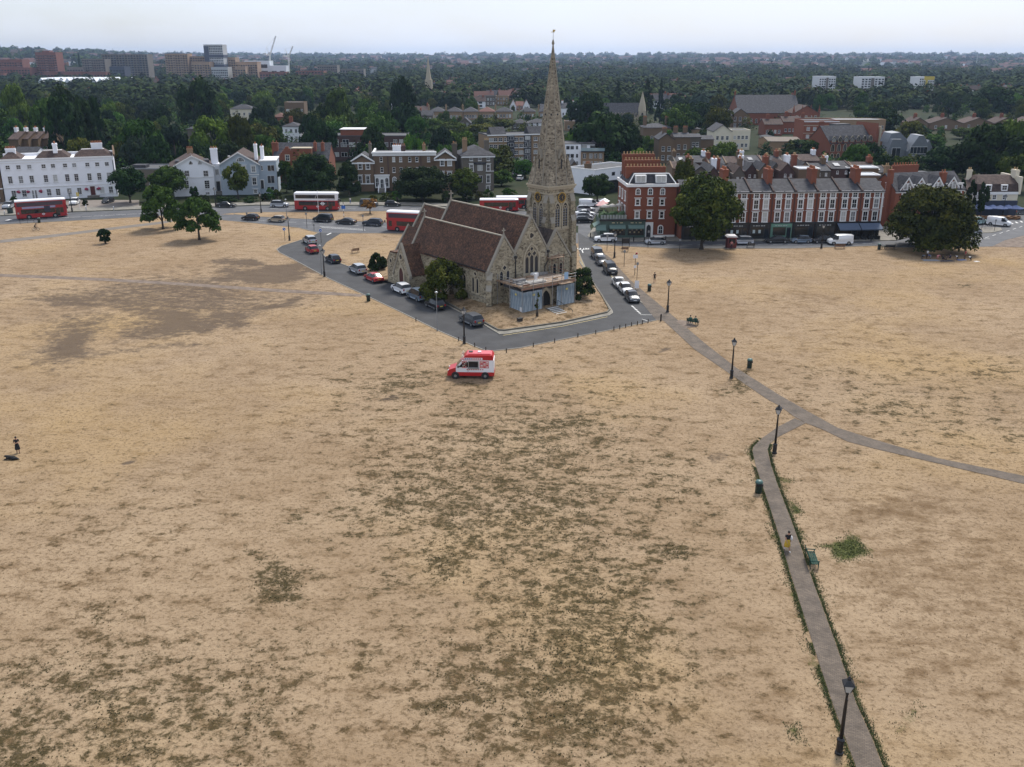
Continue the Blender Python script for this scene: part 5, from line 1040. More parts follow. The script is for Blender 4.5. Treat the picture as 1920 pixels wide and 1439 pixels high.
# ================================================================== VILLAGE AND SUBURB BEHIND
# roofs packed behind the terrace
VG = 'village houses behind the terrace'
vh = [(1262, 1300, 318, 308, 236, 'x'), (1300, 1330, 325, 314, 232, 'y'), (1328, 1352, 330, 315, 228, 'y'), (1350, 1378, 328, 313, 232, 'y'), (1376, 1400, 330, 314, 229, 'y'), (1398, 1424, 325, 309, 236, 'y'), (1424, 1446, 324, 309, 234, 'y'), (1446, 1466, 322, 307, 238, 'y'), (1464, 1492, 324, 308, 233, 'y'),
      (1496, 1524, 322, 306, 238, 'y'), (1526, 1560, 322, 311, 234, 'x'), (1558, 1600, 318, 309, 240, 'x'), (1602, 1646, 318, 309, 246, 'x'), (1266, 1296, 306, 298, 268, 'x'), (1296, 1330, 306, 297, 272, 'x'), (1330, 1362, 309, 300, 262, 'x'), (1362, 1396, 307, 299, 268, 'x'), (1396, 1430, 306, 298, 266, 'x'), (1430, 1466, 305, 298, 270, 'x'), (1466, 1500, 304, 297, 274, 'x'), (1502, 1540, 303, 297, 278, 'x'),
      (1640, 1668, 325, 316, 246, 'x')]
looks = ['small dark slate roofed village house crowded behind the shop terrace', 'brick village house with party walls and chimneys behind the shop terrace']
for i, (l, r_, pe, pr, Y_, ax) in enumerate(vh):
    bm_ = (brick_brown, brick_grey, brick_dark)[i % 3]
    h = House('village_house', looks[1 if i % 3 == 0 else 0], 'house', Y=Y_, L=l, Rr=r_, D=9+(i % 3)*2, group=VG)
    ze = h.z(pe); zr = h.z(pr, None, h.D/2 if ax == 'x' else 0); rise = max(1.2, min(zr-ze, 3.6)); ze = max(ze, 3.5)
    h.gable(ze, rise, bm_, slate if i % 4 else slate_brown, axis=ax, over=.12)
    for s_ in ((0, h.W) if i % 2 else (0,)):
        if ax == 'y': h.part(MB().prism([(s_-.15, ze-.2), (s_+.15, ze-.2), (s_+.15, ze+.5), (s_-.15, ze+.5)], 'y', -.2, h.D, bm_), 'party_wall')
        else: h.part(MB().prism([(-.2, ze), (h.D/2, ze+rise), (h.D+.2, ze), (h.D+.2, ze+.45), (h.D/2, ze+rise+.45), (-.2, ze+.45)], 'x', s_-.15, s_+.15, bm_), 'party_wall')
    h.chim((.1 if i % 2 else .9)*h.W, h.D*.5, ze+rise*.3, 1.0, 2.0, rise*.7+1.5, (brick_red, brick_brown, stucco)[i % 3], 4, (pot_m, pot_y)[i % 2])
    if i % 2: h.part(MB().add([(h.W*.3, h.D*.12, ze+rise*.3+.35), (h.W*.55, h.D*.12, ze+rise*.3+.35), (h.W*.55, h.D*.3, ze+rise*.66+.42), (h.W*.3, h.D*.3, ze+rise*.66+.42)], [(0, 1, 2, 3)], glass_l), 'roof_light') if ax == 'x' else None
    h.row([l+(r_-l)*t_ for t_ in (.3, .68)], pe+2.5, pe+8, 4, 'plain')
for l, r_, t_, b_, Y_ in ((1590, 1650, 311, 316, 240), (1500, 1540, 312, 318, 232), (1610, 1655, 323, 330, 216)):
    h = House('outbuilding', 'low rear extension with pale flat roof behind the shop terrace', 'outbuilding', Y=Y_, L=l, Rr=r_, D=5, group='rear extensions behind the terrace'); h.flat(h.z(b_), brick_brown, mat('pale_roof', (.42, .44, .47), .7, .1, 1), par=.25, pm=white)
# ---- named buildings further back
def simple(name, label, cat, l, r_, pe, pr, Y_, m, rm, roof='hip', D=10, rows=(), nx=4, ww=1.1, wh=1.6, st='plain', chims=(), YR=None, light=.35, group=None, verge=None):
    h = House(name, label, cat, Y=Y_, YR=YR, L=l, Rr=r_, D=D, group=group); ze = h.z(pe)
    if roof == 'hip': zr = h.z(pr, None, D/2); h.hip(ze, max(.8, zr-ze), m, rm)
    elif roof == 'x': zr = h.z(pr, None, D/2); h.gable(ze, max(.8, zr-ze), m, rm, axis='x')
    elif roof == 'y': zr = h.z(pr); h.gable(ze, max(.8, zr-ze), m, rm, axis='y', verge=verge)
    else: zr = ze; h.flat(ze, m, rm, par=.4)
    if rows is not None:
        zs = rows or [1.1+3.1*k for k in range(max(1, int((ze-.4)/3.1)))]
        h.grid(nx, zs, ww, wh, st, .6, h.W-.6, 0, light)
    for f, c_h, cm in chims: h.chim(f*h.W, D/2, zr-1.0, 1.6, .8, c_h+1.0, cm, 4)
    h.ze, h.zr = ze, zr
    return h
simple('public_house', 'cream painted inn with slate gable in the village street', 'inn', 1335, 1368, 247, 235, 392, cream, slate, 'y', 14, nx=3); simple('inn_wing', 'cream rendered wing with shop below beside the inn', 'inn', 1368, 1403, 246, 243, 396, cream, felt, 'flat', 12, nx=4, wh=1.4)
simple('house', 'dark brown brick gabled house with tall chimneys in the village', 'house', 1234, 1262, 262, 252, 345, brick_brown, slate, 'y', 12, nx=2, chims=((.5, 1.5, brick_brown),)); simple('house', 'brown brick gable end with blue glazed stair beside it', 'house', 1262, 1292, 258, 250, 352, brick_brown, slate, 'x', 10, nx=2, chims=((.2, 2, brick_brown), (.8, 2, brick_brown)))
simple('house', 'tall narrow brown house with blue windows in the village', 'house', 1292, 1312, 258, 252, 362, brick_grey, slate, 'x', 9, nx=2); simple('shop_row', 'row of brown shops with white fronts on the village street', 'shops', 1312, 1336, 262, 255, 372, brick_brown, slate, 'x', 9, nx=4)
simple('house', 'brick house with hipped slate roof and white sashes near the small church', 'house', 1204, 1255, 240, 231, 432, brick_brown, slate, 'hip', 11, nx=5, chims=((.1, 2.5, brick_brown), (.9, 2.5, brick_brown)))
simple('pavilion', 'low tan building under a wide hipped slate roof', 'hall', 1257, 1311, 243, 233, 440, brick_yellow, slate, 'hip', 15, nx=6, wh=1.2)
simple('house', 'brown brick house with white attic gable below the big hall roof', 'house', 1332, 1366, 219, 206, 505, brick_brown, slate, 'x', 10, nx=3); simple('house', 'brown brick house with tall white windows beside the hall', 'house', 1366, 1398, 217, 205, 512, brick_brown, slate, 'y', 10, nx=3, ww=1.3, wh=2.0)
h = simple('concert_hall', 'large hall under a vast plain grey slate roof', 'hall', 1378, 1492, 212, 179, 545, brick_red, slate, 'x', 26, nx=12, wh=2.2)
h.chim(.3, 13, h.zr-1, .8, .8, 3, brick_red, 1); h.chim(h.W-.3, 13, h.zr-1, .8, .8, 3.4, brick_red, 1)
h = simple('conservatoire', 'ornate red brick building with pinnacles beside the hall', 'building', 1480, 1527, 213, 199, 530, brick_red, slate_brown, 'y', 16, nx=5, st='stone')
for f in (0, .33, .66, 1.0): h.part(MB().lathe([(.6, h.ze-2), (.6, h.ze+2), (.35, h.ze+2.4), (.05, h.ze+4.6)], 6, (f*h.W, .3), brick_red, False), 'pinnacle')
for l, r_, pe, pr, Y_, lb in ((1428, 1462, 234, 224, 470, 'red brick mansion flats with white attic dormers'), (1462, 1496, 229, 219, 480, 'red brick building with mansard attic beside the hall'), (1496, 1520, 230, 221, 490, 'small red brick gabled house by the pinnacles')):
    simple('house', lb, 'house', l, r_, pe, pr, Y_, brick_red, slate_brown, 'x', 11, nx=4, wh=1.5, chims=((.3, 2, brick_red),))
simple('shop', 'white fronted corner shop at the bend in the village street', 'shop', 1430, 1450, 258, 254, 405, stucco, slate, 'hip', 8, nx=2, st='arch', wh=2); simple('workshop', 'tan brick hall with brown sheet roof in the village', 'hall', 1438, 1500, 266, 258, 392, brick_yellow, mat('brown_sheet', (.11, .085, .065), .8, .2, 1), 'x', 16, rows=None)
h = simple('apartment_block', 'striped red brick flats with pale bands and flat roof', 'flats', 1501, 1566, 228, 228, 402, brick_red, felt, 'flat', 14, nx=5, ww=1.3, wh=1.3, light=.7)
for k in range(4): h.band(2.9+k*3.1, 3.15+k*3.1, dress, .06)
h.band(h.ze-.3, h.ze+.1, white, .2)
simple('apartment_block', 'long flat roofed wing behind the gothic building', 'flats', 1556, 1652, 226, 226, 455, brick_yellow, mat('pale_roof2', (.30, .32, .35), .7, .15, .4), 'flat', 12, nx=14, wh=1.4)
# gothic school
h = House('gothic_school', 'red brick gothic building with rows of pointed windows and steep slate roof', 'school', Y=362, YR=368, L=1553, Rr=1632, D=14)
ze = h.z(268); zr = h.z(236, None, 7); h.gable(ze, zr-ze, brick_red, slate, axis='x', over=.3)
for k in range(7):
    x_ = (k+.5)*h.W/7; window(h.e, x_, 0, h.z(283), 1.3, 2.6, 'gothic', 0, .3); window(h.e, x_, 0, h.z(301), 1.3, 2.8, 'gothic', 0, .3); window(h.e, x_, -.3, h.z(265.5), 1.2, 1.9, 'gothic', 0, .3)
    h.part(MB().prism([(x_-1.0, ze), (x_+1.0, ze), (x_+1.0, ze+.9), (x_, ze+2.2), (x_-1.0, ze+.9)], 'y', -.3, 3, brick_red), 'dormer'); 
    for s_ in (-1, 1): h.part(MB().prism([(x_+s_*1.15, ze+.85), (x_+s_*1.15, ze+1.05), (x_, ze+2.5), (x_, ze+2.25)], 'y', -.45, 3, slate), 'dormer_roof')
x0 = h.W; x1 = h.pt(1646, 260)[0]; h.part(MB().prism([(x0, -.3), (x1, -.3), (x1, ze), ((x0+x1)/2, zr+1.2), (x0, ze)], 'y', -.8, 12, brick_red), 'gable_tower'); window(h.e, (x0+x1)/2, -.8, ze-6, 1.1, 3.4, 'gothic'); h.part(MB().box(x1-.4, x1+.4, -1.2, 0, -.3, zr, dress), 'buttress')
h.part(MB().box(h.W*.4, h.W*.75, 8, 12, zr-1.5, zr+.6, felt), 'roof_plant'); h.chim(h.W*.1, 9, zr-2, 2.2, .8, 3.4, brick_red, 4)
h = House('school_turret', 'octagonal brick turret with conical brown roof beside the gothic building', 'turret', Y=372, L=1647, Rr=1667, D=5)
z_ = h.z(262); h.part(MB().lathe([(h.W*.48, -.3), (h.W*.48, z_)], 8, (h.W/2, 3), brick_brown, False), 'wall'); h.part(MB().lathe([(h.W*.58, z_), (h.W*.5, z_+.5), (.1, h.z(246))], 8, (h.W/2, 3), tile_red, False), 'roof'); window(h.e, h.W/2, .2, z_-4.5, 1.0, 1.8, 'dark'); window(h.e, h.W/2, .2, z_-9, 1.0, 1.8, 'dark')
# zinc house
h = House('zinc_house', 'modern grey zinc clad house with angular gables and glazed fronts', 'house', Y=352, L=1662, Rr=1750, D=13)
def zpt(px_, py_): return h.pt(px_, py_)
for pts, dep, pane in (([(1662, 304), (1662, 287), (1676, 262), (1694, 262), (1706, 284), (1706, 304)], 1.2, (1676, 296, 1690, 278)), ([(1700, 306), (1700, 284), (1722, 254), (1731, 254), (1738, 270), (1738, 306)], -1.0, (1708, 303, 1736, 290)), ([(1738, 300), (1738, 272), (1744, 263), (1752, 285), (1752, 300)], .6, None), ([(1672, 270), (1680, 252), (1696, 250), (1708, 262), (1712, 275)], 4, None)):
    P = [zpt(*p) for p in pts]; P = [(x, max(z, -.3) if z > 3 else -.3) for x, z in P]; h.part(MB().prism(P, 'y', dep, dep+8, zinc), 'zinc_gable')
for a_, b_, c_, d_, dep in ((1675, 278, 1689, 296, 1.15), (1705, 275, 1735, 288, -1.05), (1705, 292, 1722, 303, -1.05), (1725, 292, 1735, 303, -1.05)):
    xa, zt = zpt(a_, b_); xb, zb_ = zpt(c_, d_); o = h.part(MB().box(xa, xb, dep-.08, dep, zb_, zt, white), 'glazing_frame'); n_ = max(2, int((xb-xa)/1.1))
    for k in range(n_): MB().box(xa+.08+(xb-xa-.1)*k/n_, xa+(xb-xa)*(k+1)/n_-.05, dep-.12, dep-.07, zb_+.1, zt-.1, glass_d).build('pane', o)
# brick gable houses at the right
for k, (l, r_) in enumerate(((1697, 1731), (1734, 1795), (1796, 1852), (1853, 1897), (1900, 1950))):
    h = simple('gable_house', 'brown brick house with low gable and white windows along the far right road', 'house', l, r_, 232, 222, 500+k*4, brick_brown, slate_brown, 'y', 12, nx=3, wh=1.4, light=.5, group='gable houses on the far right road'); h.chim(h.W/2, 6, h.zr-.5, 1.6, .9, 2.2, brick_red, 4)
# hip-roofed villas in a row
for k, (l, r_) in enumerate(((806, 838), (838, 868), (869, 897), (899, 928), (930, 961), (974, 1003), (1010, 1032))):
    h = simple('hip_roof_villa', 'pale brick villa with pyramidal slate roof in a row beyond the wood', 'house', l, r_, 210, 200.5, 585+k*3, brick_yellow, tile_red if k == 3 else slate, 'hip', 11, nx=5, ww=1.2, wh=1.7, light=.7, group='pyramid roofed villas in a row'); h.chim(-.2, 5, h.ze, .9, 1.4, 3.6, brick_yellow, 4, pot_y)
for k, (l, r_) in enumerate(((747, 768), (768, 790), (790, 814))):
    h = simple('terraced_house', 'dark slate roofed terraced house at the edge of the wood', 'house', l, r_, 217, 208, 560+k*3, brick_grey, slate, 'x', 9, nx=3, group='slate roofed terrace by the wood', light=.7); h.chim(.2, 4.5, h.zr-.8, .8, 1.6, 2.2, brick_red, 4)
for k, (l, r_) in enumerate(((748, 776), (778, 806))):
    h = simple('terraced_house', 'brown roofed house with brick stacks behind the slate terrace', 'house', l, r_, 207, 200, 640+k*4, brick_brown, slate_brown, 'x', 9, nx=3, group='brown roofed houses behind the terrace'); h.chim(h.W*.9, 4.5, h.zr-.8, .8, 1.6, 2.6, brick_red, 4)
simple('house', 'grey gabled house with pale bargeboards among garden trees', 'house', 862, 884, 232, 222, 520, brick_grey, slate, 'y', 10, nx=2); simple('house', 'slate roofed villa with white bay half hidden by copper trees', 'house', 960, 990, 232, 223, 510, brick_grey, slate, 'hip', 10, nx=4); simple('house', 'white bay fronted villa near the spire', 'house', 990, 1024, 231, 222, 520, stucco, slate, 'hip', 10, nx=3)
simple('house', 'low dark house with blue roof right of the spire', 'house', 1058, 1092, 229, 225, 500, brick_yellow, felt, 'flat', 10, nx=3); simple('house', 'brown brick semi with hipped roof in the trees by the flats', 'house', 1080, 1108, 250, 243, 430, brick_brown, slate_brown, 'hip', 10, nx=3)
h = simple('white_terrace', 'long white two storey terrace with slate roof beyond the trees', 'terrace', 1050, 1116, 203, 194, 615, stucco, slate, 'x', 9, nx=11, ww=1.1, wh=1.7, light=0)
for f in (.05, .35, .68, .97): h.chim(f*h.W, 4.5, h.zr-.6, 1.2, .8, 2.0, stucco, 3)
simple('house', 'brown brick end house joined to the white terrace', 'house', 1012, 1049, 205, 196, 622, brick_brown, slate, 'x', 9, nx=4)
simple('house', 'tudor style house with white gable and red roof', 'house', 956, 968, 200, 188, 690, stucco, tile_red, 'y', 10, nx=2); simple('house', 'white gabled cottage with red tiles beside the tudor house', 'house', 980, 993, 200, 188, 695, stucco, tile_red, 'y', 10, nx=2); simple('house', 'red tiled house between the two white gables', 'house', 967, 981, 199, 191, 705, brick_red, tile_red, 'x', 9, nx=2)
simple('mansion_block', 'tall brown brick block on the rise by the far church', 'building', 897, 930, 181, 180, 760, brick_grey, felt, 'flat', 12, nx=6, light=.7); simple('mansion_block', 'tan brick block with pale windows beside the tall brown one', 'building', 931, 954, 181, 180, 770, brick_yellow, felt, 'flat', 12, nx=4, light=.7)
simple('white_house', 'white cubic modern house in the trees', 'house', 738, 754, 186, 186, 650, stucco, felt, 'flat', 8, nx=2, ww=3, wh=3, st='dark')
# churches behind
h = House('small_church', 'small stone church with grey slate roof and slim spire', 'church', Y=590, L=1131, Rr=1199, D=12)
ze = h.z(216); zr = h.z(194, None, 6); h.gable(ze, zr-ze, dress, slate, axis='x', over=.2); h.grid(12, (1.6,), .8, 2.4, 'gothic', .6, h.W-.6)
xs_ = h.pt(1204.6, 200)[0]; zt = h.z(195, 1204); h.part(MB().box(xs_-2.2, xs_+2.2, -1, 3.4, -.3, zt-4, dress), 'tower'); h.part(MB().lathe([(2.4, zt-4), (2.0, zt-1), (.05, h.z(172, 1204))], 8, (xs_, 1.2), dress, False), 'spire'); window(h.e, xs_, -1, zt-9, 1.2, 4, 'gothic')
h = House('far_church', 'distant pale stone church with pinnacled nave', 'church', Y=850, L=819, Rr=869, D=14)
ze = h.z(174); h.flat(ze, dress, slate, par=.8, pm=dress); h.grid(8, (2.5,), 1.4, 5.0, 'gothic', .6, h.W-.6)
for k in range(9): h.part(MB().lathe([(.35, ze), (.3, ze+1.4), (.05, ze+3)], 5, (k*h.W/8, 0), dress, False), 'pinnacle')
xs_ = h.pt(803, 150)[0]; h.part(MB().box(xs_-3, xs_+3, 0, 6, -.3, h.z(150, 803), dress), 'tower'); h.part(MB().lathe([(2.6, h.z(150, 803)), (1.6, h.z(135, 803)), (.1, h.z(106, 803))], 8, (xs_, 3), dress, False), 'spire')
# buildings in the left wood
simple('flat_roof_house', 'long white roofed modern block in the wood', 'building', 541, 577, 193, 193, 600, brick_brown, mat('white_roof', (.62, .64, .66), .6), 'flat', 10, nx=4, ww=2, wh=1.5); simple('house', 'red tiled house in the trees behind the gothic house', 'house', 518, 540, 220, 212, 520, brick_red, tile_red, 'hip', 9, nx=2)
simple('house', 'grey slate house with orange chimneys in the trees', 'house', 534, 566, 238, 229, 430, stucco, slate, 'hip', 9, nx=3, chims=((.4, 2, brick_red),)); simple('house', 'pale hip roofed house at the top of the wood', 'house', 440, 482, 205, 196, 560, cream, slate, 'hip', 10, nx=4); simple('house', 'grey roofed house in the wood by the brown trees', 'house', 357, 378, 243, 235, 420, brick_grey, slate, 'hip', 9, nx=2)
for k in range(4):
    l = 22+k*18.5; h = simple('terraced_house', 'brown roofed terraced house with white chimneys behind the hotel', 'house', l, l+18, 262-k*.5, 248, 335+k*3, brick_brown, slate_brown, 'x', 12, nx=2, group='brown roofed terrace behind the hotel'); h.chim(.3, 6, h.zr-.5, .9, 1.5, 2, stucco, 3)
simple('house', 'dark slate gable behind the left end of the hotel', 'house', 24, 66, 292, 277, 290, stucco, slate, 'x', 9, nx=3)
# ---- towers on the skyline, cranes
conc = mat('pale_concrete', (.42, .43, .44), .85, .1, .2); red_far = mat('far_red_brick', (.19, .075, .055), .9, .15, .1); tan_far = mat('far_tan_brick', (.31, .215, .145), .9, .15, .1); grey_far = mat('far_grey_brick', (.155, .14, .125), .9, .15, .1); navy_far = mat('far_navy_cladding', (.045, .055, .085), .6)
def tower(label, l, r_, pt_, Y_, m, nx, fh=3.2, st='bay', D=22, accent=None, cat='tower block', cols=(), name='tower_block', base=0.0):
    h = House(name, label, cat, Y=Y_, L=l, Rr=r_, D=D); zt = h.z(pt_); h.part(MB().box(0, h.W, 0, D, base-.3, zt, m), 'wall'); h.part(MB().ring([(-.1, -.1), (h.W+.1, -.1), (h.W+.1, D+.1), (-.1, D+.1)], [(.5, .5), (h.W-.5, .5), (h.W-.5, D-.5), (.5, D-.5)], 'z', zt, zt+1.2, m), 'parapet')
    nf = int((zt-base)/fh); bw = h.W/nx; gm_ = glass_d; z0 = max(0, int((12-base)/fh)) if zt > 25 else 0
    nf = min(nf, 60)
    wm = MB().box(-bw*.3, bw*.3, -.25, .1, 0, fh*.55, glass_d).mesh('window'); bal = MB().box(-bw*.42, bw*.42, -1.5, 0, -.1, .1, conc).box(-bw*.42, bw*.42, -1.5, -1.4, 0, 1.1, accent or m).mesh('balcony')
    for f in range(z0, nf):
        for i in range(nx):
            if (nf-z0)*nx > 290 and (i+f) % 2: continue
            x_ = (i+.5)*bw; z_ = base+f*fh+fh*.3
            if i in cols: obj('balcony', bal, h.e, (x_, 0, z_-.4))
            obj('window', wm, h.e, (x_, 0, z_))
    h.zt = zt; return h
tower('red brick flats block beside the tall red tower on the skyline', 28, 71, 113.5, 1420, red_far, 9, cols=(1, 7)); tower('lower red brick stepped block in front of the red flats', 30, 83, 129, 1380, red_far, 10); tower('low red brick range at the left end of the skyline', -20, 34, 139, 1360, red_far, 10)
h = tower('tall red brick tower with balconies on the left skyline', 97, 134, 100, 1400, red_far, 9, cols=(0, 4, 8)); h.part(MB().box(h.W*.3, h.W*.65, 3, 15, h.zt, h.zt+3, red_far), 'plant_room')
tower('long low red brick podium behind the white sheds', 107, 220, 137, 1370, red_far, 20); tower('small grey stepped block beside the red podium', 150, 180, 128, 1400, grey_far, 6); tower('grey brown flats with regular balconies on the skyline', 180, 221, 112.5, 1410, grey_far, 10, cols=(0, 3, 8))
tower('long dark grey slab of flats with vertical bays on the skyline', 217, 299, 103.5, 1440, grey_far, 16, cols=(1, 4, 7, 10, 13), accent=navy_far); tower('small navy block with white windows before the dark slab', 228, 255, 127, 1360, navy_far, 5)
tower('tan brick tower with open top storey left of the white tower', 331, 372, 102.5, 1430, tan_far, 9, cols=(0, 3, 6)); tower('tan brick block joined to the white tower', 372, 407, 107.5, 1440, tan_far, 8); tower('lower tan block with open top before the white tower', 378, 411, 118, 1400, tan_far, 7, cols=(0, 4))
h = tower('white and navy stacked tower, tallest on the skyline', 403, 437, 85.5, 1420, conc, 11)
for pa, pb in ((103, 108), (121, 127.5)): h.part(MB().box(-.4, h.W+.6, -.6, 22.4, h.z(pb), h.z(pa), navy_far), 'navy_band')
h.part(MB().box(h.W*.0, h.W*.26, -.5, 10, h.z(148), h.z(87), navy_far), 'navy_core')
tower('white lower block at the foot of the stacked tower', 413, 443, 128, 1395, conc, 9); tower('brown flats right of the white tower', 442, 458, 109.5, 1440, tan_far, 4, cols=(1,)); tower('stepped tan brick flats with balconies right of the white tower', 458, 497, 118, 1410, tan_far, 9, cols=(1, 4, 7)); tower('tan block standing before the stepped flats', 456, 475, 127, 1390, tan_far, 4)
sheet = mat('white_sheeting', (.60, .64, .68), .8, .06, .1)
tower('white sheeted tower under construction below the cranes', 475, 520, 116, 1450, sheet, 2, 9); tower('lower white sheeted block under the second crane', 520, 549, 125, 1440, sheet, 2, 9); tower('red brick block under the white sheeted tower', 500, 548, 137, 1400, red_far, 9)
tower('red and grey low flats right of the cranes', 566, 617, 135, 1400, red_far, 9); tower('grey brick flats right of the red low flats', 606, 642, 124, 1470, grey_far, 9); tower('small brown block beyond the grey flats', 642, 690, 131, 1560, grey_far, 10)
for l, r_, pt_, lb, m in ((1521, 1551, 146, 'white tower block with grey stair strip, left of the three', conc), (1598, 1640, 147, 'wide white tower block in the middle of the three', conc), (1704, 1731, 147, 'white tower block with yellow crown, right of the three', conc)):
    h = tower(lb, l, r_, pt_, 930, mat('white_block', (.62, .63, .64), .8), 7, 2.1); h.part(MB().box(h.W*.42, h.W*.56, -.35, 0, 0, h.zt, grey_far if 'yellow' not in lb else mat('yellow_panel', (.55, .42, .06), .7)), 'stair_strip')
    if 'yellow' in lb: h.part(MB().box(h.W*.3, h.W*.98, -.5, .2, h.zt-1.5, h.zt+1.6, MATS['yellow_panel']), 'yellow_crown')
h = House('warehouse', 'long white ribbed warehouse roof among the trees below the towers', 'warehouse', Y=1180, L=94, Rr=238, D=60); z_ = h.z(155); h.part(MB().box(0, h.W, 0, 60, -.3, z_, sheet), 'wall')
for k in range(12): h.part(MB().prism([(k*h.W/12, z_), ((k+1)*h.W/12, z_), ((k+.5)*h.W/12, h.z(146.5))], 'y', 0, 60, sheet), 'roof_bay')
def crane(label, bx, by, tx, ty, mastpx, Y_):
    b0 = at(bx, mastpx, Y_); b1 = at(bx, by, Y_); t1 = at(tx, ty, Y_); e_ = thing('tower_crane', label, 'crane', (b0.x, Y_, 0)); cw = mat('crane_white', (.62, .62, .60), .6); o_ = Vector((b0.x, Y_, 0))
    def lattice(a, b_, r, n):
        mb = MB(); a, b_ = Vector(a), Vector(b_)
        for dx, dy in ((r, r), (-r, r), (r, -r), (-r, -r)): mb.cyl(a+Vector((dx, dy, 0)), b_+Vector((dx*.7, dy*.7, 0)), .28, .25, 4, cw)
        for k in range(n):
            p, q = a.lerp(b_, k/n), a.lerp(b_, (k+1)/n); s_ = r if k % 2 else -r; mb.cyl(p+Vector((s_, -r, 0)), q+Vector((-s_, -r, 0)), .2, .2, 4, cw)
        return mb
    lattice((0, 0, 0), b1-o_, 1.0, 16).build('mast', e_); lattice(b1-o_, t1-o_, .8, 14).build('jib', e_)
    back = (b1-o_)+Vector((-7 if tx > bx else 7, 0, 1.5)); MB().cyl(b1-o_, back, .8, .8, 5, cw).box(back.x-1.5, back.x+1.5, -1.5, 1.5, back.z-1.5, back.z+1.5, conc).build('counter_jib', e_)
    top = (b1-o_)+Vector((-4 if tx > bx else 4, 0, 11)); MB().cyl(b1-o_, top, .5, .3, 5, cw).cyl(top, t1-o_, .12, .12, 4, cw).cyl(top, back, .12, .12, 4, cw).build('a_frame', e_); MB().box(-1.2, 1.2, -2, .5, b1.z, b1.z+2.4, cw).build('cab', e_)
crane('taller white luffing crane above the sheeted tower', 506, 104, 517, 68, 140, 1460); crane('smaller white luffing crane above the lower sheeted block', 541, 107, 549, 87, 130, 1460)
mp_ = thing('radio_mast', 'thin radio mast standing on the far right skyline', 'mast', (at(1829, 130, 3000).x, 3000, 0)); MB().cyl((0, 0, 0), (0, 0, at(1829, 101, 3000).z), 1.0, .5, 5, conc).build('mast', mp_)
# ================================================================== TREES
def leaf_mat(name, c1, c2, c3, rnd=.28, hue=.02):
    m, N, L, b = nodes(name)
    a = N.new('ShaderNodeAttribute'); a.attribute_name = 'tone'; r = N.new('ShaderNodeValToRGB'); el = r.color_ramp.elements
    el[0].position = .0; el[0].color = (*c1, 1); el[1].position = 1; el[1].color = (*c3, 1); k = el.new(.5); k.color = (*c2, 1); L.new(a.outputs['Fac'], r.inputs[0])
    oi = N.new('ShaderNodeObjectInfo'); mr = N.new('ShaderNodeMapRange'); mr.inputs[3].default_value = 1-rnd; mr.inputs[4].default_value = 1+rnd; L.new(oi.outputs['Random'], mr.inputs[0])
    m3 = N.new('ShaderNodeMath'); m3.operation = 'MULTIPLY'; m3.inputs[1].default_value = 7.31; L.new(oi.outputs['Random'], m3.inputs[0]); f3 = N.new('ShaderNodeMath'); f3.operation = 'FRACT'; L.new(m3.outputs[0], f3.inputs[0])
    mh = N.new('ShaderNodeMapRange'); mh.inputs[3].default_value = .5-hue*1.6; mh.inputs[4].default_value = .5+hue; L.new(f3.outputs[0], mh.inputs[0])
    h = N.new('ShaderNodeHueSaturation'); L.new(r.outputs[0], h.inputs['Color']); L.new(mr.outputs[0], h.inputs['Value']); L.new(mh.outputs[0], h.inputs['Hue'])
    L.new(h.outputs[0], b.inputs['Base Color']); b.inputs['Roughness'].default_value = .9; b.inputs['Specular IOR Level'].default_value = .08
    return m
LF = {'green': leaf_mat('leaf_green', (.014, .034, .006), (.038, .080, .013), (.090, .150, .028)),
      'dark': leaf_mat('leaf_dark', (.006, .016, .005), (.015, .034, .009), (.034, .062, .015)),
      'olive': leaf_mat('leaf_olive', (.020, .030, .005), (.050, .066, .010), (.105, .110, .020)),
      'bright': leaf_mat('leaf_bright', (.030, .068, .008), (.068, .135, .016), (.125, .205, .03), .2),
      'copper': leaf_mat('leaf_copper', (.020, .012, .008), (.05, .030, .014), (.095, .055, .02), .2),
      'blue': leaf_mat('leaf_bluegreen', (.010, .022, .014), (.022, .042, .024), (.045, .070, .036)),
      'chestnut': leaf_mat('leaf_chestnut', (.010, .020, .004), (.038, .056, .010), (.115, .125, .022)),
      'gold': leaf_mat('leaf_gold', (.12, .07, .015), (.22, .14, .03), (.34, .22, .06), .1)}
bark = mat('bark', (.050, .040, .030), .95, .3, 3, .4)
def leaf_cloud(name, P, Nn, size, tone, m):
    # one small bent leaf spray (a quad) at each point, facing roughly along its normal
    n = len(P); Nn = Nn/np.linalg.norm(Nn, axis=1)[:, None]
    t = rng.normal(size=(n, 3)); t -= (t*Nn).sum(1)[:, None]*Nn; t /= np.linalg.norm(t, axis=1)[:, None]; bt = np.cross(Nn, t)
    s = (size*rng.uniform(.6, 1.35, n))[:, None]
    V = np.empty((n, 4, 3)); V[:, 0] = P-t*s*.5-bt*s*.25; V[:, 1] = P+bt*s*-.45+Nn*s*.08; V[:, 2] = P+t*s*.55+bt*s*.15; V[:, 3] = P+bt*s*.5-Nn*s*.06
    me = bpy.data.meshes.new(name); me.vertices.add(n*4); me.vertices.foreach_set('co', V.astype(np.float32).ravel()); me.loops.add(n*4); me.loops.foreach_set('vertex_index', np.arange(n*4, dtype=np.int32))
    me.polygons.add(n); me.polygons.foreach_set('loop_start', np.arange(0, n*4, 4, dtype=np.int32)); me.polygons.foreach_set('loop_total', np.full(n, 4, np.int32))
    at2 = me.attributes.new('tone', 'FLOAT', 'POINT'); at2.data.foreach_set('value', np.repeat(tone, 4).astype(np.float32)); me.materials.append(m); me.update(calc_edges=True); me.validate(); return me
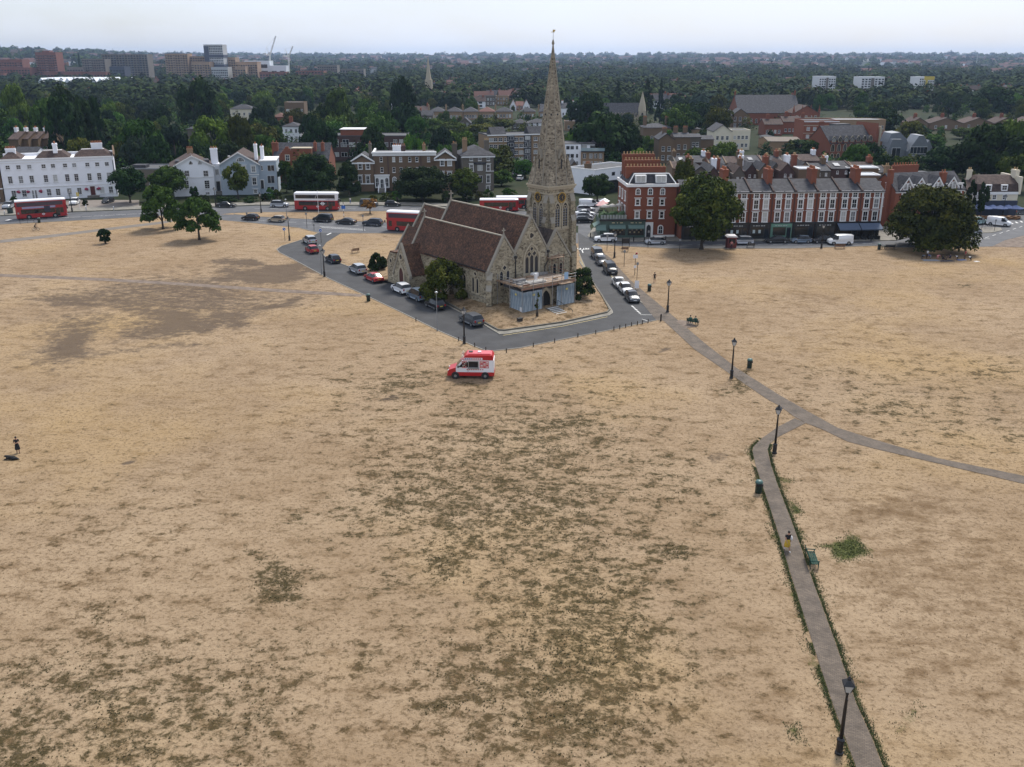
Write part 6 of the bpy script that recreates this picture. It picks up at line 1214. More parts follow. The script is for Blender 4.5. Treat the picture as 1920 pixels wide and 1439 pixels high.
def crown_points(kind, n, ncl, seed):
    # unit crown: x,y within about +-1, z from 0 (lowest leaves) to 1 (top)
    r_ = np.random.default_rng(seed); C = []; RR = []
    while len(C) < ncl:
        if kind == 'poplar': z = r_.uniform(.04, .95); rad = .75*(math.sin(math.pi*min(1, z*.85+.15))**.6); a = r_.uniform(0, 2*math.pi); q = rad*math.sqrt(r_.uniform(.2, 1)); C.append((q*math.cos(a), q*math.sin(a), z)); RR.append(r_.uniform(.16, .28))
        elif kind == 'conifer': z = r_.uniform(.02, .97); rad = .95*(1-z)**.8+.06; a = r_.uniform(0, 2*math.pi); q = rad*math.sqrt(r_.uniform(.25, 1)); C.append((q*math.cos(a), q*math.sin(a), z)); RR.append(r_.uniform(.10, .2)*(1.2-z*.7))
        elif kind == 'dome': z = r_.uniform(0, 1); rad = math.sqrt(max(0, 1-(z*.96)**2.2)); a = r_.uniform(0, 2*math.pi); q = rad*math.sqrt(r_.uniform(.45, 1))*.85; C.append((q*math.cos(a), q*math.sin(a), .06+z*.80)); RR.append(r_.uniform(.18, .30))
        else:
            v = r_.normal(size=3); v /= np.linalg.norm(v); k = r_.uniform(.45, 1)**.5; x, y, z = v*k; C.append((x*.82*(1+.12*r_.normal()), y*.82*(1+.12*r_.normal()), .5+z*.42)); RR.append(r_.uniform(.17, .36))
    C = np.array(C); RR = np.array(RR); ctone = r_.uniform(.1, .8, ncl)
    i = r_.integers(0, ncl, n); v = r_.normal(size=(n, 3)); v /= np.linalg.norm(v, axis=1)[:, None]; v[:, 2] = np.where(v[:, 2] < -.3, -v[:, 2]*.6, v[:, 2])
    k = r_.uniform(.55, 1.08, n)**.7; R3 = np.stack([RR[i], RR[i], RR[i]*.62], 1)
    P = C[i]+v*R3*k[:, None]; P[:, 2] = np.clip(P[:, 2], 0, 1.08)
    Nn = v*.8+np.array([0, 0, .45])+r_.normal(size=(n, 3))*.42
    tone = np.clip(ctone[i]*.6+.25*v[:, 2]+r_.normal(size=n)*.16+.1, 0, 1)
    return P, Nn, tone
TREE_MESH = {}
def crown_mesh(kind, leafk, W, H, n, size, ncl, seed):
    P, Nn, tone = crown_points(kind, n, ncl, seed); P = P*np.array([W/2, W/2, H]); Nn = Nn/np.array([W/2, W/2, H])*H
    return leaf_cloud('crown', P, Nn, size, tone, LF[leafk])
def trunk_mesh(W, Hc, zc, r, seed, limbs=7):
    r_ = random.Random(seed); mb = MB(); mb.lathe([(r*1.5, -.1), (r*1.05, .5), (r*.85, zc*.7), (r*.6, zc+Hc*.35), (r*.2, zc+Hc*.75)], 8, (0, 0), bark)
    for k in range(limbs):
        a = 2*math.pi*k/limbs+r_.uniform(-.3, .3); z0 = zc*.75+r_.uniform(0, Hc*.3); q = W*.5*r_.uniform(.5, .8); p1 = (q*.5*math.cos(a), q*.5*math.sin(a), z0+Hc*.2); p2 = (q*math.cos(a+.15), q*math.sin(a+.15), z0+Hc*r_.uniform(.25, .45))
        mb.cyl((0, 0, z0), p1, r*.42, r*.26, 6, bark, True, False).cyl(p1, p2, r*.26, r*.08, 5, bark, True, False)
    return mb.mesh('trunk')
def tree(label, loc, W, H, kind='round', leafk='green', n=9000, size=.5, ncl=45, clear=.16, seed=1, name='tree', group=None, cat='tree'):
    e_ = thing(name, label, cat, loc, 0, group); zc = H*clear
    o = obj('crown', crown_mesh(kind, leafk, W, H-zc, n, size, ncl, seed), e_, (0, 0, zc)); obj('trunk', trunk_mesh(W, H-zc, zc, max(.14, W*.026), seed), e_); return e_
def tree_px(label, bx, by, l, r_, top, **k):
    # a tree standing at photo point (bx, by), crown between l and r_, top at height 'top'
    p = g(bx, by); W = (at(r_, by, p.y)-at(l, by, p.y)).x; H = at(bx, top, p.y).z; return tree(label, p, W, H, **k)
def tree_at(label, cx, Y_, wpx, top, **k):
    p = at(cx, 300, Y_); W = (at(cx+wpx/2, 300, Y_)-at(cx-wpx/2, 300, Y_)).x; H = at(cx, top, Y_).z; return tree(label, (p.x, Y_, 0), W, max(H, 3), **k)
tree_px('big dark tree with dense round crown in front of the shop terrace', 1315, 468, 1252, 1379, 331, kind='round', leafk='chestnut', n=26000, size=.52, ncl=95, clear=.1, seed=3)
tree_px('huge dark dome shaped tree reaching almost to the ground above the picnic group', 1738, 468, 1657, 1823, 347, kind='dome', leafk='chestnut', n=30000, size=.52, ncl=110, clear=.05, seed=4)
tree_px('young rounded tree on the dry heath, left of its pair', 306, 430, 262, 340, 343, kind='dome', leafk='green', n=8500, size=.45, ncl=46, clear=.16, seed=5)
tree_px('young tree on the dry heath, right of its pair, with bare trunk', 374, 450, 330, 413, 369, kind='dome', leafk='green', n=8500, size=.42, ncl=46, clear=.2, seed=6)
tree_at('dark round street tree in front of the hotel end', 234, 247, 72, 316, leafk='dark', n=9000, size=.45, ncl=50, seed=7)
tree_at('street tree with pale blossom by the white annexe', 310, 254, 68, 312, leafk='green', n=9000, size=.45, ncl=50, seed=8)
tree_at('tree with browning leaves in front of the blue grey villa', 440, 256, 50, 306, leafk='olive', n=8000, size=.42, ncl=44, seed=9)
tree_at('massive dark dome tree behind the white topped bus', 584, 262, 98, 287, kind='dome', leafk='dark', n=18000, size=.5, ncl=80, clear=.04, seed=10)
tree_at('tall drooping dark tree left of the brown mansion', 651, 262, 44, 302, kind='dome', leafk='dark', n=10000, size=.45, ncl=50, clear=.04, seed=11)
tree_at('feathery tree left of the dark dome tree', 533, 268, 38, 302, kind='poplar', leafk='green', n=6000, size=.42, ncl=40, clear=.05, seed=12)
tree_at('wide dark spreading tree in front of the mansion, nearest the church', 790, 252, 108, 312, kind='round', leafk='dark', n=18000, size=.48, ncl=85, clear=.05, seed=13)
tree_at('mid green tree between the mansion and the grey villa', 868, 255, 62, 318, kind='round', leafk='olive', n=10000, size=.45, ncl=55, clear=.06, seed=14)
tree_at('dark shrubby tree right of the grey brick villa', 940, 282, 44, 318, leafk='green', n=7000, size=.45, ncl=44, clear=.06, seed=15)
tree_at('dark tree beside the white shop by the spire', 1122, 250, 58, 327, leafk='dark', n=10000, size=.45, ncl=50, clear=.1, seed=16)
tree_at('bushy tree behind the gap in the terrace', 1286, 222, 46, 301, leafk='olive', n=8000, size=.45, ncl=44, clear=.1, seed=17)
tree_at('bright green tree behind the corner building', 1196, 305, 42, 280, leafk='bright', n=6000, size=.5, ncl=36, clear=.1, seed=18); tree_at('dark tree left of the bright green one', 1158, 300, 40, 284, leafk='dark', n=6000, size=.5, ncl=36, clear=.1, seed=19)
tree_at('small bushy pollard with upright stems by the pub', 1813, 226, 20, 338, kind='poplar', leafk='dark', n=3500, size=.4, ncl=24, clear=.2, seed=20); tree_at('pollarded tree before the cream pub, second along', 1832, 222, 22, 342, kind='poplar', leafk='dark', n=3500, size=.4, ncl=24, clear=.2, seed=21); tree_at('pollarded tree before the cream pub, by the mansard dormer', 1856, 220, 24, 345, kind='poplar', leafk='dark', n=3500, size=.4, ncl=24, clear=.2, seed=22)
yew = tree(u'bushy olive green tree beside the church aisle wall', w2(-2.8, 8.8, .45), 7.6, 6.4, kind='dome', leafk='olive', n=9000, size=.36, ncl=60, clear=.03, seed=23)
tree('rounded dark bush at the church corner by the hoarding', w2(14.9, -3.9, .5), 5.6, 5.0, kind='dome', leafk='dark', n=6000, size=.3, ncl=50, clear=.0, seed=24, name='bush', cat='bush')
tree('dark round bush left of the church side porch', g(710, 506), 3.6, 3.3, kind='dome', leafk='dark', n=4000, size=.3, ncl=40, clear=.0, seed=25, name='bush', cat='bush')
tree('small dark shrub standing alone on the dry grass', g(198, 457), 2.6, 3.2, kind='round', leafk='dark', n=2200, size=.3, ncl=30, clear=.0, seed=26, name='shrub', cat='shrub')
tree_px('thin young tree with golden leaves on the grass island', 694, 401, 676, 710, 372, kind='round', leafk='gold', n=900, size=.35, ncl=16, clear=.25, seed=27)
tree('slender staked sapling on the church lawn', w2(2.4, -8.6, .75), 1.0, 3.2, kind='poplar', leafk='olive', n=220, size=.2, ncl=9, clear=.3, seed=28, name='sapling')
# garden hedges and bushes along the road
for i, (x, y, w_, h_, lk) in enumerate(((365, 372, 18, 3.6, 'dark'), (507, 376, 18, 3.2, 'green'), (520, 374, 16, 2.8, 'olive'), (497, 378, 14, 2.2, 'dark'), (470, 380, 30, 1.6, 'dark'), (425, 379, 40, 1.8, 'dark'), (380, 378, 30, 1.7, 'dark'), (28, 388, 16, 2.6, 'dark'), (160, 386, 10, 1.6, 'dark'), (725, 377, 24, 2.4, 'olive'), (745, 376, 24, 2.8, 'bright'), (700, 379, 18, 1.8, 'olive'), (893, 374, 26, 3.2, 'olive'), (915, 372, 22, 2.4, 'green'), (876, 378, 20, 3.0, 'dark'), (955, 370, 30, 2.6, 'green'), (840, 380, 26, 3.0, 'dark'))):
    p = g(x, y); tree('garden bush in the front gardens along the main road', p, w_/F_PX*(p.y+10), h_, kind='dome', leafk=lk, n=1500, size=.32, ncl=26, clear=0, seed=40+i, name='bush', cat='bush', group='bushes in the front gardens')
# ---- the wood: individual trees from shared crowns, kept clear of the roofs one can see
VAR = {}
kinds = [('round', 'green', 'mid green broadleaf tree in the wooded suburb'), ('round', 'dark', 'very dark broadleaf tree in the wooded suburb'), ('dome', 'green', 'wide domed green tree in the wooded suburb'), ('dome', 'olive', 'olive tinted spreading tree in the wooded suburb'), ('round', 'bright', 'light green tree in the wooded suburb'), ('poplar', 'dark', 'tall dark columnar tree in the wooded suburb'), ('dome', 'blue', 'blue green tree in the wooded suburb'), ('round', 'olive', 'yellowing round tree in the wooded suburb'), ('dome', 'dark', 'dark domed tree in the wooded suburb')]
for k, (kd, lk, lb) in enumerate(kinds):
    for v_ in range(2): VAR[(k, v_)] = (crown_mesh(kd, lk, 2.0, 1.0, 5200, .105, 48, 200+k*3+v_), trunk_mesh(2.0, .9, .1, .05, 300+k))
def wood_tree(x, y, W, H, k, group='trees of the wooded suburb', label=None):
    e_ = thing('wood_tree', label or kinds[k][2], 'tree', (x, y, terrain(x, y)+.06), random.uniform(0, 6.28), group); c_, t_ = VAR[(k, random.randint(0, 1))]
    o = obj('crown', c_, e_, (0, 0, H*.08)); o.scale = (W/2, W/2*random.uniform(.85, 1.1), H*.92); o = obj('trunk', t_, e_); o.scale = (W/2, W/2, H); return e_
KEEP = []
for o in list(COL.objects):
    if o.parent is None and o.get('category') and o.type == 'EMPTY' and o['category'] not in ('tree', 'bush', 'shrub', 'parasol', 'table', 'scaffold', 'steps', 'hoarding', 'church'):
        pts = []
        for ch in o.children:
            if ch.type == 'MESH' and ch.name.split('.')[0] in ('wall', 'roof', 'shopfront', 'wing_wall', 'zinc_gable', 'tower', 'spire', 'bay_wing', 'gable_tower', 'mansard', 'roof_bay', 'stepped_gable', 'brick_wing', 'penthouse'):
                cc, ss = math.cos(o.rotation_euler.z), math.sin(o.rotation_euler.z)
                for v in ch.bound_box: pts.append((o.location.x+v[0]*cc-v[1]*ss, o.location.y+v[0]*ss+v[1]*cc, o.location.z+v[2]))
        if not pts: continue
        pts = np.array(pts); zc2 = pts[:, 1]*_c+(CAM_H-pts[:, 2])*_s; px_ = 960+F_PX*pts[:, 0]/zc2; py_ = 719.5+F_PX*(-pts[:, 1]*_s+(CAM_H-pts[:, 2])*_c)/zc2
        KEEP.append((px_.min(), px_.max(), py_.min(), py_.max(), pts[:, 0].min(), pts[:, 0].max(), pts[:, 1].min(), pts[:, 1].max()))
def blocked(x, y, W, H, show=.55):
    zb = y*_c+CAM_H*_s; cx = 960+F_PX*x/zb; hw = F_PX*W/2/zb; z2 = y*_c+(CAM_H-H)*_s; top = 719.5+F_PX*(-y*_s+(CAM_H-H)*_c)/z2
    for l, r_, t_, b_, x0, x1, y0, y1 in KEEP:
        if x0-W*.42 < x < x1+W*.42 and y0-W*.42 < y < y1+W*.42: return True
        if y < y0+1 and cx+hw*.7 > l and cx-hw*.7 < r_ and top < t_+(b_-t_)*show and b_-t_ > 2: return True
    return False
placed = []
def scatter(n, xr, yr, hr, region, tries=14000, sp=.62, show=.55, weights=None, mass=False):
    c_ = 0
    for _ in range(tries):
        if c_ >= n: break
        Y_ = math.exp(random.uniform(math.log(yr[0]), math.log(yr[1]))); px_ = random.uniform(*xr); x = at(px_, 300, Y_).x; H = random.uniform(*hr); W = H*random.uniform(.75, 1.15); k = random.choices(range(9), weights or (5, 4, 4, 4, 2, 1.2, 2, 2.5, 3))[0]
        if kinds[k][0] == 'poplar': W *= .55
        if region and not region(px_, Y_): continue
        if any((x-a)**2+(Y_-b_)**2 < (sp*(W+w_)/2)**2 for a, b_, w_ in placed): continue
        if blocked(x, Y_, W, H, show): continue
        placed.append((x, Y_, W)); c_ += 1
        if mass: MASS.append((x, Y_, W/2, H))
        else: wood_tree(x, Y_, W, H, k)
    return c_
for cx, Y_, w_, t_, k in ((128, 330, 74, 187, 5), (168, 345, 60, 190, 5), (190, 350, 34, 188, 5), (95, 360, 60, 186, 0), (270, 310, 92, 222, 2), (330, 330, 60, 232, 6), (400, 330, 76, 222, 4), (150, 300, 70, 258, 3), (230, 305, 50, 265, 3), (455, 330, 60, 215, 3), (45, 440, 54, 162, 4), (140, 420, 60, 165, 1), (380, 470, 80, 150, 1), (360, 520, 60, 137, 1), (545, 500, 84, 138, 0), (690, 480, 110, 145, 0), (640, 440, 60, 165, 2), (600, 330, 70, 228, 1), (700, 330, 62, 237, 8), (776, 300, 40, 252, 4), (832, 322, 62, 237, 6), (760, 420, 70, 198, 1), (760, 505, 56, 150, 1), (1130, 330, 120, 217, 1), (1168, 338, 70, 222, 8), (1090, 345, 60, 235, 4), (1100, 480, 80, 178, 1), (1600, 310, 80, 292, 2), (1500, 380, 76, 262, 8), (1530, 372, 50, 262, 0), (1250, 560, 40, 205, 2), (1300, 480, 70, 195, 1), (1270, 440, 70, 198, 0), (1340, 450, 60, 200, 7), (1480, 342, 60, 283, 1), (1840, 620, 90, 162, 8), (1780, 300, 90, 278, 1), (1690, 300, 60, 292, 2), (1850, 290, 110, 240, 1), (1900, 300, 90, 225, 0), (1910, 270, 70, 290, 7), (1840, 330, 80, 232, 2), (1700, 420, 60, 226, 3), (1650, 470, 70, 205, 1), (930, 500, 74, 222, 7), (900, 470, 60, 232, 7), (1660, 300, 50, 290, 8), (1940, 320, 80, 232, 8), (1860, 420, 60, 240, 4), (1400, 620, 44, 188, 2), (985, 300, 40, 300, 0), (490, 400, 54, 222, 2), (515, 372, 46, 236, 0), (586, 400, 58, 212, 8), (612, 440, 62, 198, 1), (560, 470, 50, 205, 7), (640, 400, 60, 218, 0), (500, 480, 60, 188, 8), (780, 465, 64, 221, 2), (815, 470, 56, 224, 0), (850, 455, 64, 228, 3), (880, 420, 54, 244, 1), (735, 455, 60, 212, 8), (700, 400, 60, 226, 2), (1000, 420, 50, 248, 0), (1720, 450, 52, 240, 1), (1762, 455, 44, 243, 2), (1800, 450, 52, 240, 0), (1842, 455, 50, 242, 8), (1884, 440, 62, 236, 1), (1745, 400, 50, 252, 2), (1070, 560, 40, 212, 0), (1030, 560, 36, 214, 1), (1120, 560, 40, 208, 8), (1240, 460, 40, 240, 2), (1320, 420, 44, 244, 1)):
    p = at(cx, 300, Y_); W = w_/F_PX*(Y_*_c+8); H = at(cx, t_, Y_).z
    if 4 < H < 26: placed.append((p.x, Y_, W)); wood_tree(p.x, Y_, W, H, k)
cp = VAR[(1, 0)]
n1 = scatter(140, (-120, 770), (284, 780), (8, 15.5), None, sp=.55)
n2 = scatter(100, (770, 2040), (290, 800), (7, 13.5), None, show=.35, sp=.6)
MASS = []
n3 = scatter(260, (-120, 780), (276, 720), (4.5, 9), None, show=.25, sp=.45, mass=True); n4 = scatter(240, (780, 2040), (285, 740), (3.2, 7.5), None, show=.22, sp=.45, mass=True)
# a cedar and dark firs
def fir(cx, Y_, wpx, top, lb, seed):
    tree_at(lb, cx, Y_, wpx, top, kind='conifer', leafk='dark', n=3500, size=.9, ncl=60, clear=.05, seed=seed, name='conifer')
fir(1208, 640, 28, 149, 'dark spreading conifer above the small church spire', 61); fir(1155, 680, 14, 152, 'slim dark conifer left of the spreading one', 62); fir(1233, 690, 12, 150, 'slim dark conifer right of the spreading one', 63); fir(175, 1500, 6, 98, 'pointed fir tree on the left skyline hill', 64)
# ---- suburb houses far off: individuals, then one mass of roofs
def hse(wm, rm):
    return MB().prism([(-4, -1), (4, -1), (4, 5.2), (0, 8.4), (-4, 5.2)], 'x', -5.5, 5.5, wm).prism([(-4.4, 4.95), (0, 8.5), (4.4, 4.95), (4.4, 5.2), (0, 8.8), (-4.4, 5.2)], 'x', -5.8, 5.8, rm).box(3.6, 4.6, -.5, .5, 6.5, 10, brick_red).box(-4, -2.4, -4.08, -4, .8, 2.4, glass_d).box(1, 3.4, -4.08, -4, .8, 2.4, glass_d).box(-4, -2.4, -4.08, -4, 3.4, 4.8, glass_d).box(1, 3.4, -4.08, -4, 3.4, 4.8, glass_d).mesh('suburban_house')
HV = [hse(cream, tile_red), hse(brick_red, slate_brown), hse(stucco, slate), hse(brick_brown, tile_red), hse(stucco, slate_brown)]
hl = ['cream suburban house with red roof in the distant suburbs', 'red brick suburban house with brown roof in the distant suburbs', 'white suburban house with grey roof in the distant suburbs', 'brown brick suburban house with red roof in the distant suburbs', 'white suburban house with brown roof in the distant suburbs']
far_h = []
random.seed(5)
for k in range(280):
    for _ in range(30):
        Y_ = math.exp(random.uniform(math.log(720), math.log(2300))); px_ = random.uniform(760, 2000) if random.random() < .85 else random.uniform(-60, 760); x = at(px_, 300, Y_).x
        dens = mnoise.noise(Vector((x/160, Y_/260, 2)))
        if dens > .0 and not any((x-a)**2+(Y_-b_)**2 < 14**2 for a, b_ in far_h) and not any(x0-12 < x < x1+12 and y0-12 < Y_ < y1+12 for *_q, x0, x1, y0, y1 in KEEP): break
    far_h.append((x, Y_)); v_ = random.randint(0, 4); o = tag(obj('suburban_house', HV[v_], None, (x, Y_, terrain(x, Y_)), random.choice((0, .25, -.3, 1.5, .1))+random.uniform(-.1, .1)), hl[v_], 'house', 'distant suburban houses'); o.scale = (random.uniform(.8, 1.5), 1, random.uniform(.9, 1.15))
mb = MB()
for k in range(3200):
    Y_ = math.exp(random.uniform(math.log(2000), math.log(6500))); x = at(random.uniform(-80, 2000), 300, Y_).x
    if mnoise.noise(Vector((x/330, Y_/600, 9))) < -.02: continue
    z = terrain(x, Y_); s_ = 1+Y_/4500; w_, d_, e2, r2 = random.uniform(5, 13)*s_, 4.2*s_, 5.4*s_, 8.6*s_; wm = random.choice((cream, stucco, brick_red, brick_brown, conc)); rm = random.choice((tile_red, slate_brown, slate, tile_red))
    mb.add([(x-w_, Y_-d_, z-1), (x+w_, Y_-d_, z-1), (x+w_, Y_-d_, z+e2), (x-w_, Y_-d_, z+e2), (x-w_, Y_+d_, z+e2), (x+w_, Y_+d_, z+e2), (x-w_, Y_+d_, z-1), (x+w_, Y_+d_, z-1)], [(0, 1, 2, 3), (6, 0, 3, 4), (1, 7, 5, 2)], wm)
    mb.add([(x-w_, Y_-d_, z+e2), (x+w_, Y_-d_, z+e2), (x+w_, Y_, z+r2), (x-w_, Y_, z+r2), (x-w_, Y_+d_, z+e2), (x+w_, Y_+d_, z+e2)], [(0, 1, 2, 3), (3, 2, 5, 4), (0, 3, 4), (1, 5, 2)], rm)
o = mb.build('distant_rooftops'); o['kind'] = 'stuff'; tag(o, 'mass of small distant rooftops far across the suburbs', 'rooftops')
# ---- the far wood: one mass of tree crowns thinning with distance
def far_wood(name, n, y0, y1, quads, seed, leafk, sz0):
    r_ = np.random.default_rng(seed); P = []; Nn = []; T_ = []; S = []
    Yv = np.exp(r_.uniform(math.log(y0), math.log(y1), n)); pxv = r_.uniform(-160, 2080, n)
    for Y_, px_ in zip(Yv, pxv):
        x = (px_-960)/F_PX*(Y_*_c+CAM_H*_s)
        if mnoise.noise(Vector((x/420, Y_/520, 4+seed))) < -.26: continue
        if any(x0-6 < x < x1+6 and Y0-75 < Y_ < Y1+6 for *_q, x0, x1, Y0, Y1 in KEEP if Y1 > 700): continue
        if any(abs(x-a) < 9 and -22 < Y_-b_ < 9 for a, b_ in (far_h if Y_ < 1500 else ())): continue
        z = terrain(x, Y_); R_ = r_.uniform(4.5, 8)*(1+Y_/3800); Hh = R_*r_.uniform(1.2, 1.75); tn = r_.uniform(.05, .7)
        v = r_.normal(size=(quads, 3)); v /= np.linalg.norm(v, axis=1)[:, None]; v[:, 2] = np.abs(v[:, 2])
        lump = 1+.22*np.sin(v[:, 0]*5+px_)*np.sin(v[:, 1]*5+Y_)
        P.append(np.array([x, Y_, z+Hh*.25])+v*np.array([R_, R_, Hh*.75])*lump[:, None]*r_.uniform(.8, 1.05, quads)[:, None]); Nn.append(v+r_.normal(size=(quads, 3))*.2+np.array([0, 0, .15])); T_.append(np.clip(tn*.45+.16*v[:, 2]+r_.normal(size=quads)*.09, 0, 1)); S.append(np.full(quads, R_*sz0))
    me = leaf_cloud(name, np.concatenate(P), np.concatenate(Nn), np.concatenate(S), np.concatenate(T_), LF[leafk]); o = obj(name, me); o['kind'] = 'stuff'; return o
for lk, n_, sd, lb in (('green', 1900, 21, 'dense green tree canopy covering the distant suburbs'), ('dark', 1300, 22, 'dark tree canopy scattered through the distant suburbs'), ('olive', 700, 25, 'olive tinted tree canopy in the distant suburbs'), ('blue', 800, 26, 'blue green tree canopy in the distant suburbs')): tag(far_wood('far_wood', n_, 700, 2300, 150, sd, lk, .33), lb, 'woodland')
def mass_wood(name, lst, quads, seed, leafk):
    r_ = np.random.default_rng(seed); P = []; Nn = []; T_ = []
    for x, Y_, R_, Hh in lst:
        tn = r_.uniform(.05, .7); v = r_.normal(size=(quads, 3)); v /= np.linalg.norm(v, axis=1)[:, None]; v[:, 2] = np.abs(v[:, 2])
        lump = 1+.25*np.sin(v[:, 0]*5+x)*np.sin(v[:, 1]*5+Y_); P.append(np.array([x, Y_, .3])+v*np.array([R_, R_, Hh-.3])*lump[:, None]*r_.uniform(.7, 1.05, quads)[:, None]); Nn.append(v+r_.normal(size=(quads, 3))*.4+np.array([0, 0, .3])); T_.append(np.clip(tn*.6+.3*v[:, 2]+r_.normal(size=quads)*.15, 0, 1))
    o = obj(name, leaf_cloud(name, np.concatenate(P), np.concatenate(Nn), .8, np.concatenate(T_), LF[leafk])); o['kind'] = 'stuff'; return o
for i, (lk, lb) in enumerate((('green', 'green undergrowth and garden trees filling the gaps between houses'), ('dark', 'dark undergrowth and hedges filling the gaps between houses'), ('olive', 'olive coloured garden shrubs between the houses'))): tag(mass_wood('undergrowth', MASS[i::3], 260, 70+i, lk), lb, 'undergrowth')
for lk, n_, sd, lb in (('green', 2700, 23, 'hazy woodland on the far ridges below the horizon'), ('dark', 1800, 24, 'dark hazy woodland patches on the far ridges')): tag(far_wood('far_wood', n_, 2200, 8200, 60, sd, lk, .55), lb, 'woodland')
# ================================================================== VEHICLES
tyre_m = mat('tyre', (.012, .012, .013), .85); rim_m = mat('alloy_rim', (.32, .33, .34), .35, metal=.7); cglass = mat('car_glass', (.012, .015, .019), .12, spec=.4); lamp_w = mat('headlamp', (.55, .57, .58), .15, spec=.8); lamp_r = mat('tail_lamp', (.28, .012, .012), .25); plate_y = mat('number_plate_yellow', (.55, .44, .05), .6); plate_w = mat('number_plate_white', (.62, .62, .6), .6); trim_m = mat('black_trim', (.014, .014, .015), .6)
def paint(name, c, metal=.25): return mat('paint_'+name, c, .28, metal=metal, spec=.6)
PT = {'black': paint('black', (.010, .010, .012)), 'grey': paint('grey', (.085, .09, .10)), 'silver': paint('silver', (.38, .40, .43), .4), 'white': paint('white', (.70, .71, .72), 0), 'red': paint('red', (.36, .012, .014), .1), 'blue': paint('greyblue', (.13, .17, .22), .3), 'beige': paint('beige', (.34, .29, .22), .3), 'navy': paint('navy', (.015, .020, .035)), 'teal': paint('teal', (.30, .42, .42), .2)}
SHAPES = {  # L, W, H, stations rear->front: (x, sill, shoulder, top, top half-width factor, cabin)
 'hatch': (4.1, 1.76, 1.5, [(0, .40, .72, .76, .86, 0), (.03, .30, .88, .98, .84, 0), (.15, .26, .93, 1.44, .70, 1), (.38, .24, .92, 1.5, .72, 1), (.56, .24, .91, 1.46, .71, 1), (.76, .24, .90, .98, .80, 0), (.93, .26, .74, .80, .80, 0), (1, .34, .58, .62, .70, 0)]),
 'suv': (4.55, 1.86, 1.68, [(0, .48, .84, .88, .88, 0), (.025, .36, 1.02, 1.12, .86, 0), (.12, .32, 1.06, 1.60, .74, 1), (.38, .30, 1.05, 1.68, .76, 1), (.58, .30, 1.03, 1.63, .75, 1), (.75, .30, 1.02, 1.10, .84, 0), (.95, .32, .90, .96, .84, 0), (1, .42, .70, .74, .76, 0)]),
 'sedan': (4.75, 1.82, 1.42, [(0, .40, .76, .80, .84, 0), (.03, .30, .86, .93, .84, 0), (.15, .25, .90, .98, .82, 0), (.31, .24, .89, 1.36, .68, 1), (.45, .24, .88, 1.42, .70, 1), (.57, .24, .87, 1.37, .69, 1), (.74, .24, .86, .93, .80, 0), (.94, .26, .70, .76, .80, 0), (1, .34, .56, .60, .70, 0)]),
 'mpv': (4.6, 1.88, 1.86, [(0, .45, .92, .98, .88, 0), (.015, .34, 1.04, 1.14, .88, 0), (.06, .30, 1.08, 1.80, .80, 1), (.4, .28, 1.06, 1.86, .82, 1), (.64, .28, 1.03, 1.78, .80, 1), (.82, .28, 1.02, 1.12, .84, 0), (.96, .30, .86, .92, .82, 0), (1, .40, .66, .70, .74, 0)]),
 'van': (4.9, 1.95, 1.98, [(0, .45, 1.04, 1.10, .92, 0), (.01, .34, 1.16, 1.92, .88, 1), (.3, .30, 1.14, 1.98, .90, 1), (.62, .30, 1.12, 1.96, .90, 1), (.70, .30, 1.10, 1.86, .86, 1), (.85, .30, 1.06, 1.18, .84, 0), (.97, .32, .88, .94, .82, 0), (1, .42, .66, .70, .74, 0)])}
CAR = {}
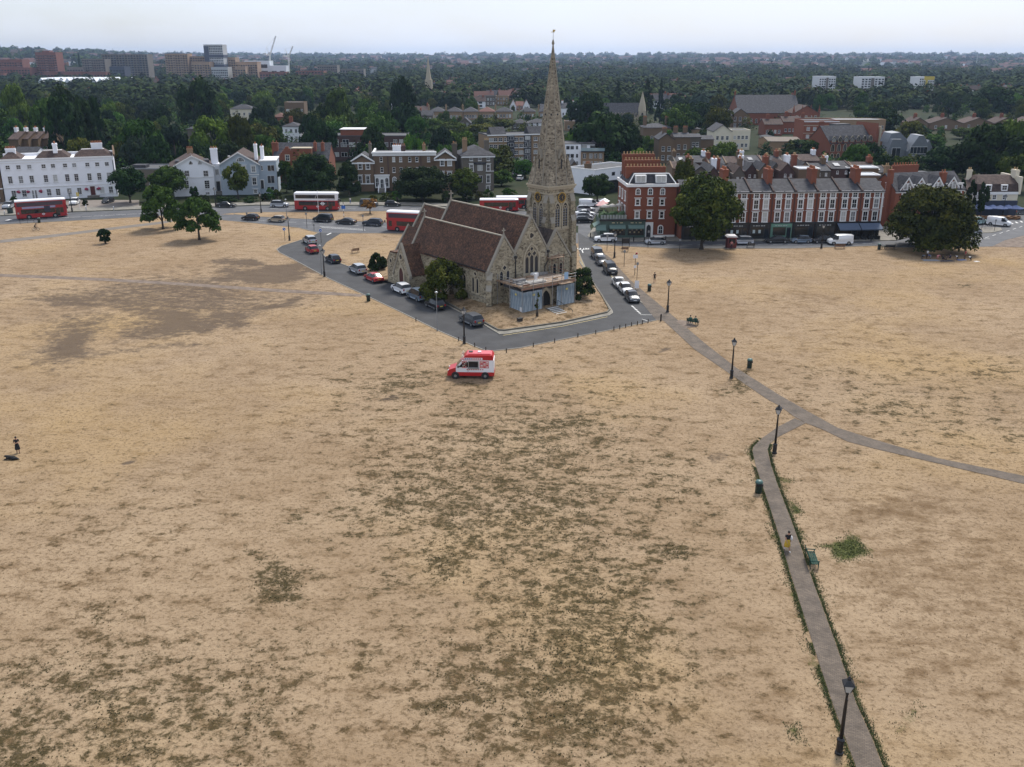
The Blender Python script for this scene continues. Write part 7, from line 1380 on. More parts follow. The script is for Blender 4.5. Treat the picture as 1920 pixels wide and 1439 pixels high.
def car_meshes(kind):
    if kind in CAR: return CAR[kind]
    Lc, W, H, st = SHAPES[kind]; P0 = PT['grey']; body, glass = MB(), MB(); rows = []
    for x, sill, sh, top, wt, cab in st:
        xx = (x-.5)*Lc; w_ = W/2*(1-.10*max(0, (x-.8)/.2)**2-.06*max(0, (.1-x)/.1)); rows.append([(xx, -w_*.93, sill), (xx, -w_, (sill+sh)/2), (xx, -w_*.975, sh), (xx, -W/2*wt, top), (xx, -W/2*wt*.5, top+.035), (xx, 0, top+.045), (xx, W/2*wt*.5, top+.035), (xx, W/2*wt, top), (xx, w_*.975, sh), (xx, w_, (sill+sh)/2), (xx, w_*.93, sill)])
    n = len(rows); V = [v for r_ in rows for v in r_]; idb, idg, idw, idr = [], [], [], []
    side_l, side_r = [], []
    for i in range(n-1):
        ca, cb = st[i][5], st[i+1][5]
        for j in range(10):
            f = (i*11+j, i*11+j+1, (i+1)*11+j+1, (i+1)*11+j)[::-1]
            if j in (2, 7) and (ca or cb):
                if kind == 'van' and ca and cb and st[i+1][0] < .65: idb.append(f)
                else: (side_l if j == 2 else side_r).append(f)
            elif j in (3, 4, 5, 6) and ca != cb: (idw if cb == 0 else idr).append(f)
            else: idb.append(f)
    idb.append(tuple(range(11))); idb.append(tuple(range((n-1)*11, n*11))[::-1]); idb += [(i*11, (i+1)*11, (i+1)*11+10, i*11+10) for i in range(n-1)]
    if kind == 'van': idb += idr; idr = []
    parts = {'body': MB().add(V, idb, P0, True).mesh('body'), 'windscreen': MB().add(V, idw, cglass).mesh('windscreen'), 'side_window': [MB().add(V, s_, cglass).mesh('side_window') for s_ in (side_l, side_r)]}
    if idr: parts['rear_window'] = MB().add(V, idr, cglass).mesh('rear_window')
    rr = .34 if kind in ('suv', 'van', 'mpv') else .31
    parts['wheel'] = MB().cyl((0, -.11, 0), (0, .11, 0), rr, rr, 16, tyre_m).mesh('wheel'); parts['rim'] = MB().cyl((0, -.12, 0), (0, .12, 0), rr*.62, rr*.62, 12, rim_m).mesh('rim'); parts['arch'] = MB().cyl((0, -.02, 0), (0, .02, 0), rr*1.16, rr*1.16, 16, trim_m).mesh('wheel_arch')
    hx = Lc/2; s1 = st[-2]; parts['headlight'] = MB().box(hx-.32, hx-.10, -.17, .17, s1[2]-.16, s1[2]-.01, lamp_w).mesh('headlight'); s0 = st[1]; parts['tail_light'] = MB().box(-hx-.012, -hx+.2, -.12, .12, s0[2]-.26, s0[2]+.02, lamp_r).mesh('tail_light')
    parts['plate_f'] = MB().box(hx-.02, hx+.015, -.26, .26, .42, .54, plate_w).mesh('number_plate'); parts['plate_r'] = MB().box(-hx-.015, -hx+.03, -.26, .26, .62, .74, plate_y).mesh('number_plate'); parts['bumper'] = MB().box(hx-.22, hx+.012, -W*.4, W*.4, .24, .40, trim_m).box(-hx-.012, -hx+.2, -W*.4, W*.4, .28, .46, trim_m).mesh('bumper'); parts['mirror'] = MB().box(-.08, .08, -.1, .1, -.07, .07, trim_m).mesh('door_mirror'); parts['pillar'] = MB().box(-.04, .04, -.012, .012, 0, .45, trim_m).mesh('pillar')
    CAR[kind] = parts; return parts
def car(label, kind, colour, loc, heading, group=None, cat='car', name='parked_car', roof=None, parent=None):
    Lc, W, H, st = SHAPES[kind]; p = car_meshes(kind); e_ = thing(name, label, cat, (loc[0], loc[1], .03), heading, group)
    b_ = obj('body', p['body'], e_); b_.material_slots[0].link = 'OBJECT'; b_.material_slots[0].material = PT[colour]
    obj('windscreen', p['windscreen'], e_)
    if 'rear_window' in p: obj('rear_window', p['rear_window'], e_)
    for m_ in p['side_window']: obj('side_window', m_, e_)
    for fx in (.185, .81):
        for s_ in (-1, 1): wl = obj('wheel', p['wheel'], e_, ((fx-.5)*Lc, s_*(W/2-.11), .33)); obj('rim', p['rim'], wl); obj('wheel_arch', p['arch'], e_, ((fx-.5)*Lc, s_*(W/2-.03), .35))
    for s_ in (-1, 1): obj('headlight', p['headlight'], e_, (0, s_*W*.33, 0)); obj('tail_light', p['tail_light'], e_, (0, s_*W*.36, 0)); obj('door_mirror', p['mirror'], e_, (Lc*.2, s_*W*.52, st[-3][2]+.06))
    obj('number_plate', p['plate_f'], e_); obj('number_plate', p['plate_r'], e_); obj('bumper', p['bumper'], e_); return e_
def heading(a, b_): a, b_ = g(*a), g(*b_); return math.atan2(b_.y-a.y, b_.x-a.x)
HA = heading((912, 612), (695, 515)); GA = 'cars parked along the church side road'
for x, y, k, c_, lb in ((884, 608, 'suv', 'grey', 'grey estate car with roof rails parked nearest the church lawn corner'), (816, 578, 'hatch', 'black', 'black hatchback parked between the grey estate and the blue people carrier'), (783, 562, 'mpv', 'blue', 'blue grey boxy people carrier parked beside the bushy church tree'), (753, 549, 'suv', 'white', 'white crossover parked in front of the church side porch'), (701, 527, 'sedan', 'red', 'bright red coupe parked by the dark round bush'), (671, 512, 'suv', 'silver', 'silver white crossover parked behind the red coupe'), (625, 492, 'hatch', 'navy', 'dark navy hatchback parked on the bend road'), (585, 474, 'hatch', 'red', 'dark red hatchback parked near the road junction'), (581, 457, 'suv', 'silver', 'silver estate car parked at the junction end of the row')):
    h_ = HA if x > 600 else heading((604, 476), (575, 452)); car(lb, k, c_, g(x, y), h_+(0 if x > 600 else .1), None)
HC = heading((1113, 478), (1204, 569))
for x, y, k, c_, lb in ((1125, 484, 'mpv', 'grey', 'dark grey people carrier first in the row beside the tower'), (1133, 496, 'hatch', 'grey', 'grey hatchback second in the row beside the tower'), (1149, 512, 'mpv', 'black', 'black people carrier facing the camera beside the tower road'), (1166, 537, 'sedan', 'white', 'white saloon parked by the brick path'), (1178, 549, 'hatch', 'white', 'white hatchback squeezed behind the white saloon'), (1190, 564, 'hatch', 'grey', 'dark grey hatchback at the end of the row by the brick path')):
    car(lb, k, c_, g(x-5, y), HC)
HL = heading((800, 429), (480, 413)); HU = heading((480, 391.5), (880, 393))
for x, y, k, c_, lb, hd in ((470, 413, 'hatch', 'black', 'small black hatchback driving on the lower carriageway', HL), (519, 416.5, 'hatch', 'beige', 'beige hatchback driving behind the small black one', HL), (606, 416, 'mpv', 'black', 'black people carrier driving past the junction mouth', HL), (649, 420.5, 'sedan', 'black', 'black saloon driving behind the black people carrier', HL), (699, 423.5, 'suv', 'navy', 'dark crossover driving ahead of the red bus', HL),
    (425, 389, 'sedan', 'black', 'black saloon waiting outside the villas', HU), (525, 388.5, 'suv', 'silver', 'silver sport utility car outside the blue grey villa', HU), (692, 387, 'mpv', 'grey', 'grey cab standing behind the golden sapling', HU), (737, 387, 'hatch', 'black', 'dark hatchback parked below the mansion steps', HU)):
    car(lb, k, c_, g(x, y), hd, None, 'car', 'car')
for x, y, k, c_, lb, hd in ((140.5, 384, 'suv', 'white', 'white car parked nose out on the hotel forecourt', R(-80)), (203, 381, 'hatch', 'black', 'black car parked by the hotel steps', R(-95)), (17, 391, 'suv', 'silver', 'silver car parked under the hedge at the hotel end', R(-85))): car(lb, k, c_, g(x, y), hd)
HR = math.pi+heading((1256, 455), (1597, 454))
for x, y, k, c_, lb, hd in ((1135, 453.5, 'suv', 'white', 'white sport utility car turning in front of the green shop', HR), (1228, 458, 'hatch', 'silver', 'silver hatchback driving past the red corner building', HR), (1390, 458.5, 'suv', 'silver', 'silver crossover on the road beside the red kiosk', HR), (1456, 455.5, 'sedan', 'black', 'black estate parked outside the dark shopfronts', HR), (1501, 455.8, 'hatch', 'blue', 'blue grey hatchback parked outside the mint green shop', HR), (1541, 455.8, 'hatch', 'black', 'black hatchback parked between the blue car and the white van', HR)):
    car(lb, k, c_, g(x, y), hd, None, 'car', 'car')
car('white panel van parked under the blue awnings', 'van', 'white', g(1574, 458.5), HR, None, 'van', 'van'); car('white panel van crossing the junction by the pub', 'van', 'white', g(1872, 423.5), R(-38), None, 'van', 'van')
car('pale teal car half hidden behind the dome tree', 'suv', 'teal', g(1833, 421), R(20)); car('silver car below the cycle stands behind the dome tree', 'hatch', 'silver', g(1820, 439), R(165)); car('dark car leaving by the pub corner', 'hatch', 'grey', g(1916, 402), R(10))
car('white transit van parked across the village street end', 'van', 'white', g(1104, 388), R(8), None, 'van', 'van')
for i, (x, y, c_, k) in enumerate(((1098, 398, 'silver', 'suv'), (1097, 405, 'white', 'sedan'), (1096, 411, 'silver', 'hatch'), (1095, 418, 'black', 'hatch'))): car(('silver car parked second behind the transit van', 'white saloon parked in the village street row', 'silver hatchback parked in the village street row', 'black hatchback nearest in the village street row')[i], k, c_, g(x, y), R(5))
for i, (x, y, c_) in enumerate(((975, 338, 'white'), (967, 330, 'silver'))): car(('white car on the side street beside the tan flats', 'silver car further up the side street by the flats')[i], 'hatch', c_, g(x, y), R(80))
# ---- double-deck and single-deck buses
bus_red = mat('bus_red', (.33, .010, .014), .35, .08, 1, spec=.6); bus_white = mat('bus_white', (.72, .72, .74), .35, spec=.5); bus_dark = mat('bus_glass', (.012, .013, .016), .1, spec=.8); bus_tint = mat('bus_glass_tinted', (.05, .04, .06), .12, spec=.7)
def bus(label, loc, hd, dbl=True, top='red', Lb=10.9, ad=None):
    W, H = 2.5, 4.35 if dbl else 3.0; e_ = thing('bus', label, 'bus', (loc[0], loc[1], .03), hd); hl_ = Lb/2
    def shell(z0, z1, m, name, rtop=.0):
        # plan with rounded front corners, roof edge drawn in
        pl = [(-hl_, -W/2+.08), (-hl_+.08, -W/2), (hl_-.7, -W/2), (hl_-.2, -W/2+.25), (hl_, -W/2+.75), (hl_, W/2-.75), (hl_-.2, W/2-.25), (hl_-.7, W/2), (-hl_+.08, W/2), (-hl_, W/2-.08)]
        if not rtop: return MB().prism(pl, 'z', z0, z1, m).build(name, e_)
        n = len(pl); V = [(x, y, z0) for x, y in pl]+[(x*.995-.02, y*.97, z0+(z1-z0)*.6) for x, y in pl]+[(x*.965-.06, y*.82, z1) for x, y in pl]
        return MB().add(V, [(i+k*n, (i+1) % n+k*n, (i+1) % n+(k+1)*n, i+(k+1)*n) for k in (0, 1) for i in range(n)]+[tuple(range(2*n, 3*n)), tuple(range(n))[::-1]], m).build(name, e_)
    upper = bus_white if top == 'white' else bus_red
    if dbl: shell(.28, 2.45, bus_red, 'lower_body'); shell(2.45, 4.05, upper, 'upper_body'); shell(4.05, 4.38, bus_white, 'roof', 1)
    else: shell(.28, 2.75, bus_red, 'body'); shell(2.75, 3.05, bus_white, 'roof', 1)
    def wband(x0, x1, z0, z1, m, name='window_band'):
        for s_ in (-1, 1):
            o = MB().box(x0, x1, s_*W/2-.02, s_*W/2+.02, z0, z1, m).build(name, e_)
            n = max(1, int((x1-x0)/1.5))
            for k in range(1, n): MB().box(x0+(x1-x0)*k/n-.03, x0+(x1-x0)*k/n+.03, s_*W/2-.025, s_*W/2+.025, z0, z1, trim_m).build('window_bar', o)
    wband(-hl_+1.1, hl_-2.6, 1.25, 2.25, bus_dark); wband(hl_-1.5, hl_-.75, 1.1, 2.3, bus_dark, 'cab_window')
    for s_ in (1,): MB().box(hl_-2.5, hl_-1.55, -W/2-.02, -W/2+.02, .42, 2.3, bus_dark).build('door', e_)
    MB().box(hl_-.02, hl_+.02, -W/2+.7, W/2-.7, 1.15, 2.4, bus_dark).build('windscreen', e_); MB().box(-hl_-.02, -hl_+.02, -.9, .9, 1.5, 2.2, bus_dark).build('rear_window', e_)
    if dbl:
        wband(-hl_+.35, hl_-.75, 2.95, 3.85, bus_tint if top == 'red' else bus_dark); MB().box(hl_-.02, hl_+.02, -W/2+.7, W/2-.7, 2.9, 3.95, bus_dark).build('upper_windscreen', e_); MB().box(-hl_-.02, -hl_+.02, -.95, .95, 3.0, 3.8, bus_dark).build('upper_rear_window', e_)
        MB().box(hl_-.02, hl_+.03, -.85, .85, 2.48, 2.8, trim_m).build('destination_blind', e_)
    for x in (-hl_+2.6, hl_-2.7):
        for s_ in (-1, 1): wl = MB().cyl((x, s_*(W/2-.28), .48), (x, s_*(W/2+.015), .48), .48, .48, 16, tyre_m).build('wheel', e_); MB().cyl((x, s_*(W/2-.2), .48), (x, s_*(W/2+.025), .48), .26, .26, 12, rim_m).build('rim', wl); MB().cyl((x, s_*(W/2-.02), .5), (x, s_*(W/2+.008), .5), .58, .58, 16, trim_m).build('wheel_arch', e_)
    for s_ in (-1, 1): MB().box(hl_-.12, hl_+.02, s_*.95-.16, s_*.95+.16, .6, .8, lamp_w).build('headlight', e_); MB().box(-hl_-.02, -hl_+.1, s_*1.05-.1, s_*1.05+.1, .8, 1.2, lamp_r).build('tail_light', e_); MB().box(hl_-.05, hl_+.25, s_*1.33-.08, s_*1.33+.08, 1.9, 2.35, trim_m).build('mirror', e_)
    for s_ in (-1, 1):
        ro = MB().ring(circ(.3, 1.0, .26, 16), circ(.3, 1.0, .17, 16), 'y', s_*W/2-.012, s_*W/2+.012, bus_white).box(-.06, .66, s_*W/2-.014, s_*W/2+.014, .95, 1.05, bus_white).build('roundel', e_)
    if ad == 'superloop':
        for s_ in (-1, 1): MB().ring(circ(1.6, 1.72, .42, 16), circ(1.6, 1.72, .27, 16), 'y', s_*W/2-.03, s_*W/2+.03, bus_white).box(1.0, 2.2, s_*W/2-.032, s_*W/2+.032, 1.62, 1.82, bus_white).build('roundel', e_)
        sign_text('SUPERLOOP', e_, hl_-1.9, 2.55, .42, mat('bus_lettering', (.10, .06, .16), .6), -W/2-.012)
    elif ad:
        MB().box(-hl_+1.4, hl_-2.4, -W/2-.012, -W/2+.01, 2.42, 2.85, mat('advert_pale', (.40, .42, .55), .5, .4, 2, col2=(.22, .20, .32))).build('advert_panel', e_); MB().box(.6, 1.9, -W/2-.03, -W/2+.01, 1.5, 2.85, mat('advert_dark', (.03, .03, .05), .5, .5, 3)).build('advert_figure', e_)
    return e_
bus('red double deck bus with white top deck passing the villas', g(596, 394), HU+R(-1), True, 'white', ad='superloop')
bus('red double deck bus with side advert outside the white hotel', g(80, 408.5), heading((32, 411), (128, 404.5)), True, 'red', 10.9, 'ad')
bus('red double deck bus half hidden behind the church roof', g(771, 434), HL, True, 'red', 10.9, 'ad')
bus('single deck red bus waiting beyond the church roof', g(936, 396), R(2), False, 'red', 9.6); bus('second single deck red bus behind the waiting one', g(966, 391), R(2), False, 'red', 9.6)
# ---- ice-cream van
iv = thing('ice_cream_van', 'red and white ice cream van parked on the dry grass', 'van', (g(884, 706).x, g(884, 706).y, .03), R(178)); wred = mat('van_red', (.42, .012, .016), .3, .05, 1, spec=.6); wwht = mat('van_white', (.74, .74, .76), .3, .04, 1, spec=.5)
Lv = 5.5; hv = Lv/2; Wv = 1.98
prof_b = [(-hv, .42), (-hv, 2.2), (hv-2.0, 2.25), (hv-1.72, 2.16), (hv-.95, 1.32), (hv-.18, 1.06), (hv, .86), (hv, .42)]
MB().prism([(-hv, .78), (-hv, 2.3), (hv-2.05, 2.3), (hv-1.75, 2.2), (hv-1.0, 1.36), (hv-1.0, .78)], 'y', -Wv/2, Wv/2, wwht).build('body', iv); MB().prism([(hv-1.0, .45), (hv-1.0, 1.37), (hv-.2, 1.1), (hv, .86), (hv, .45)], 'y', -Wv/2+.03, Wv/2-.03, wred).build('bonnet', iv); MB().box(-hv-.02, hv-1.0, -Wv/2-.012, Wv/2+.012, .36, .82, wred).build('skirt', iv); MB().box(hv-1.02, hv+.03, -Wv/2+.01, Wv/2-.01, .36, .62, wred).build('front_bumper', iv)
MB().prism([(-hv+.1, 2.3), (-hv+.05, 2.62), (-hv+.25, 2.92), (hv-2.25, 2.92), (hv-1.95, 2.6), (hv-1.85, 2.3)], 'y', -Wv/2-.02, Wv/2+.02, wred).build('roof_box', iv); MB().prism([(-hv+.3, 2.92), (hv-2.3, 2.92), (hv-2.5, 3.02), (-hv+.5, 3.02)], 'y', -Wv/2+.3, Wv/2-.3, mat('van_pink', (.55, .10, .12), .4)).build('roof_hatch', iv)
MB().box(-.2, .25, -.2, .2, 3.02, 3.12, trim_m).build('roof_vent', iv); MB().box(-1.2, -.8, -.2, .2, 3.02, 3.12, wwht).build('roof_vent', iv)
for s_ in (-1, 1):
    y0, y1 = s_*Wv/2-.015, s_*Wv/2+.02
    MB().prism([(hv-1.28, 1.42), (hv-1.85, 2.06), (hv-2.45, 2.06), (hv-2.45, 1.42)], 'y', y0, y1, cglass).build('cab_window', iv)
    sv = MB().ring([(-.95, 1.35), (.3, 1.35), (.3, 2.2), (-.95, 2.2)], [(-.87, 1.43), (.22, 1.43), (.22, 2.12), (-.87, 2.12)], 'y', y0-.01, y1+.02, rim_m).build('serving_hatch', iv); MB().box(-.87, .22, y0, y1, 1.43, 2.12, cglass).build('pane', sv); MB().box(-1.0, .35, s_*Wv/2, s_*(Wv/2+.18), 1.3, 1.36, rim_m).build('serving_shelf', sv)
    for x0, x1 in ((-2.15, -1.05), (.42, 1.05)):
        pl_ = MB().box(x0, x1, y0, y1-.008, 1.32, 2.2, mat('menu_pink', (.55, .20, .21), .5, .35, 5)).build('menu_panel', iv)
        for k in range(4):
            for j in range(3): MB().box(x0+.1+j*(x1-x0-.15)/3, x0+.05+(j+.7)*(x1-x0-.1)/3, y0, y1+.002, 1.42+k*.19, 1.53+k*.19, (mat('menu_white', (.68, .60, .58), .6), wred, mat('menu_cream', (.6, .42, .3), .6))[(k+j) % 3]).build('menu_picture', pl_)
    MB().box(-1.4, .75, y0, y1+.03, 2.36, 2.6, wwht).build('name_board', iv); sign_text('SOFT ICES', iv, -.32, 2.41, .22, wred, s_*(Wv/2+.055), 0 if s_ < 0 else math.pi) if False else None
    for k in range(9): MB().box(-1.25+k*.22, -1.25+k*.22+.15, y0, y1+.036, 2.42, 2.54, wred if k < 5 else mat('lettering_blue', (.06, .07, .25), .5)).build('name_lettering', iv)
    for k in range(8): MB().box(-1.5+k*.26, -1.5+k*.26+.17, y0, y1, 1.1, 1.18, wred).build('slogan_lettering', iv)
    MB().box(hv-2.02, hv-1.55, y0+.1, y1, 2.34, 2.56, mat('sign_pink', (.62, .30, .32), .5)).build('side_sign', iv); MB().box(hv-2.45, hv-2.42, y0, y1+.002, .84, 2.1, trim_m).build('door_seam', iv); MB().box(hv-.36, hv-.02, s_*.72-.15, s_*.72+.15, .84, 1.02, lamp_w).build('headlight', iv); MB().box(-hv-.02, -hv+.03, s_*.85-.08, s_*.85+.08, .9, 1.4, lamp_r).build('tail_light', iv); MB().box(hv-1.35, hv-1.2, s_*(Wv/2+.03), s_*(Wv/2+.22), 1.4, 1.65, trim_m).build('door_mirror', iv)
    for x in (-hv+1.05, hv-.92): wl = MB().cyl((x, s_*(Wv/2-.24), .35), (x, s_*(Wv/2+.01), .35), .35, .35, 16, tyre_m).build('wheel', iv); MB().cyl((x, s_*(Wv/2-.1), .35), (x, s_*(Wv/2+.03), .35), .17, .17, 10, rim_m).build('rim', wl); MB().cyl((x, s_*(Wv/2-.04), .4), (x, s_*(Wv/2+.016), .4), .46, .46, 16, trim_m).build('wheel_arch', iv)
MB().add([(hv-1.02, -Wv/2+.14, 1.38), (hv-1.02, Wv/2-.14, 1.38), (hv-1.72, Wv/2-.2, 2.17), (hv-1.72, -Wv/2+.2, 2.17)], [(0, 1, 2, 3)], cglass).build('windscreen', iv).location = (.03, 0, .03)
for s_ in (-1, 1): MB().lathe([(.02, 2.3), (.05, 2.36), (.14, 2.62), (.13, 2.7), (.1, 2.82), (.02, 2.95)], 8, (hv-1.78, s_*.75), mat('cone_cream', (.72, .62, .46), .6)).build('model_cone', iv)
# ================================================================== STREET FURNITURE
lamp_glass = mat('lantern_glass', (.45, .46, .46), .15, spec=.6)
def victorian_lamp(label, px_, py_, H=4.95, name='street_lamp', arms=False):
    p = g(px_, py_); e_ = thing(name, label, 'street lamp', p, random.uniform(0, 1.5)); k = H/4.95
    MB().lathe([(.24, -.02), (.24, .12), (.19, .16), (.19, .82), (.22, .86), (.22, .95), (.13, 1.05)], 8, (0, 0), iron, False).build('base', e_); MB().lathe([(.115, 1.0), (.095, 2.6), (.10, 2.64), (.065, 3.85*k), (.1, 3.9*k), (.06, 3.98*k), (.12, 4.06*k)], 10, (0, 0), iron).build('column', e_); MB().cyl((-.34, 0, 3.7*k), (.34, 0, 3.7*k), .022, .022, 6, iron).build('ladder_bar', e_)
    z = 4.06*k
    def sq(r, zz): return [(r, r, zz), (-r, r, zz), (-r, -r, zz), (r, -r, zz)]
    def fr(l): V = [v for q in l for v in q]; n = len(l); return V, [(k2*4+i, k2*4+(i+1) % 4, (k2+1)*4+(i+1) % 4, (k2+1)*4+i) for k2 in range(n-1) for i in range(4)]+[(3, 2, 1, 0), tuple(range(4*n-4, 4*n))]
    ln = MB().add(*fr([sq(.13, z), sq(.25, z+.48)]), lamp_glass).build('lantern', e_); MB().add(*fr([sq(.31, z+.48), sq(.27, z+.54), sq(.09, z+.74), sq(.09, z+.8), sq(.02, z+.95)]), iron).build('lantern_roof', ln)
    mb = MB()
    for i in range(4): a, b_ = sq(.135, z)[i], sq(.262, z+.48)[i]; mb.cyl(a, b_, .02, .02, 4, iron); mb.cyl(sq(.262, z+.48)[i], sq(.262, z+.48)[(i+1) % 4], .02, .02, 4, iron)
    mb.build('lantern_frame', ln); return e_
for lb, x, y in (('black victorian lamp post beside the brick path, farthest from the church', 1573, 1413), ('black victorian lamp post at the fork of the brick paths', 1452, 850.5), ('black victorian lamp post on the path near the green litter bin', 1371.3, 709.5), ('black victorian lamp post on the path near the seated couple', 1251.6, 585.6), ('black victorian lamp post between the ice cream van and the grey estate', 870.5, 644.5), ('black victorian lamp post by the bend of the church side road', 608.5, 519.5), ('black victorian lamp post at the road corner beyond the tower', 1152, 483.5), ('black victorian lamp post on the dry grass by the junction', 543, 451.5), ('black victorian lamp post opposite the shop terrace', 1540, 466), ('tall black lamp post in front of the white hotel', 135.6, 398), ('black lamp post by the white villa gate', 405, 388.5), ('black lamp post on the pavement left of the blue grey villa', 490, 399.5), ('black lamp post outside the cream pub', 1879, 409)): victorian_lamp(lb, x, y, 5.6 if 'hotel' in lb or 'pub' in lb else 4.95)
grey_post = mat('grey_post', (.20, .21, .22), .5)
for lb, x, y, H in (('slim grey lamp post with flat head beside the black hatchback', 820, 621, 5.4), ('slim grey lamp post beside the victorian lamp at the bend', 603, 515.5, 5.0), ('short black lamp post with white globe on the verge', 538, 409, 4.2)):
    e_ = thing('lamp_post', lb, 'lamp post', g(x, y)); MB().cyl((0, 0, 0), (0, 0, 1.2), .09, .08, 8, grey_post).build('base', e_); MB().cyl((0, 0, 1.1), (0, 0, H), .055, .04, 8, grey_post).build('column', e_); MB().lathe([(.05, H-.05), (.2, H+.02), (.22, H+.16), (.08, H+.26)], 10, (0, 0), lamp_glass).build('lamp_head', e_)
bin_g = mat('bin_green', (.012, .03, .024), .5); bin_top = mat('bin_lid_green', (.05, .11, .10), .45)
for lb, x, y in (('dark green litter bin at the end of the trodden path', 691, 565), ('dark litter bin beside the path near the standing man', 1217.4, 546), ('green litter bin on the grass beside the path lamp', 1405, 690), ('green litter bin with pale lid beside the branch path', 1421.7, 924), ('black litter bin by the road opposite the hotel', 73.7, 418), ('litter bin standing by the dark bench and bicycles', 1648, 468)):
    e_ = thing('litter_bin', lb, 'litter bin', g(x, y)); MB().lathe([(.27, 0), (.30, .05), (.30, .85), (.33, .9), (.33, .95)], 12, (0, 0), bin_g).build('body', e_); MB().box(-.3, .3, -.31, -.26, .72, .92, trim_m).build('opening', e_); MB().lathe([(.34, .95), (.34, 1.02), (.26, 1.16), (.05, 1.2)], 12, (0, 0), bin_top).build('lid', e_)
def bench(label, p, rz, m, armc=iron, Lb=1.8):
    e_ = thing('bench', label, 'bench', p, rz)
    for k in range(4): MB().box(-Lb/2, Lb/2, -.32+k*.14, -.21+k*.14, .43, .47, m).build('seat_slat', e_)
    for k in range(4): MB().add([(-Lb/2, .27+k*.03, .52+k*.12), (Lb/2, .27+k*.03, .52+k*.12), (Lb/2, .295+k*.03, .62+k*.12), (-Lb/2, .295+k*.03, .62+k*.12), (-Lb/2, .30+k*.03, .52+k*.12), (Lb/2, .30+k*.03, .52+k*.12), (Lb/2, .325+k*.03, .62+k*.12), (-Lb/2, .325+k*.03, .62+k*.12)], [(0, 1, 2, 3), (5, 4, 7, 6), (3, 2, 6, 7), (0, 4, 5, 1), (1, 5, 6, 2), (4, 0, 3, 7)], m).build('back_slat', e_)
    for s_ in (-1, 1):
        x = s_*(Lb/2-.08); MB().box(x-.03, x+.03, -.32, -.26, 0, .66, armc).build('leg', e_); MB().prism([(.24, 0), (.30, 0), (.42, 1.0), (.36, 1.0)], 'x', x-.03, x+.03, armc).build('leg', e_); MB().box(x-.035, x+.035, -.36, .3, .64, .69, armc).build('arm_rest', e_)
    return e_
bgreen = mat('bench_green', (.022, .060, .048), .9, .15, 3, spec=.15); bbrown = mat('bench_timber', (.13, .07, .04), .8, .25, 3)
pd = g(1504, 1035)-g(1516, 1070); bench('dark green slatted park bench beside the branch path', g(1522, 1056), math.atan2(pd.y, pd.x), bgreen, bgreen, 2.0)
bench('green bench with two people sitting beside the main path', g(1299, 609), R(150), bgreen, iron, 1.7); bench('brown timber bench opposite the blue awnings', g(1574, 466.5), R(180), bbrown, bbrown, 2.0); bench('dark bench beside the leaning bicycles', g(1668, 467.5), R(180), mat('bench_dark', (.02, .02, .022), .6), iron, 1.9); bench('small dark bench at the roadside near the red kiosk', g(1407, 465), R(180), MATS['bench_dark'], iron, 1.5); bench('low bench behind the notice board by the tower road', g(1172, 472), R(170), bbrown, iron, 1.3); bench('weathered timber bench on the grass triangle behind the church', g(666, 474.5), R(215), bbrown, bbrown, 1.5)
def post(name, label, x, y, H, m, r=.05, cat='post', group=None):
    e_ = thing(name, label, cat, g(x, y), 0, group); MB().cyl((0, 0, -.1), (0, 0, H), r, r, 8, m).build('post', e_); return e_
wood_p = mat('timber_post', (.05, .04, .03), .9, .2, 4)
for x, y in ((890, 651), (911, 659), (949.5, 662), (1000, 651), (1040, 643), (1083.5, 633), (1117, 627), (1151, 620), (1162, 617.5), (1173, 615), (1184, 612), (1195, 610), (1204.5, 608), (1215, 606), (860, 640), (780, 603)):
    o = tag(MB().cyl((0, 0, -.1), (0, 0, .55), .07, .07, 6, wood_p).lathe([(.07, .55), (.02, .62)], 6, (0, 0), wood_p).build('verge_post', None, g(x, y)), 'short dark timber post on the grass verge of the church road', 'post', 'verge posts along the church road')
tag(MB().lathe([(.11, 0), (.11, .9), (.13, .95), (.06, 1.08)], 10, (0, 0), iron).build('bollard', None, g(1239, 602.5)), 'black bollard where the brick path meets the church road', 'bollard')
for x, y in ((1107, 447), (1188, 454), (1208, 454.5), (1248, 453.5), (1297, 453), (1633, 453.4)): tag(MB().lathe([(.1, .1), (.1, 1.0), (.12, 1.05), (.05, 1.15)], 8, (0, 0), iron).build('bollard', None, g(x, y)), 'black bollard on the kerb in front of the shops', 'bollard', 'bollards along the shop pavement')
for x, y in ((74, 402), (162, 392.5), (162, 396), (213.5, 395.5), (9, 404)): tag(MB().lathe([(.12, .05), (.11, .95), (.13, 1.0), (.05, 1.1)], 8, (0, 0), bus_white).build('bollard', None, g(x, y)), 'white bollard on the hotel forecourt edge', 'bollard', 'white bollards before the hotel')
blue_s = mat('sign_blue', (.03, .12, .42), .4)
def round_sign(label, x, y, H, m=blue_s, r=.32):
    e_ = post('road_sign', label, x, y, H, iron, .045, 'road sign'); MB().prism(circ(0, H-.25, r, 18), 'y', -.09, -.06, m).build('disc', e_); MB().ring(circ(0, H-.25, r+.02, 18), circ(0, H-.25, r-.02, 18), 'y', -.095, -.055, bus_white).build('rim', e_)
    MB().prism([(-.16, H-.12), (.02, H-.30), (-.03, H-.35), (.17, H-.43), (.12, H-.2), (.07, H-.25), (-.11, H-.07)], 'y', -.10, -.09, bus_white).build('arrow', e_); return e_
round_sign('blue round keep left sign on the verge left of the junction', 534.5, 452, 2.7); round_sign('blue round keep left sign on the verge right of the junction', 602.5, 456.5, 2.9)
e_ = thing('crossing_beacon', 'black and white banded post with blue sign on the traffic island', 'beacon', g(645, 409.5))
for k in range(7): MB().cyl((0, 0, k*.55), (0, 0, k*.55+.55), .07, .07, 8, iron if k % 2 == 0 else bus_white).build('band', e_)
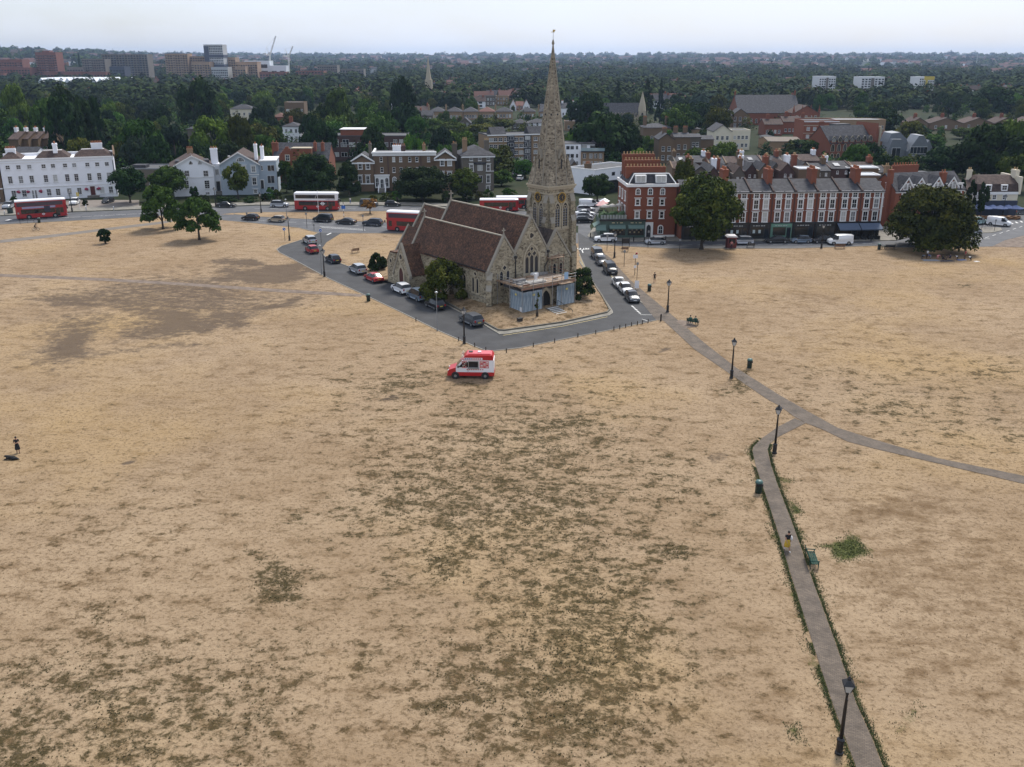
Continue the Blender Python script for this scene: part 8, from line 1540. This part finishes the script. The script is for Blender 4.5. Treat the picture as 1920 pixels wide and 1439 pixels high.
MB().box(-.45, .45, -.1, -.06, 2.2, 2.95, blue_s).build('blue_sign', e_)
e_ = thing('flagpole', 'slim white pole on the grass island before the white topped bus', 'pole', g(597.5, 401)); MB().cyl((0, 0, 0), (0, 0, 5.6), .06, .04, 8, bus_white).build('pole', e_); MB().cyl((0, 0, 4.9), (-.7, 0, 3.6), .03, .03, 6, bus_white).build('stay', e_)
e_ = thing('flagpole', 'white flagpole with yellow banner in the hotel garden', 'pole', g(150, 393)); MB().cyl((0, 0, 0), (0, 0, 4.4), .05, .04, 8, bus_white).build('pole', e_); MB().box(-.35, .25, -.02, .02, 3.2, 4.2, mat('yellow_banner', (.6, .45, .05), .8)).build('banner', e_)
for lb, x, y, H in (('black sign post on the road edge by the black saloon', 681.7, 434, 3.6), ('black post with round lamp at the junction mouth', 575.7, 428, 3.4), ('short black post on the junction verge', 589, 432.5, 1.4), ('black sign post on the lower carriageway kerb', 464, 417, 2.2), ('black sign post on the verge opposite the hotel', 38, 420.5, 2.6), ('thin sign post on the grass by the tower road', 1170, 500, 3.0), ('thin post beside the brick path near the white banner', 1194, 527, 3.2), ('black post at the kerb opposite the corner building', 1215, 464.5, 3.4), ('black post at the kerb under the big round tree', 1274, 473, 2.6), ('black post at the corner near the white car', 1138, 470, 3.0), ('black signal post on the cycle island', 1840, 433, 2.8), ('second signal post on the cycle island edge', 1864, 434, 2.6)):
    e_ = post('sign_post', lb, x, y, H, iron, .05); MB().box(-.2, .2, -.06, -.03, H-.45, H, grey_post).build('sign_plate', e_)
e_ = post('sign_post', 'post with white parking sign and lamp beside the path by the tower', 1190, 516.5, 3.8, iron, .05); MB().box(-.4, .4, -.08, -.04, 3.0, 3.6, bus_white).build('sign_plate', e_); MB().blob((.2, 0, 3.85), .22, lamp_r, 1).build('signal_lamp', e_); MB().box(-.22, .22, -.08, -.04, 1.3, 1.75, bus_white).build('small_plate', e_)
e_ = thing('notice_board', 'dark double legged notice board at the road corner', 'notice board', g(1173, 465)); MB().box(-.75, .75, -.05, .05, .9, 1.9, iron).build('panel', e_)
for s_ in (-1, 1): MB().box(s_*.7-.05, s_*.7+.05, -.05, .05, 0, 2.0, iron).build('leg', e_)
e_ = thing('banner_sign', 'white fabric banner sign on the brick path behind the white cars', 'sign', g(1195.5, 543.5)); MB().box(-.5, .2, -.02, .02, .25, 1.5, bus_white).build('banner', e_); MB().cyl((-.4, .05, 0), (-.4, .05, 1.6), .03, .03, 6, iron).build('pole', e_)
e_ = thing('kiosk', 'small red kiosk with white roof under the big round tree', 'kiosk', g(1372, 466)); MB().box(-.9, .9, 0, 1.8, 0, 2.2, mat('kiosk_red', (.12, .02, .018), .6)).build('cabin', e_); MB().prism([(-1.1, 2.2), (1.1, 2.2), (.8, 2.5), (-.8, 2.5)], 'y', -.2, 2.0, bus_white).build('roof', e_); MB().box(-.6, .6, -.03, .01, 1.0, 1.9, cglass).build('hatch', e_)
for i in range(3):
    p = g(1093+i*5.5, 389-i*3); e_ = thing('parasol', 'pale pink cafe parasol beside the corner shop', 'parasol', g(1127+i*3, 401-i*4), 0, 'pink cafe parasols'); MB().cyl((0, 0, 0), (0, 0, 2.3), .04, .04, 6, iron).build('pole', e_); MB().lathe([(1.4, 2.0), (1.4, 2.1), (.05, 2.8), (.02, 2.85)], 8, (0, 0), mat('pink_canvas', (.62, .38, .36), .9) if i < 2 else bus_white, False).build('canopy', e_)
for i in range(5): e_ = thing('cycle_stand', 'steel hoop cycle stand on the paved island behind the dome tree', 'cycle stand', g(1845+i*3.6, 431), R(80), 'cycle stands on the island'); MB().cyl((-.35, 0, .1), (-.35, 0, .85), .03, .03, 6, tube).cyl((.35, 0, .1), (.35, 0, .85), .03, .03, 6, tube).cyl((-.35, 0, .85), (.35, 0, .85), .03, .03, 6, tube).build('hoop', e_)
e_ = thing('guard_rail', 'short black pedestrian guard rail opposite the hotel', 'railing', g(58, 419), R(8)); MB().cyl((-.7, 0, 0), (-.7, 0, 1.1), .03, .03, 6, iron).cyl((.7, 0, 0), (.7, 0, 1.1), .03, .03, 6, iron).build('posts', e_); MB().cyl((-.7, 0, 1.1), (.7, 0, 1.1), .03, .03, 6, iron).cyl((-.7, 0, .6), (.7, 0, .6), .02, .02, 6, iron).build('rails', e_)
e_ = thing('utility_box', 'dark green telecom cabinet beside the hotel bus', 'cabinet', g(20, 401)); MB().box(-.6, .6, -.25, .25, .08, 1.35, bin_g).box(-.63, .63, -.28, .28, 1.35, 1.42, bin_g).build('cabinet', e_); MB().box(-.01, .01, -.26, -.24, .15, 1.3, trim_m).build('door_gap', e_)
# bicycles
def bicycle(label, p, rz, parent=None):
    e_ = thing('bicycle', label, 'bicycle', p, rz)
    for x in (-.52, .52):
        w_ = MB().ring(circ(x, .34, .345, 20), circ(x, .34, .305, 20), 'y', -.02, .02, tyre_m).build('wheel', e_); mb = MB()
        for k in range(6): a = k*math.pi/6; mb.cyl((x+.31*math.cos(a), 0, .34+.31*math.sin(a)), (x-.31*math.cos(a), 0, .34-.31*math.sin(a)), .006, .006, 4, rim_m)
        mb.build('spokes', w_)
    fm = mat('bike_frame', (.10, .14, .10), .4); P = {'r': (-.52, 0, .34), 'b': (-.08, 0, .30), 's': (-.2, 0, .82), 'h': (.36, 0, .80), 'f': (.52, 0, .34)}; mb = MB()
    for a, b_ in (('r', 'b'), ('r', 's'), ('s', 'b'), ('s', 'h'), ('b', 'h'), ('h', 'f')): mb.cyl(P[a], P[b_], .022, .022, 6, fm)
    mb.build('frame', e_); MB().cyl((.36, -.26, .98), (.36, .26, .98), .015, .015, 6, trim_m).cyl((.36, 0, .8), (.36, 0, .98), .018, .018, 6, trim_m).build('handlebar', e_); MB().box(-.34, -.08, -.07, .07, .9, .95, trim_m).cyl((-.2, 0, .8), (-.21, 0, .92), .015, .015, 6, trim_m).build('saddle', e_); return e_
bicycle('bicycle leaning by the dark bench under the dome tree', g(1656, 468), .2); bike = bicycle('bicycle ridden across the dry grass opposite the hotel', g(67.5, 433), R(2))
# ================================================================== PEOPLE
skin_m = mat('skin', (.36, .20, .135), .6); skin_d = mat('skin_dark', (.16, .085, .055), .6); hair_b = mat('hair_black', (.010, .008, .007), .7); hair_br = mat('hair_brown', (.06, .035, .02), .7)
def cloth(n, c): return mat('cloth_'+n, c, .9, .15, 8)
CL = {'black': cloth('black', (.012, .012, .014)), 'white': cloth('white', (.62, .62, .62)), 'yellow': cloth('yellow', (.48, .32, .03)), 'navy': cloth('navy', (.02, .025, .05)), 'green': cloth('green', (.05, .16, .12)), 'grey': cloth('grey', (.20, .21, .23)), 'pink': cloth('pink', (.55, .22, .22)), 'blue': cloth('blue', (.08, .14, .30)), 'red': cloth('red', (.35, .03, .04)), 'brown': cloth('brown', (.12, .07, .05))}
POSE = {  # joints in metres: x forward, y left, z up
 'stand': dict(pel=(0, 0, .93), che=(.0, 0, 1.32), nek=(.01, 0, 1.47), hed=(.04, 0, 1.62), kL=(.02, .1, .5), fL=(0, .11, .07), kR=(.02, -.1, .5), fR=(0, -.11, .07), eL=(.0, .27, 1.13), hL=(.1, .26, .90), eR=(.0, -.27, 1.13), hR=(.1, -.26, .90)),
 'phone': dict(pel=(0, 0, .93), che=(.0, 0, 1.32), nek=(.02, 0, 1.47), hed=(.07, 0, 1.61), kL=(.02, .1, .5), fL=(.05, .13, .07), kR=(.02, -.1, .5), fR=(-.05, -.11, .07), eL=(.04, .26, 1.10), hL=(.28, .10, 1.16), eR=(.04, -.26, 1.10), hR=(.28, -.08, 1.16)),
 'walk': dict(pel=(0, 0, .92), che=(.03, 0, 1.31), nek=(.05, 0, 1.46), hed=(.09, 0, 1.61), kL=(.17, .09, .50), fL=(.26, .09, .09), kR=(-.03, -.09, .48), fR=(-.30, -.09, .13), eL=(-.10, .25, 1.12), hL=(-.05, .27, .88), eR=(.12, -.25, 1.12), hR=(.27, -.22, .98)),
 'sit': dict(pel=(0, 0, .52), che=(-.05, 0, .92), nek=(-.03, 0, 1.07), hed=(.01, 0, 1.22), kL=(.42, .12, .50), fL=(.44, .13, .07), kR=(.42, -.12, .50), fR=(.44, -.13, .07), eL=(.08, .25, .74), hL=(.30, .14, .62), eR=(.08, -.25, .74), hR=(.30, -.14, .62)),
 'floor': dict(pel=(0, 0, .14), che=(-.08, 0, .52), nek=(-.05, 0, .67), hed=(0, 0, .81), kL=(.42, .22, .34), fL=(.72, .12, .06), kR=(.45, -.2, .16), fR=(.85, -.15, .07), eL=(-.05, .28, .34), hL=(.2, .2, .22), eR=(-.15, -.28, .32), hR=(-.25, -.3, .06)),
 'bend': dict(pel=(0, 0, .62), che=(.38, 0, .70), nek=(.52, 0, .66), hed=(.64, 0, .58), kL=(.1, .12, .34), fL=(-.08, .13, .07), kR=(.1, -.12, .34), fR=(-.08, -.13, .07), eL=(.5, .22, .42), hL=(.62, .18, .14), eR=(.5, -.22, .42), hR=(.62, -.18, .14)),
 'ride': dict(pel=(-.2, 0, 1.0), che=(.08, 0, 1.32), nek=(.16, 0, 1.45), hed=(.24, 0, 1.57), kL=(.14, .1, .78), fL=(-.04, .11, .42), kR=(.16, -.1, .62), fR=(-.02, -.11, .20), eL=(.22, .24, 1.16), hL=(.37, .22, 1.0), eR=(.22, -.24, 1.16), hR=(.37, -.22, 1.0))}
def person(label, p, rz, pose='stand', top='black', low='navy', sk=None, hair=None, shoes='black', sc=1.0, bare_legs=False, bare_arms=True, skirt=None, bag=None, group=None, z=0.0, hat=None):
    q = POSE[pose]; sk = sk or skin_m; e_ = thing('person', label, 'person', (p[0], p[1], z), rz, group); e_.scale = (sc,)*3
    def off(j, dx=0, dy=0, dz=0): return tuple(a+b_ for a, b_ in zip(q[j], (dx, dy, dz)))
    up = Vector(q['nek'])-Vector(q['che']); shL = (q['che'][0]+up.x*.4, .19, q['che'][2]+up.z*.4); shR = (shL[0], -.19, shL[2])
    fwd = Vector((1, 0, 0)) if pose != 'floor' else Vector((.5, 0, .6))
    toeL = tuple(Vector(q['fL'])+fwd*.17+Vector((0, 0, -.03))); toeR = tuple(Vector(q['fR'])+fwd*.17+Vector((0, 0, -.03)))
    hipL = (q['pel'][0], .1, q['pel'][2]-.04); hipR = (q['pel'][0], -.1, q['pel'][2]-.04); mid = tuple((a+b_)/2 for a, b_ in zip(q['pel'], q['che'])); crown = tuple(Vector(q['hed'])+(Vector(q['hed'])-Vector(q['nek'])).normalized()*.10)
    V = [q['pel'], mid, q['che'], q['nek'], q['hed'], crown, hipL, q['kL'], q['fL'], toeL, hipR, q['kR'], q['fR'], toeR, shL, q['eL'], q['hL'], shR, q['eR'], q['hR']]
    rad = [(.15, .115), (.135, .10), (.165, .11), (.055, .055), (.085, .1), (.07, .075), (.095, .095), (.062, .062), (.045, .045), (.035, .03), (.095, .095), (.062, .062), (.045, .045), (.035, .03), (.065, .065), (.045, .045), (.032, .032), (.065, .065), (.045, .045), (.032, .032)]
    Eg = [(0, 1), (1, 2), (2, 3), (3, 4), (4, 5), (0, 6), (6, 7), (7, 8), (8, 9), (0, 10), (10, 11), (11, 12), (12, 13), (2, 14), (14, 15), (15, 16), (2, 17), (17, 18), (18, 19)]
    me = bpy.data.meshes.new('body'); me.from_pydata([tuple(v) for v in V], Eg, []); o = bpy.data.objects.new('tmp_body', me); COL.objects.link(o); o.modifiers.new('s', 'SKIN'); ss = o.modifiers.new('u', 'SUBSURF'); ss.levels = 1
    for i, sv in enumerate(me.skin_vertices[0].data): sv.radius = rad[i]; sv.use_root = (i == 0)
    dg = bpy.context.evaluated_depsgraph_get(); bm2 = bpy.data.meshes.new_from_object(o.evaluated_get(dg)); bpy.data.objects.remove(o)
    seg = {(3, 4): 'skin', (4, 5): 'skin', (7, 8): 'skin' if bare_legs else 'low', (11, 12): 'skin' if bare_legs else 'low', (8, 9): 'shoe', (12, 13): 'shoe', (15, 16): 'skin', (18, 19): 'skin', (6, 7): 'low', (10, 11): 'low', (0, 6): 'low', (0, 10): 'low', (14, 15): 'skin' if bare_arms and pose != 'ride' else 'top', (17, 18): 'skin' if bare_arms and pose != 'ride' else 'top'}
    mats_ = {'skin': sk, 'top': CL[top], 'low': CL[low], 'shoe': CL[shoes]}; order = ['skin', 'top', 'low', 'shoe']; bm2.materials.clear()
    for k in order: bm2.materials.append(mats_[k])
    A = np.array([V[a] for a, b_ in Eg], float); B = np.array([V[b_] for a, b_ in Eg], float); AB = B-A; L2 = (AB**2).sum(1)
    for f in bm2.polygons:
        c_ = np.array(f.center); t_ = np.clip(((c_-A)*AB).sum(1)/L2, 0, 1); d = ((A+AB*t_[:, None]-c_)**2).sum(1); i = int(d.argmin()); k = seg.get(Eg[i], 'top')
        if Eg[i] == (2, 3) and t_[i] > .55: k = 'skin'
        if Eg[i] == (0, 1) and t_[i] < .25: k = 'low'
        if Eg[i] in ((14, 15), (17, 18)) and k == 'skin' and t_[i] < .55: k = 'top'
        f.material_index = order.index(k); f.use_smooth = True
    body = obj('body', bm2, e_)
    hd = Vector(q['hed']); hm = hair or hair_b
    MB().blob((hd.x-.022, 0, hd.z+.045), .112, hm, 2, 1, .05, (1, .88, 1.0)).build('hair', e_)
    fx = hd.x+.088
    MB().blob((fx+.012, 0, hd.z-.01), .018, sk, 1, 1, 0).build('nose', e_)
    for s_ in (-1, 1): MB().blob((fx, s_*.034, hd.z+.025), .010, hair_b, 1, 1, 0).build('eye', e_)
    for s_ in (-1, 1):        # hands: palm with four unequal fingers and a thumb
        h_ = Vector(q['hL'] if s_ > 0 else q['hR']); el_ = Vector(q['eL'] if s_ > 0 else q['eR']); d_ = (h_-el_).normalized(); sd_ = Vector((0, 0, 1)).cross(d_)
        if sd_.length < .1: sd_ = Vector((1, 0, 0))
        sd_.normalize(); mb = MB().cyl(h_-d_*.01, h_+d_*.08, .032, .036, 6, sk)
        for k, ln in enumerate((.062, .074, .07, .055)): b0 = h_+d_*.075+sd_*(k-1.5)*.019; mb.cyl(b0, b0+d_*ln*.6+Vector((0, 0, -.008)), .0085, .008, 5, sk).cyl(b0+d_*ln*.6+Vector((0, 0, -.008)), b0+d_*ln+Vector((0, 0, -.03)), .008, .006, 5, sk)
        t0 = h_+d_*.02+sd_*.032; mb.cyl(t0, t0+d_*.045+sd_*.03, .011, .008, 5, sk); mb.build('hand', e_)
    if skirt: m_ = CL[skirt]; pz = q['pel'][2]; MB().lathe([(.15, pz+.08), (.19, pz-.1), (.25, pz-.5), (.24, pz-.52)], 12, (q['pel'][0], 0), m_).build('skirt', e_)
    if bag: MB().blob((-.04, .28, q['pel'][2]+.12), .2, CL[bag], 2, 3, .15, (.9, .55, 1.1)).build('tote_bag', e_); MB().cyl((-.04, .2, q['pel'][2]+.3), (0, .16, q['che'][2]+.1), .015, .015, 5, CL[bag]).build('bag_strap', e_)
    return e_
pdir = math.atan2((g(1504, 1035)-g(1454, 983)).y, (g(1504, 1035)-g(1454, 983)).x)
person('woman in yellow skirt and black top carrying a white bag on the branch path', g(1475, 1033), pdir, 'walk', 'black', 'yellow', bare_legs=True, skirt='yellow', bag='white', shoes='white')
person('person in black vest and long black shorts standing on the dry grass', g(34.5, 850), R(-70), 'phone', 'black', 'black', bare_legs=True, shoes='black', sc=1.0, skirt='black')
person('man in black standing by the litter bin looking across the grass', g(1227, 530), R(100), 'stand', 'black', 'black', bare_legs=True)
bp_ = g(1299, 609)
for s_, tp in ((-.38, 'green'), (.38, 'green')):
    rz = R(150); fx = Vector((math.sin(rz), -math.cos(rz), 0)); sx_ = Vector((math.cos(rz), math.sin(rz), 0)); pp = bp_+sx_*s_*1.0-fx*.02; person('person in green top sitting on the bench beside the main path', pp, rz-math.pi/2, 'sit', tp, 'navy', group='couple on the bench')
person('cyclist in black riding across the dry grass opposite the hotel', g(67.5, 433), R(2), 'ride', 'black', 'black', bare_legs=True)
person('person in pink standing beside the red kiosk', g(1371, 467.5), R(-90), 'stand', 'pink', 'navy'); person('pedestrian in white outside the mansion gate', g(657, 383), R(-60), 'stand', 'white', 'blue')
pg = [(1729, 486, 'bend', 'grey', 'black', 30, 'person in grey bending over a mat at the edge of the picnic group'), (1738, 485, 'stand', 'white', 'black', 200, 'person in white top standing beside the grey blanket'), (1745, 485.5, 'bend', 'blue', 'grey', 160, 'person in blue bending down in the picnic group'), (1757, 486, 'bend', 'pink', 'pink', 20, 'person in pink leaning over in the picnic group'), (1768, 487, 'floor', 'black', 'brown', 40, 'person in black lying back on the grass'), (1774, 487.5, 'floor', 'brown', 'black', 170, 'person in brown lounging on the grass'), (1781, 485, 'floor', 'navy', 'black', 90, 'person in navy sitting on the grass under the tree edge'), (1795, 487, 'bend', 'white', 'black', 200, 'person in white top kneeling over a mat'), (1809, 486, 'stand', 'red', 'brown', 180, 'person in dark red standing among the picnic group'), (1820, 488.5, 'bend', 'white', 'navy', 190, 'person in white bending at the outer end of the picnic group'), (1748, 473.5, 'stand', 'white', 'grey', 260, 'person in white standing in the shade under the dome tree')]
for x, y, po, tp, lw, a, lb in pg: person(lb, g(x, y), R(a), po, tp, lw, sk=skin_m if x % 2 else skin_d)
for i, (x, y, w_, d_, c_) in enumerate(((1745, 488.5, 3.0, 1.4, 'grey'), (1775, 489.8, 2.8, 1.0, 'navy'), (1803, 488, 1.8, .9, 'blue'), (1831, 490.8, .9, .7, 'white'))):
    n_ = 8; V = [(w_*(a/n_-.5), d_*(b_/4-.5), .03+.02*math.sin(a*1.7+b_)) for b_ in range(5) for a in range(n_+1)]; o = MB().add(V, [(b_*(n_+1)+a, b_*(n_+1)+a+1, (b_+1)*(n_+1)+a+1, (b_+1)*(n_+1)+a) for b_ in range(4) for a in range(n_)], CL[c_]).build('picnic_blanket', None, g(x, y), .1*i); tag(o, ('wide grey picnic blanket spread on the grass', 'dark navy picnic blanket on the grass', 'small blue blanket beside the standing figure', 'small white cloth at the end of the picnic group')[i], 'blanket')
# black dog lying on the grass
dg_ = thing('dog', 'black dog lying on the dry grass beside the standing person', 'dog', g(24, 862), R(175)); dm = mat('dog_fur', (.010, .010, .011), .85, .2, 12)
me = bpy.data.meshes.new('dog'); V = [(0, 0, .2), (.25, 0, .22), (.45, 0, .26), (.58, 0, .34), (.72, 0, .33), (.84, 0, .29), (-.25, 0, .18), (-.4, 0, .14), (-.72, .05, .06), (.42, .14, .14), (.62, .16, .05), (.80, .16, .04), (.42, -.14, .14), (.62, -.16, .05), (.80, -.16, .04), (-.22, .16, .12), (-.02, .2, .06), (-.22, -.16, .12), (-.02, -.2, .06)]
me.from_pydata(V, [(0, 1), (1, 2), (2, 3), (3, 4), (4, 5), (0, 6), (6, 7), (7, 8), (2, 9), (9, 10), (10, 11), (2, 12), (12, 13), (13, 14), (6, 15), (15, 16), (6, 17), (17, 18)], []); o = bpy.data.objects.new('tmp_dog', me); COL.objects.link(o); o.modifiers.new('s', 'SKIN'); o.modifiers.new('u', 'SUBSURF').levels = 1
for i, r_ in enumerate((.19, .2, .17, .11, .1, .05, .18, .12, .025, .08, .05, .04, .08, .05, .04, .1, .06, .1, .06)): me.skin_vertices[0].data[i].radius = (r_, r_); me.skin_vertices[0].data[i].use_root = i == 0
dg2 = bpy.context.evaluated_depsgraph_get(); b2 = bpy.data.meshes.new_from_object(o.evaluated_get(dg2)); bpy.data.objects.remove(o); b2.materials.clear(); b2.materials.append(dm); b2.polygons.foreach_set('use_smooth', [True]*len(b2.polygons)); obj('body', b2, dg_)
for s_ in (-1, 1): MB().add([(.6, s_*.05, .42), (.68, s_*.09, .42), (.62, s_*.12, .33)], [(0, 1, 2), (2, 1, 0)], dm).build('ear', dg_)
# low tufts and weeds growing through the heath and along the branch path
def tufts(name, P, hgt, m, wid):
    n = len(P); a = rng.uniform(0, 6.28, (n, 3)); V = np.empty((n, 9, 3)); hh = hgt*rng.uniform(.5, 1.5, n)
    for k in range(3):
        d = np.stack([np.cos(a[:, k]), np.sin(a[:, k]), np.zeros(n)], 1); s_ = np.stack([-d[:, 1], d[:, 0], np.zeros(n)], 1)
        V[:, 3*k] = P-s_*wid; V[:, 3*k+1] = P+s_*wid; V[:, 3*k+2] = P+d*(hh*.7)[:, None]+np.array([0, 0, 1])*hh[:, None]
    me = bpy.data.meshes.new(name); me.vertices.add(n*9); me.vertices.foreach_set('co', V.astype(np.float32).ravel()); me.loops.add(n*9); me.loops.foreach_set('vertex_index', np.arange(n*9, dtype=np.int32)); me.polygons.add(n*3); me.polygons.foreach_set('loop_start', np.arange(0, n*9, 3, dtype=np.int32)); me.polygons.foreach_set('loop_total', np.full(n*3, 3, np.int32)); me.materials.append(m); me.update(calc_edges=True); o = obj(name, me); o['kind'] = 'stuff'; return o
def field(arr, n, thr, y1=130):
    wgt = np.where((YY < y1) & ok, np.clip(arr-thr, 0, None), 0).ravel(); wgt /= wgt.sum(); i = rng.choice(len(wgt), n, p=wgt); return np.stack([XX.ravel()[i]+rng.uniform(-.5, .5, n), YY.ravel()[i]+rng.uniform(-.5, .5, n), np.zeros(n)], 1)
def offpath(P):
    from mathutils.geometry import intersect_point_tri_2d
    Lp, Rp = G(lower_l), G(lower_r); keep = []
    ly = np.array([p.y for p in Lp][3:]); lx = np.array([p.x for p in Lp][3:]); ry = np.array([p.y for p in Rp][3:]); rx = np.array([p.x for p in Rp][3:])
    xl_ = np.interp(-P[:, 1], -ly, lx); xr_ = np.interp(-P[:, 1], -ry, rx); return P[(P[:, 0] < xl_-.05) | (P[:, 0] > xr_+.05) | (P[:, 1] > ly.max())]
VERGE = [field(vivid, 6000, .3, 90)]
for ln, sg in ((G(lower_l[2:]), -1), (G(lower_r[2:]), 1)):
    for a, b_ in zip(ln[:-1], ln[1:]):
        n = int((b_-a).length*150); t = rng.uniform(0, 1, n); d = (b_-a).normalized(); q = np.abs(rng.normal(0, .16, n))+.02
        VERGE.append(np.stack([a.x+(b_.x-a.x)*t-sg*d.y*q, a.y+(b_.y-a.y)*t+sg*d.x*q, np.zeros(n)], 1))
VERGE = offpath(np.concatenate(VERGE)); VERGE = VERGE[np.array([mnoise.noise(Vector((p[0]*.5, p[1]*.35, 7))) > -.34 for p in VERGE])]
clump = lambda P: P[np.array([mnoise.noise(Vector((p[0]*.55, p[1]*.55, 1.5))) > -.05 for p in P])]
tag(tufts('green_tufts', clump(offpath(field(green, 7000, .34, 135))), .06, mat('tuft_olive', (.12, .10, .042), .9, .3, 1, col2=(.15, .12, .055), world=True), .06), 'sparse olive grass tufts over the dry heath', 'grass'); tag(tufts('verge_grass', VERGE, .07, mat('tuft_green', (.045, .066, .016), .9, .3, 1, col2=(.085, .10, .03), world=True), .022), 'fresh green grass fringing the branch path', 'grass'); tag(tufts('straw_tufts', offpath(field(np.ones_like(XX), 60000, 0, 105)), .05, mat('tuft_straw', (.30, .205, .11), .9, .3, 1, col2=(.20, .135, .07), world=True), .03), 'short straw stubble over the dry heath', 'grass')
# ================================================================== HAZE
hz = MB().box(-9000, 9000, -60, 11800, -20, 125).build('haze'); hz['kind'] = 'stuff'; tag(hz, 'thin blue summer haze lying over the whole view', 'haze')
m = bpy.data.materials.new('haze_air'); m.use_nodes = True; N = m.node_tree.nodes; L = m.node_tree.links
for x in list(N):
    if x.type == 'BSDF_PRINCIPLED': N.remove(x)
pv = N.new('ShaderNodeVolumePrincipled'); pv.inputs['Color'].default_value = (.52, .70, 1.0, 1); pv.inputs['Density'].default_value = .000065; pv.inputs['Anisotropy'].default_value = .2
L.new(pv.outputs[0], [x for x in N if x.type == 'OUTPUT_MATERIAL'][0].inputs['Volume']); hz.data.materials.clear(); hz.data.materials.append(m)
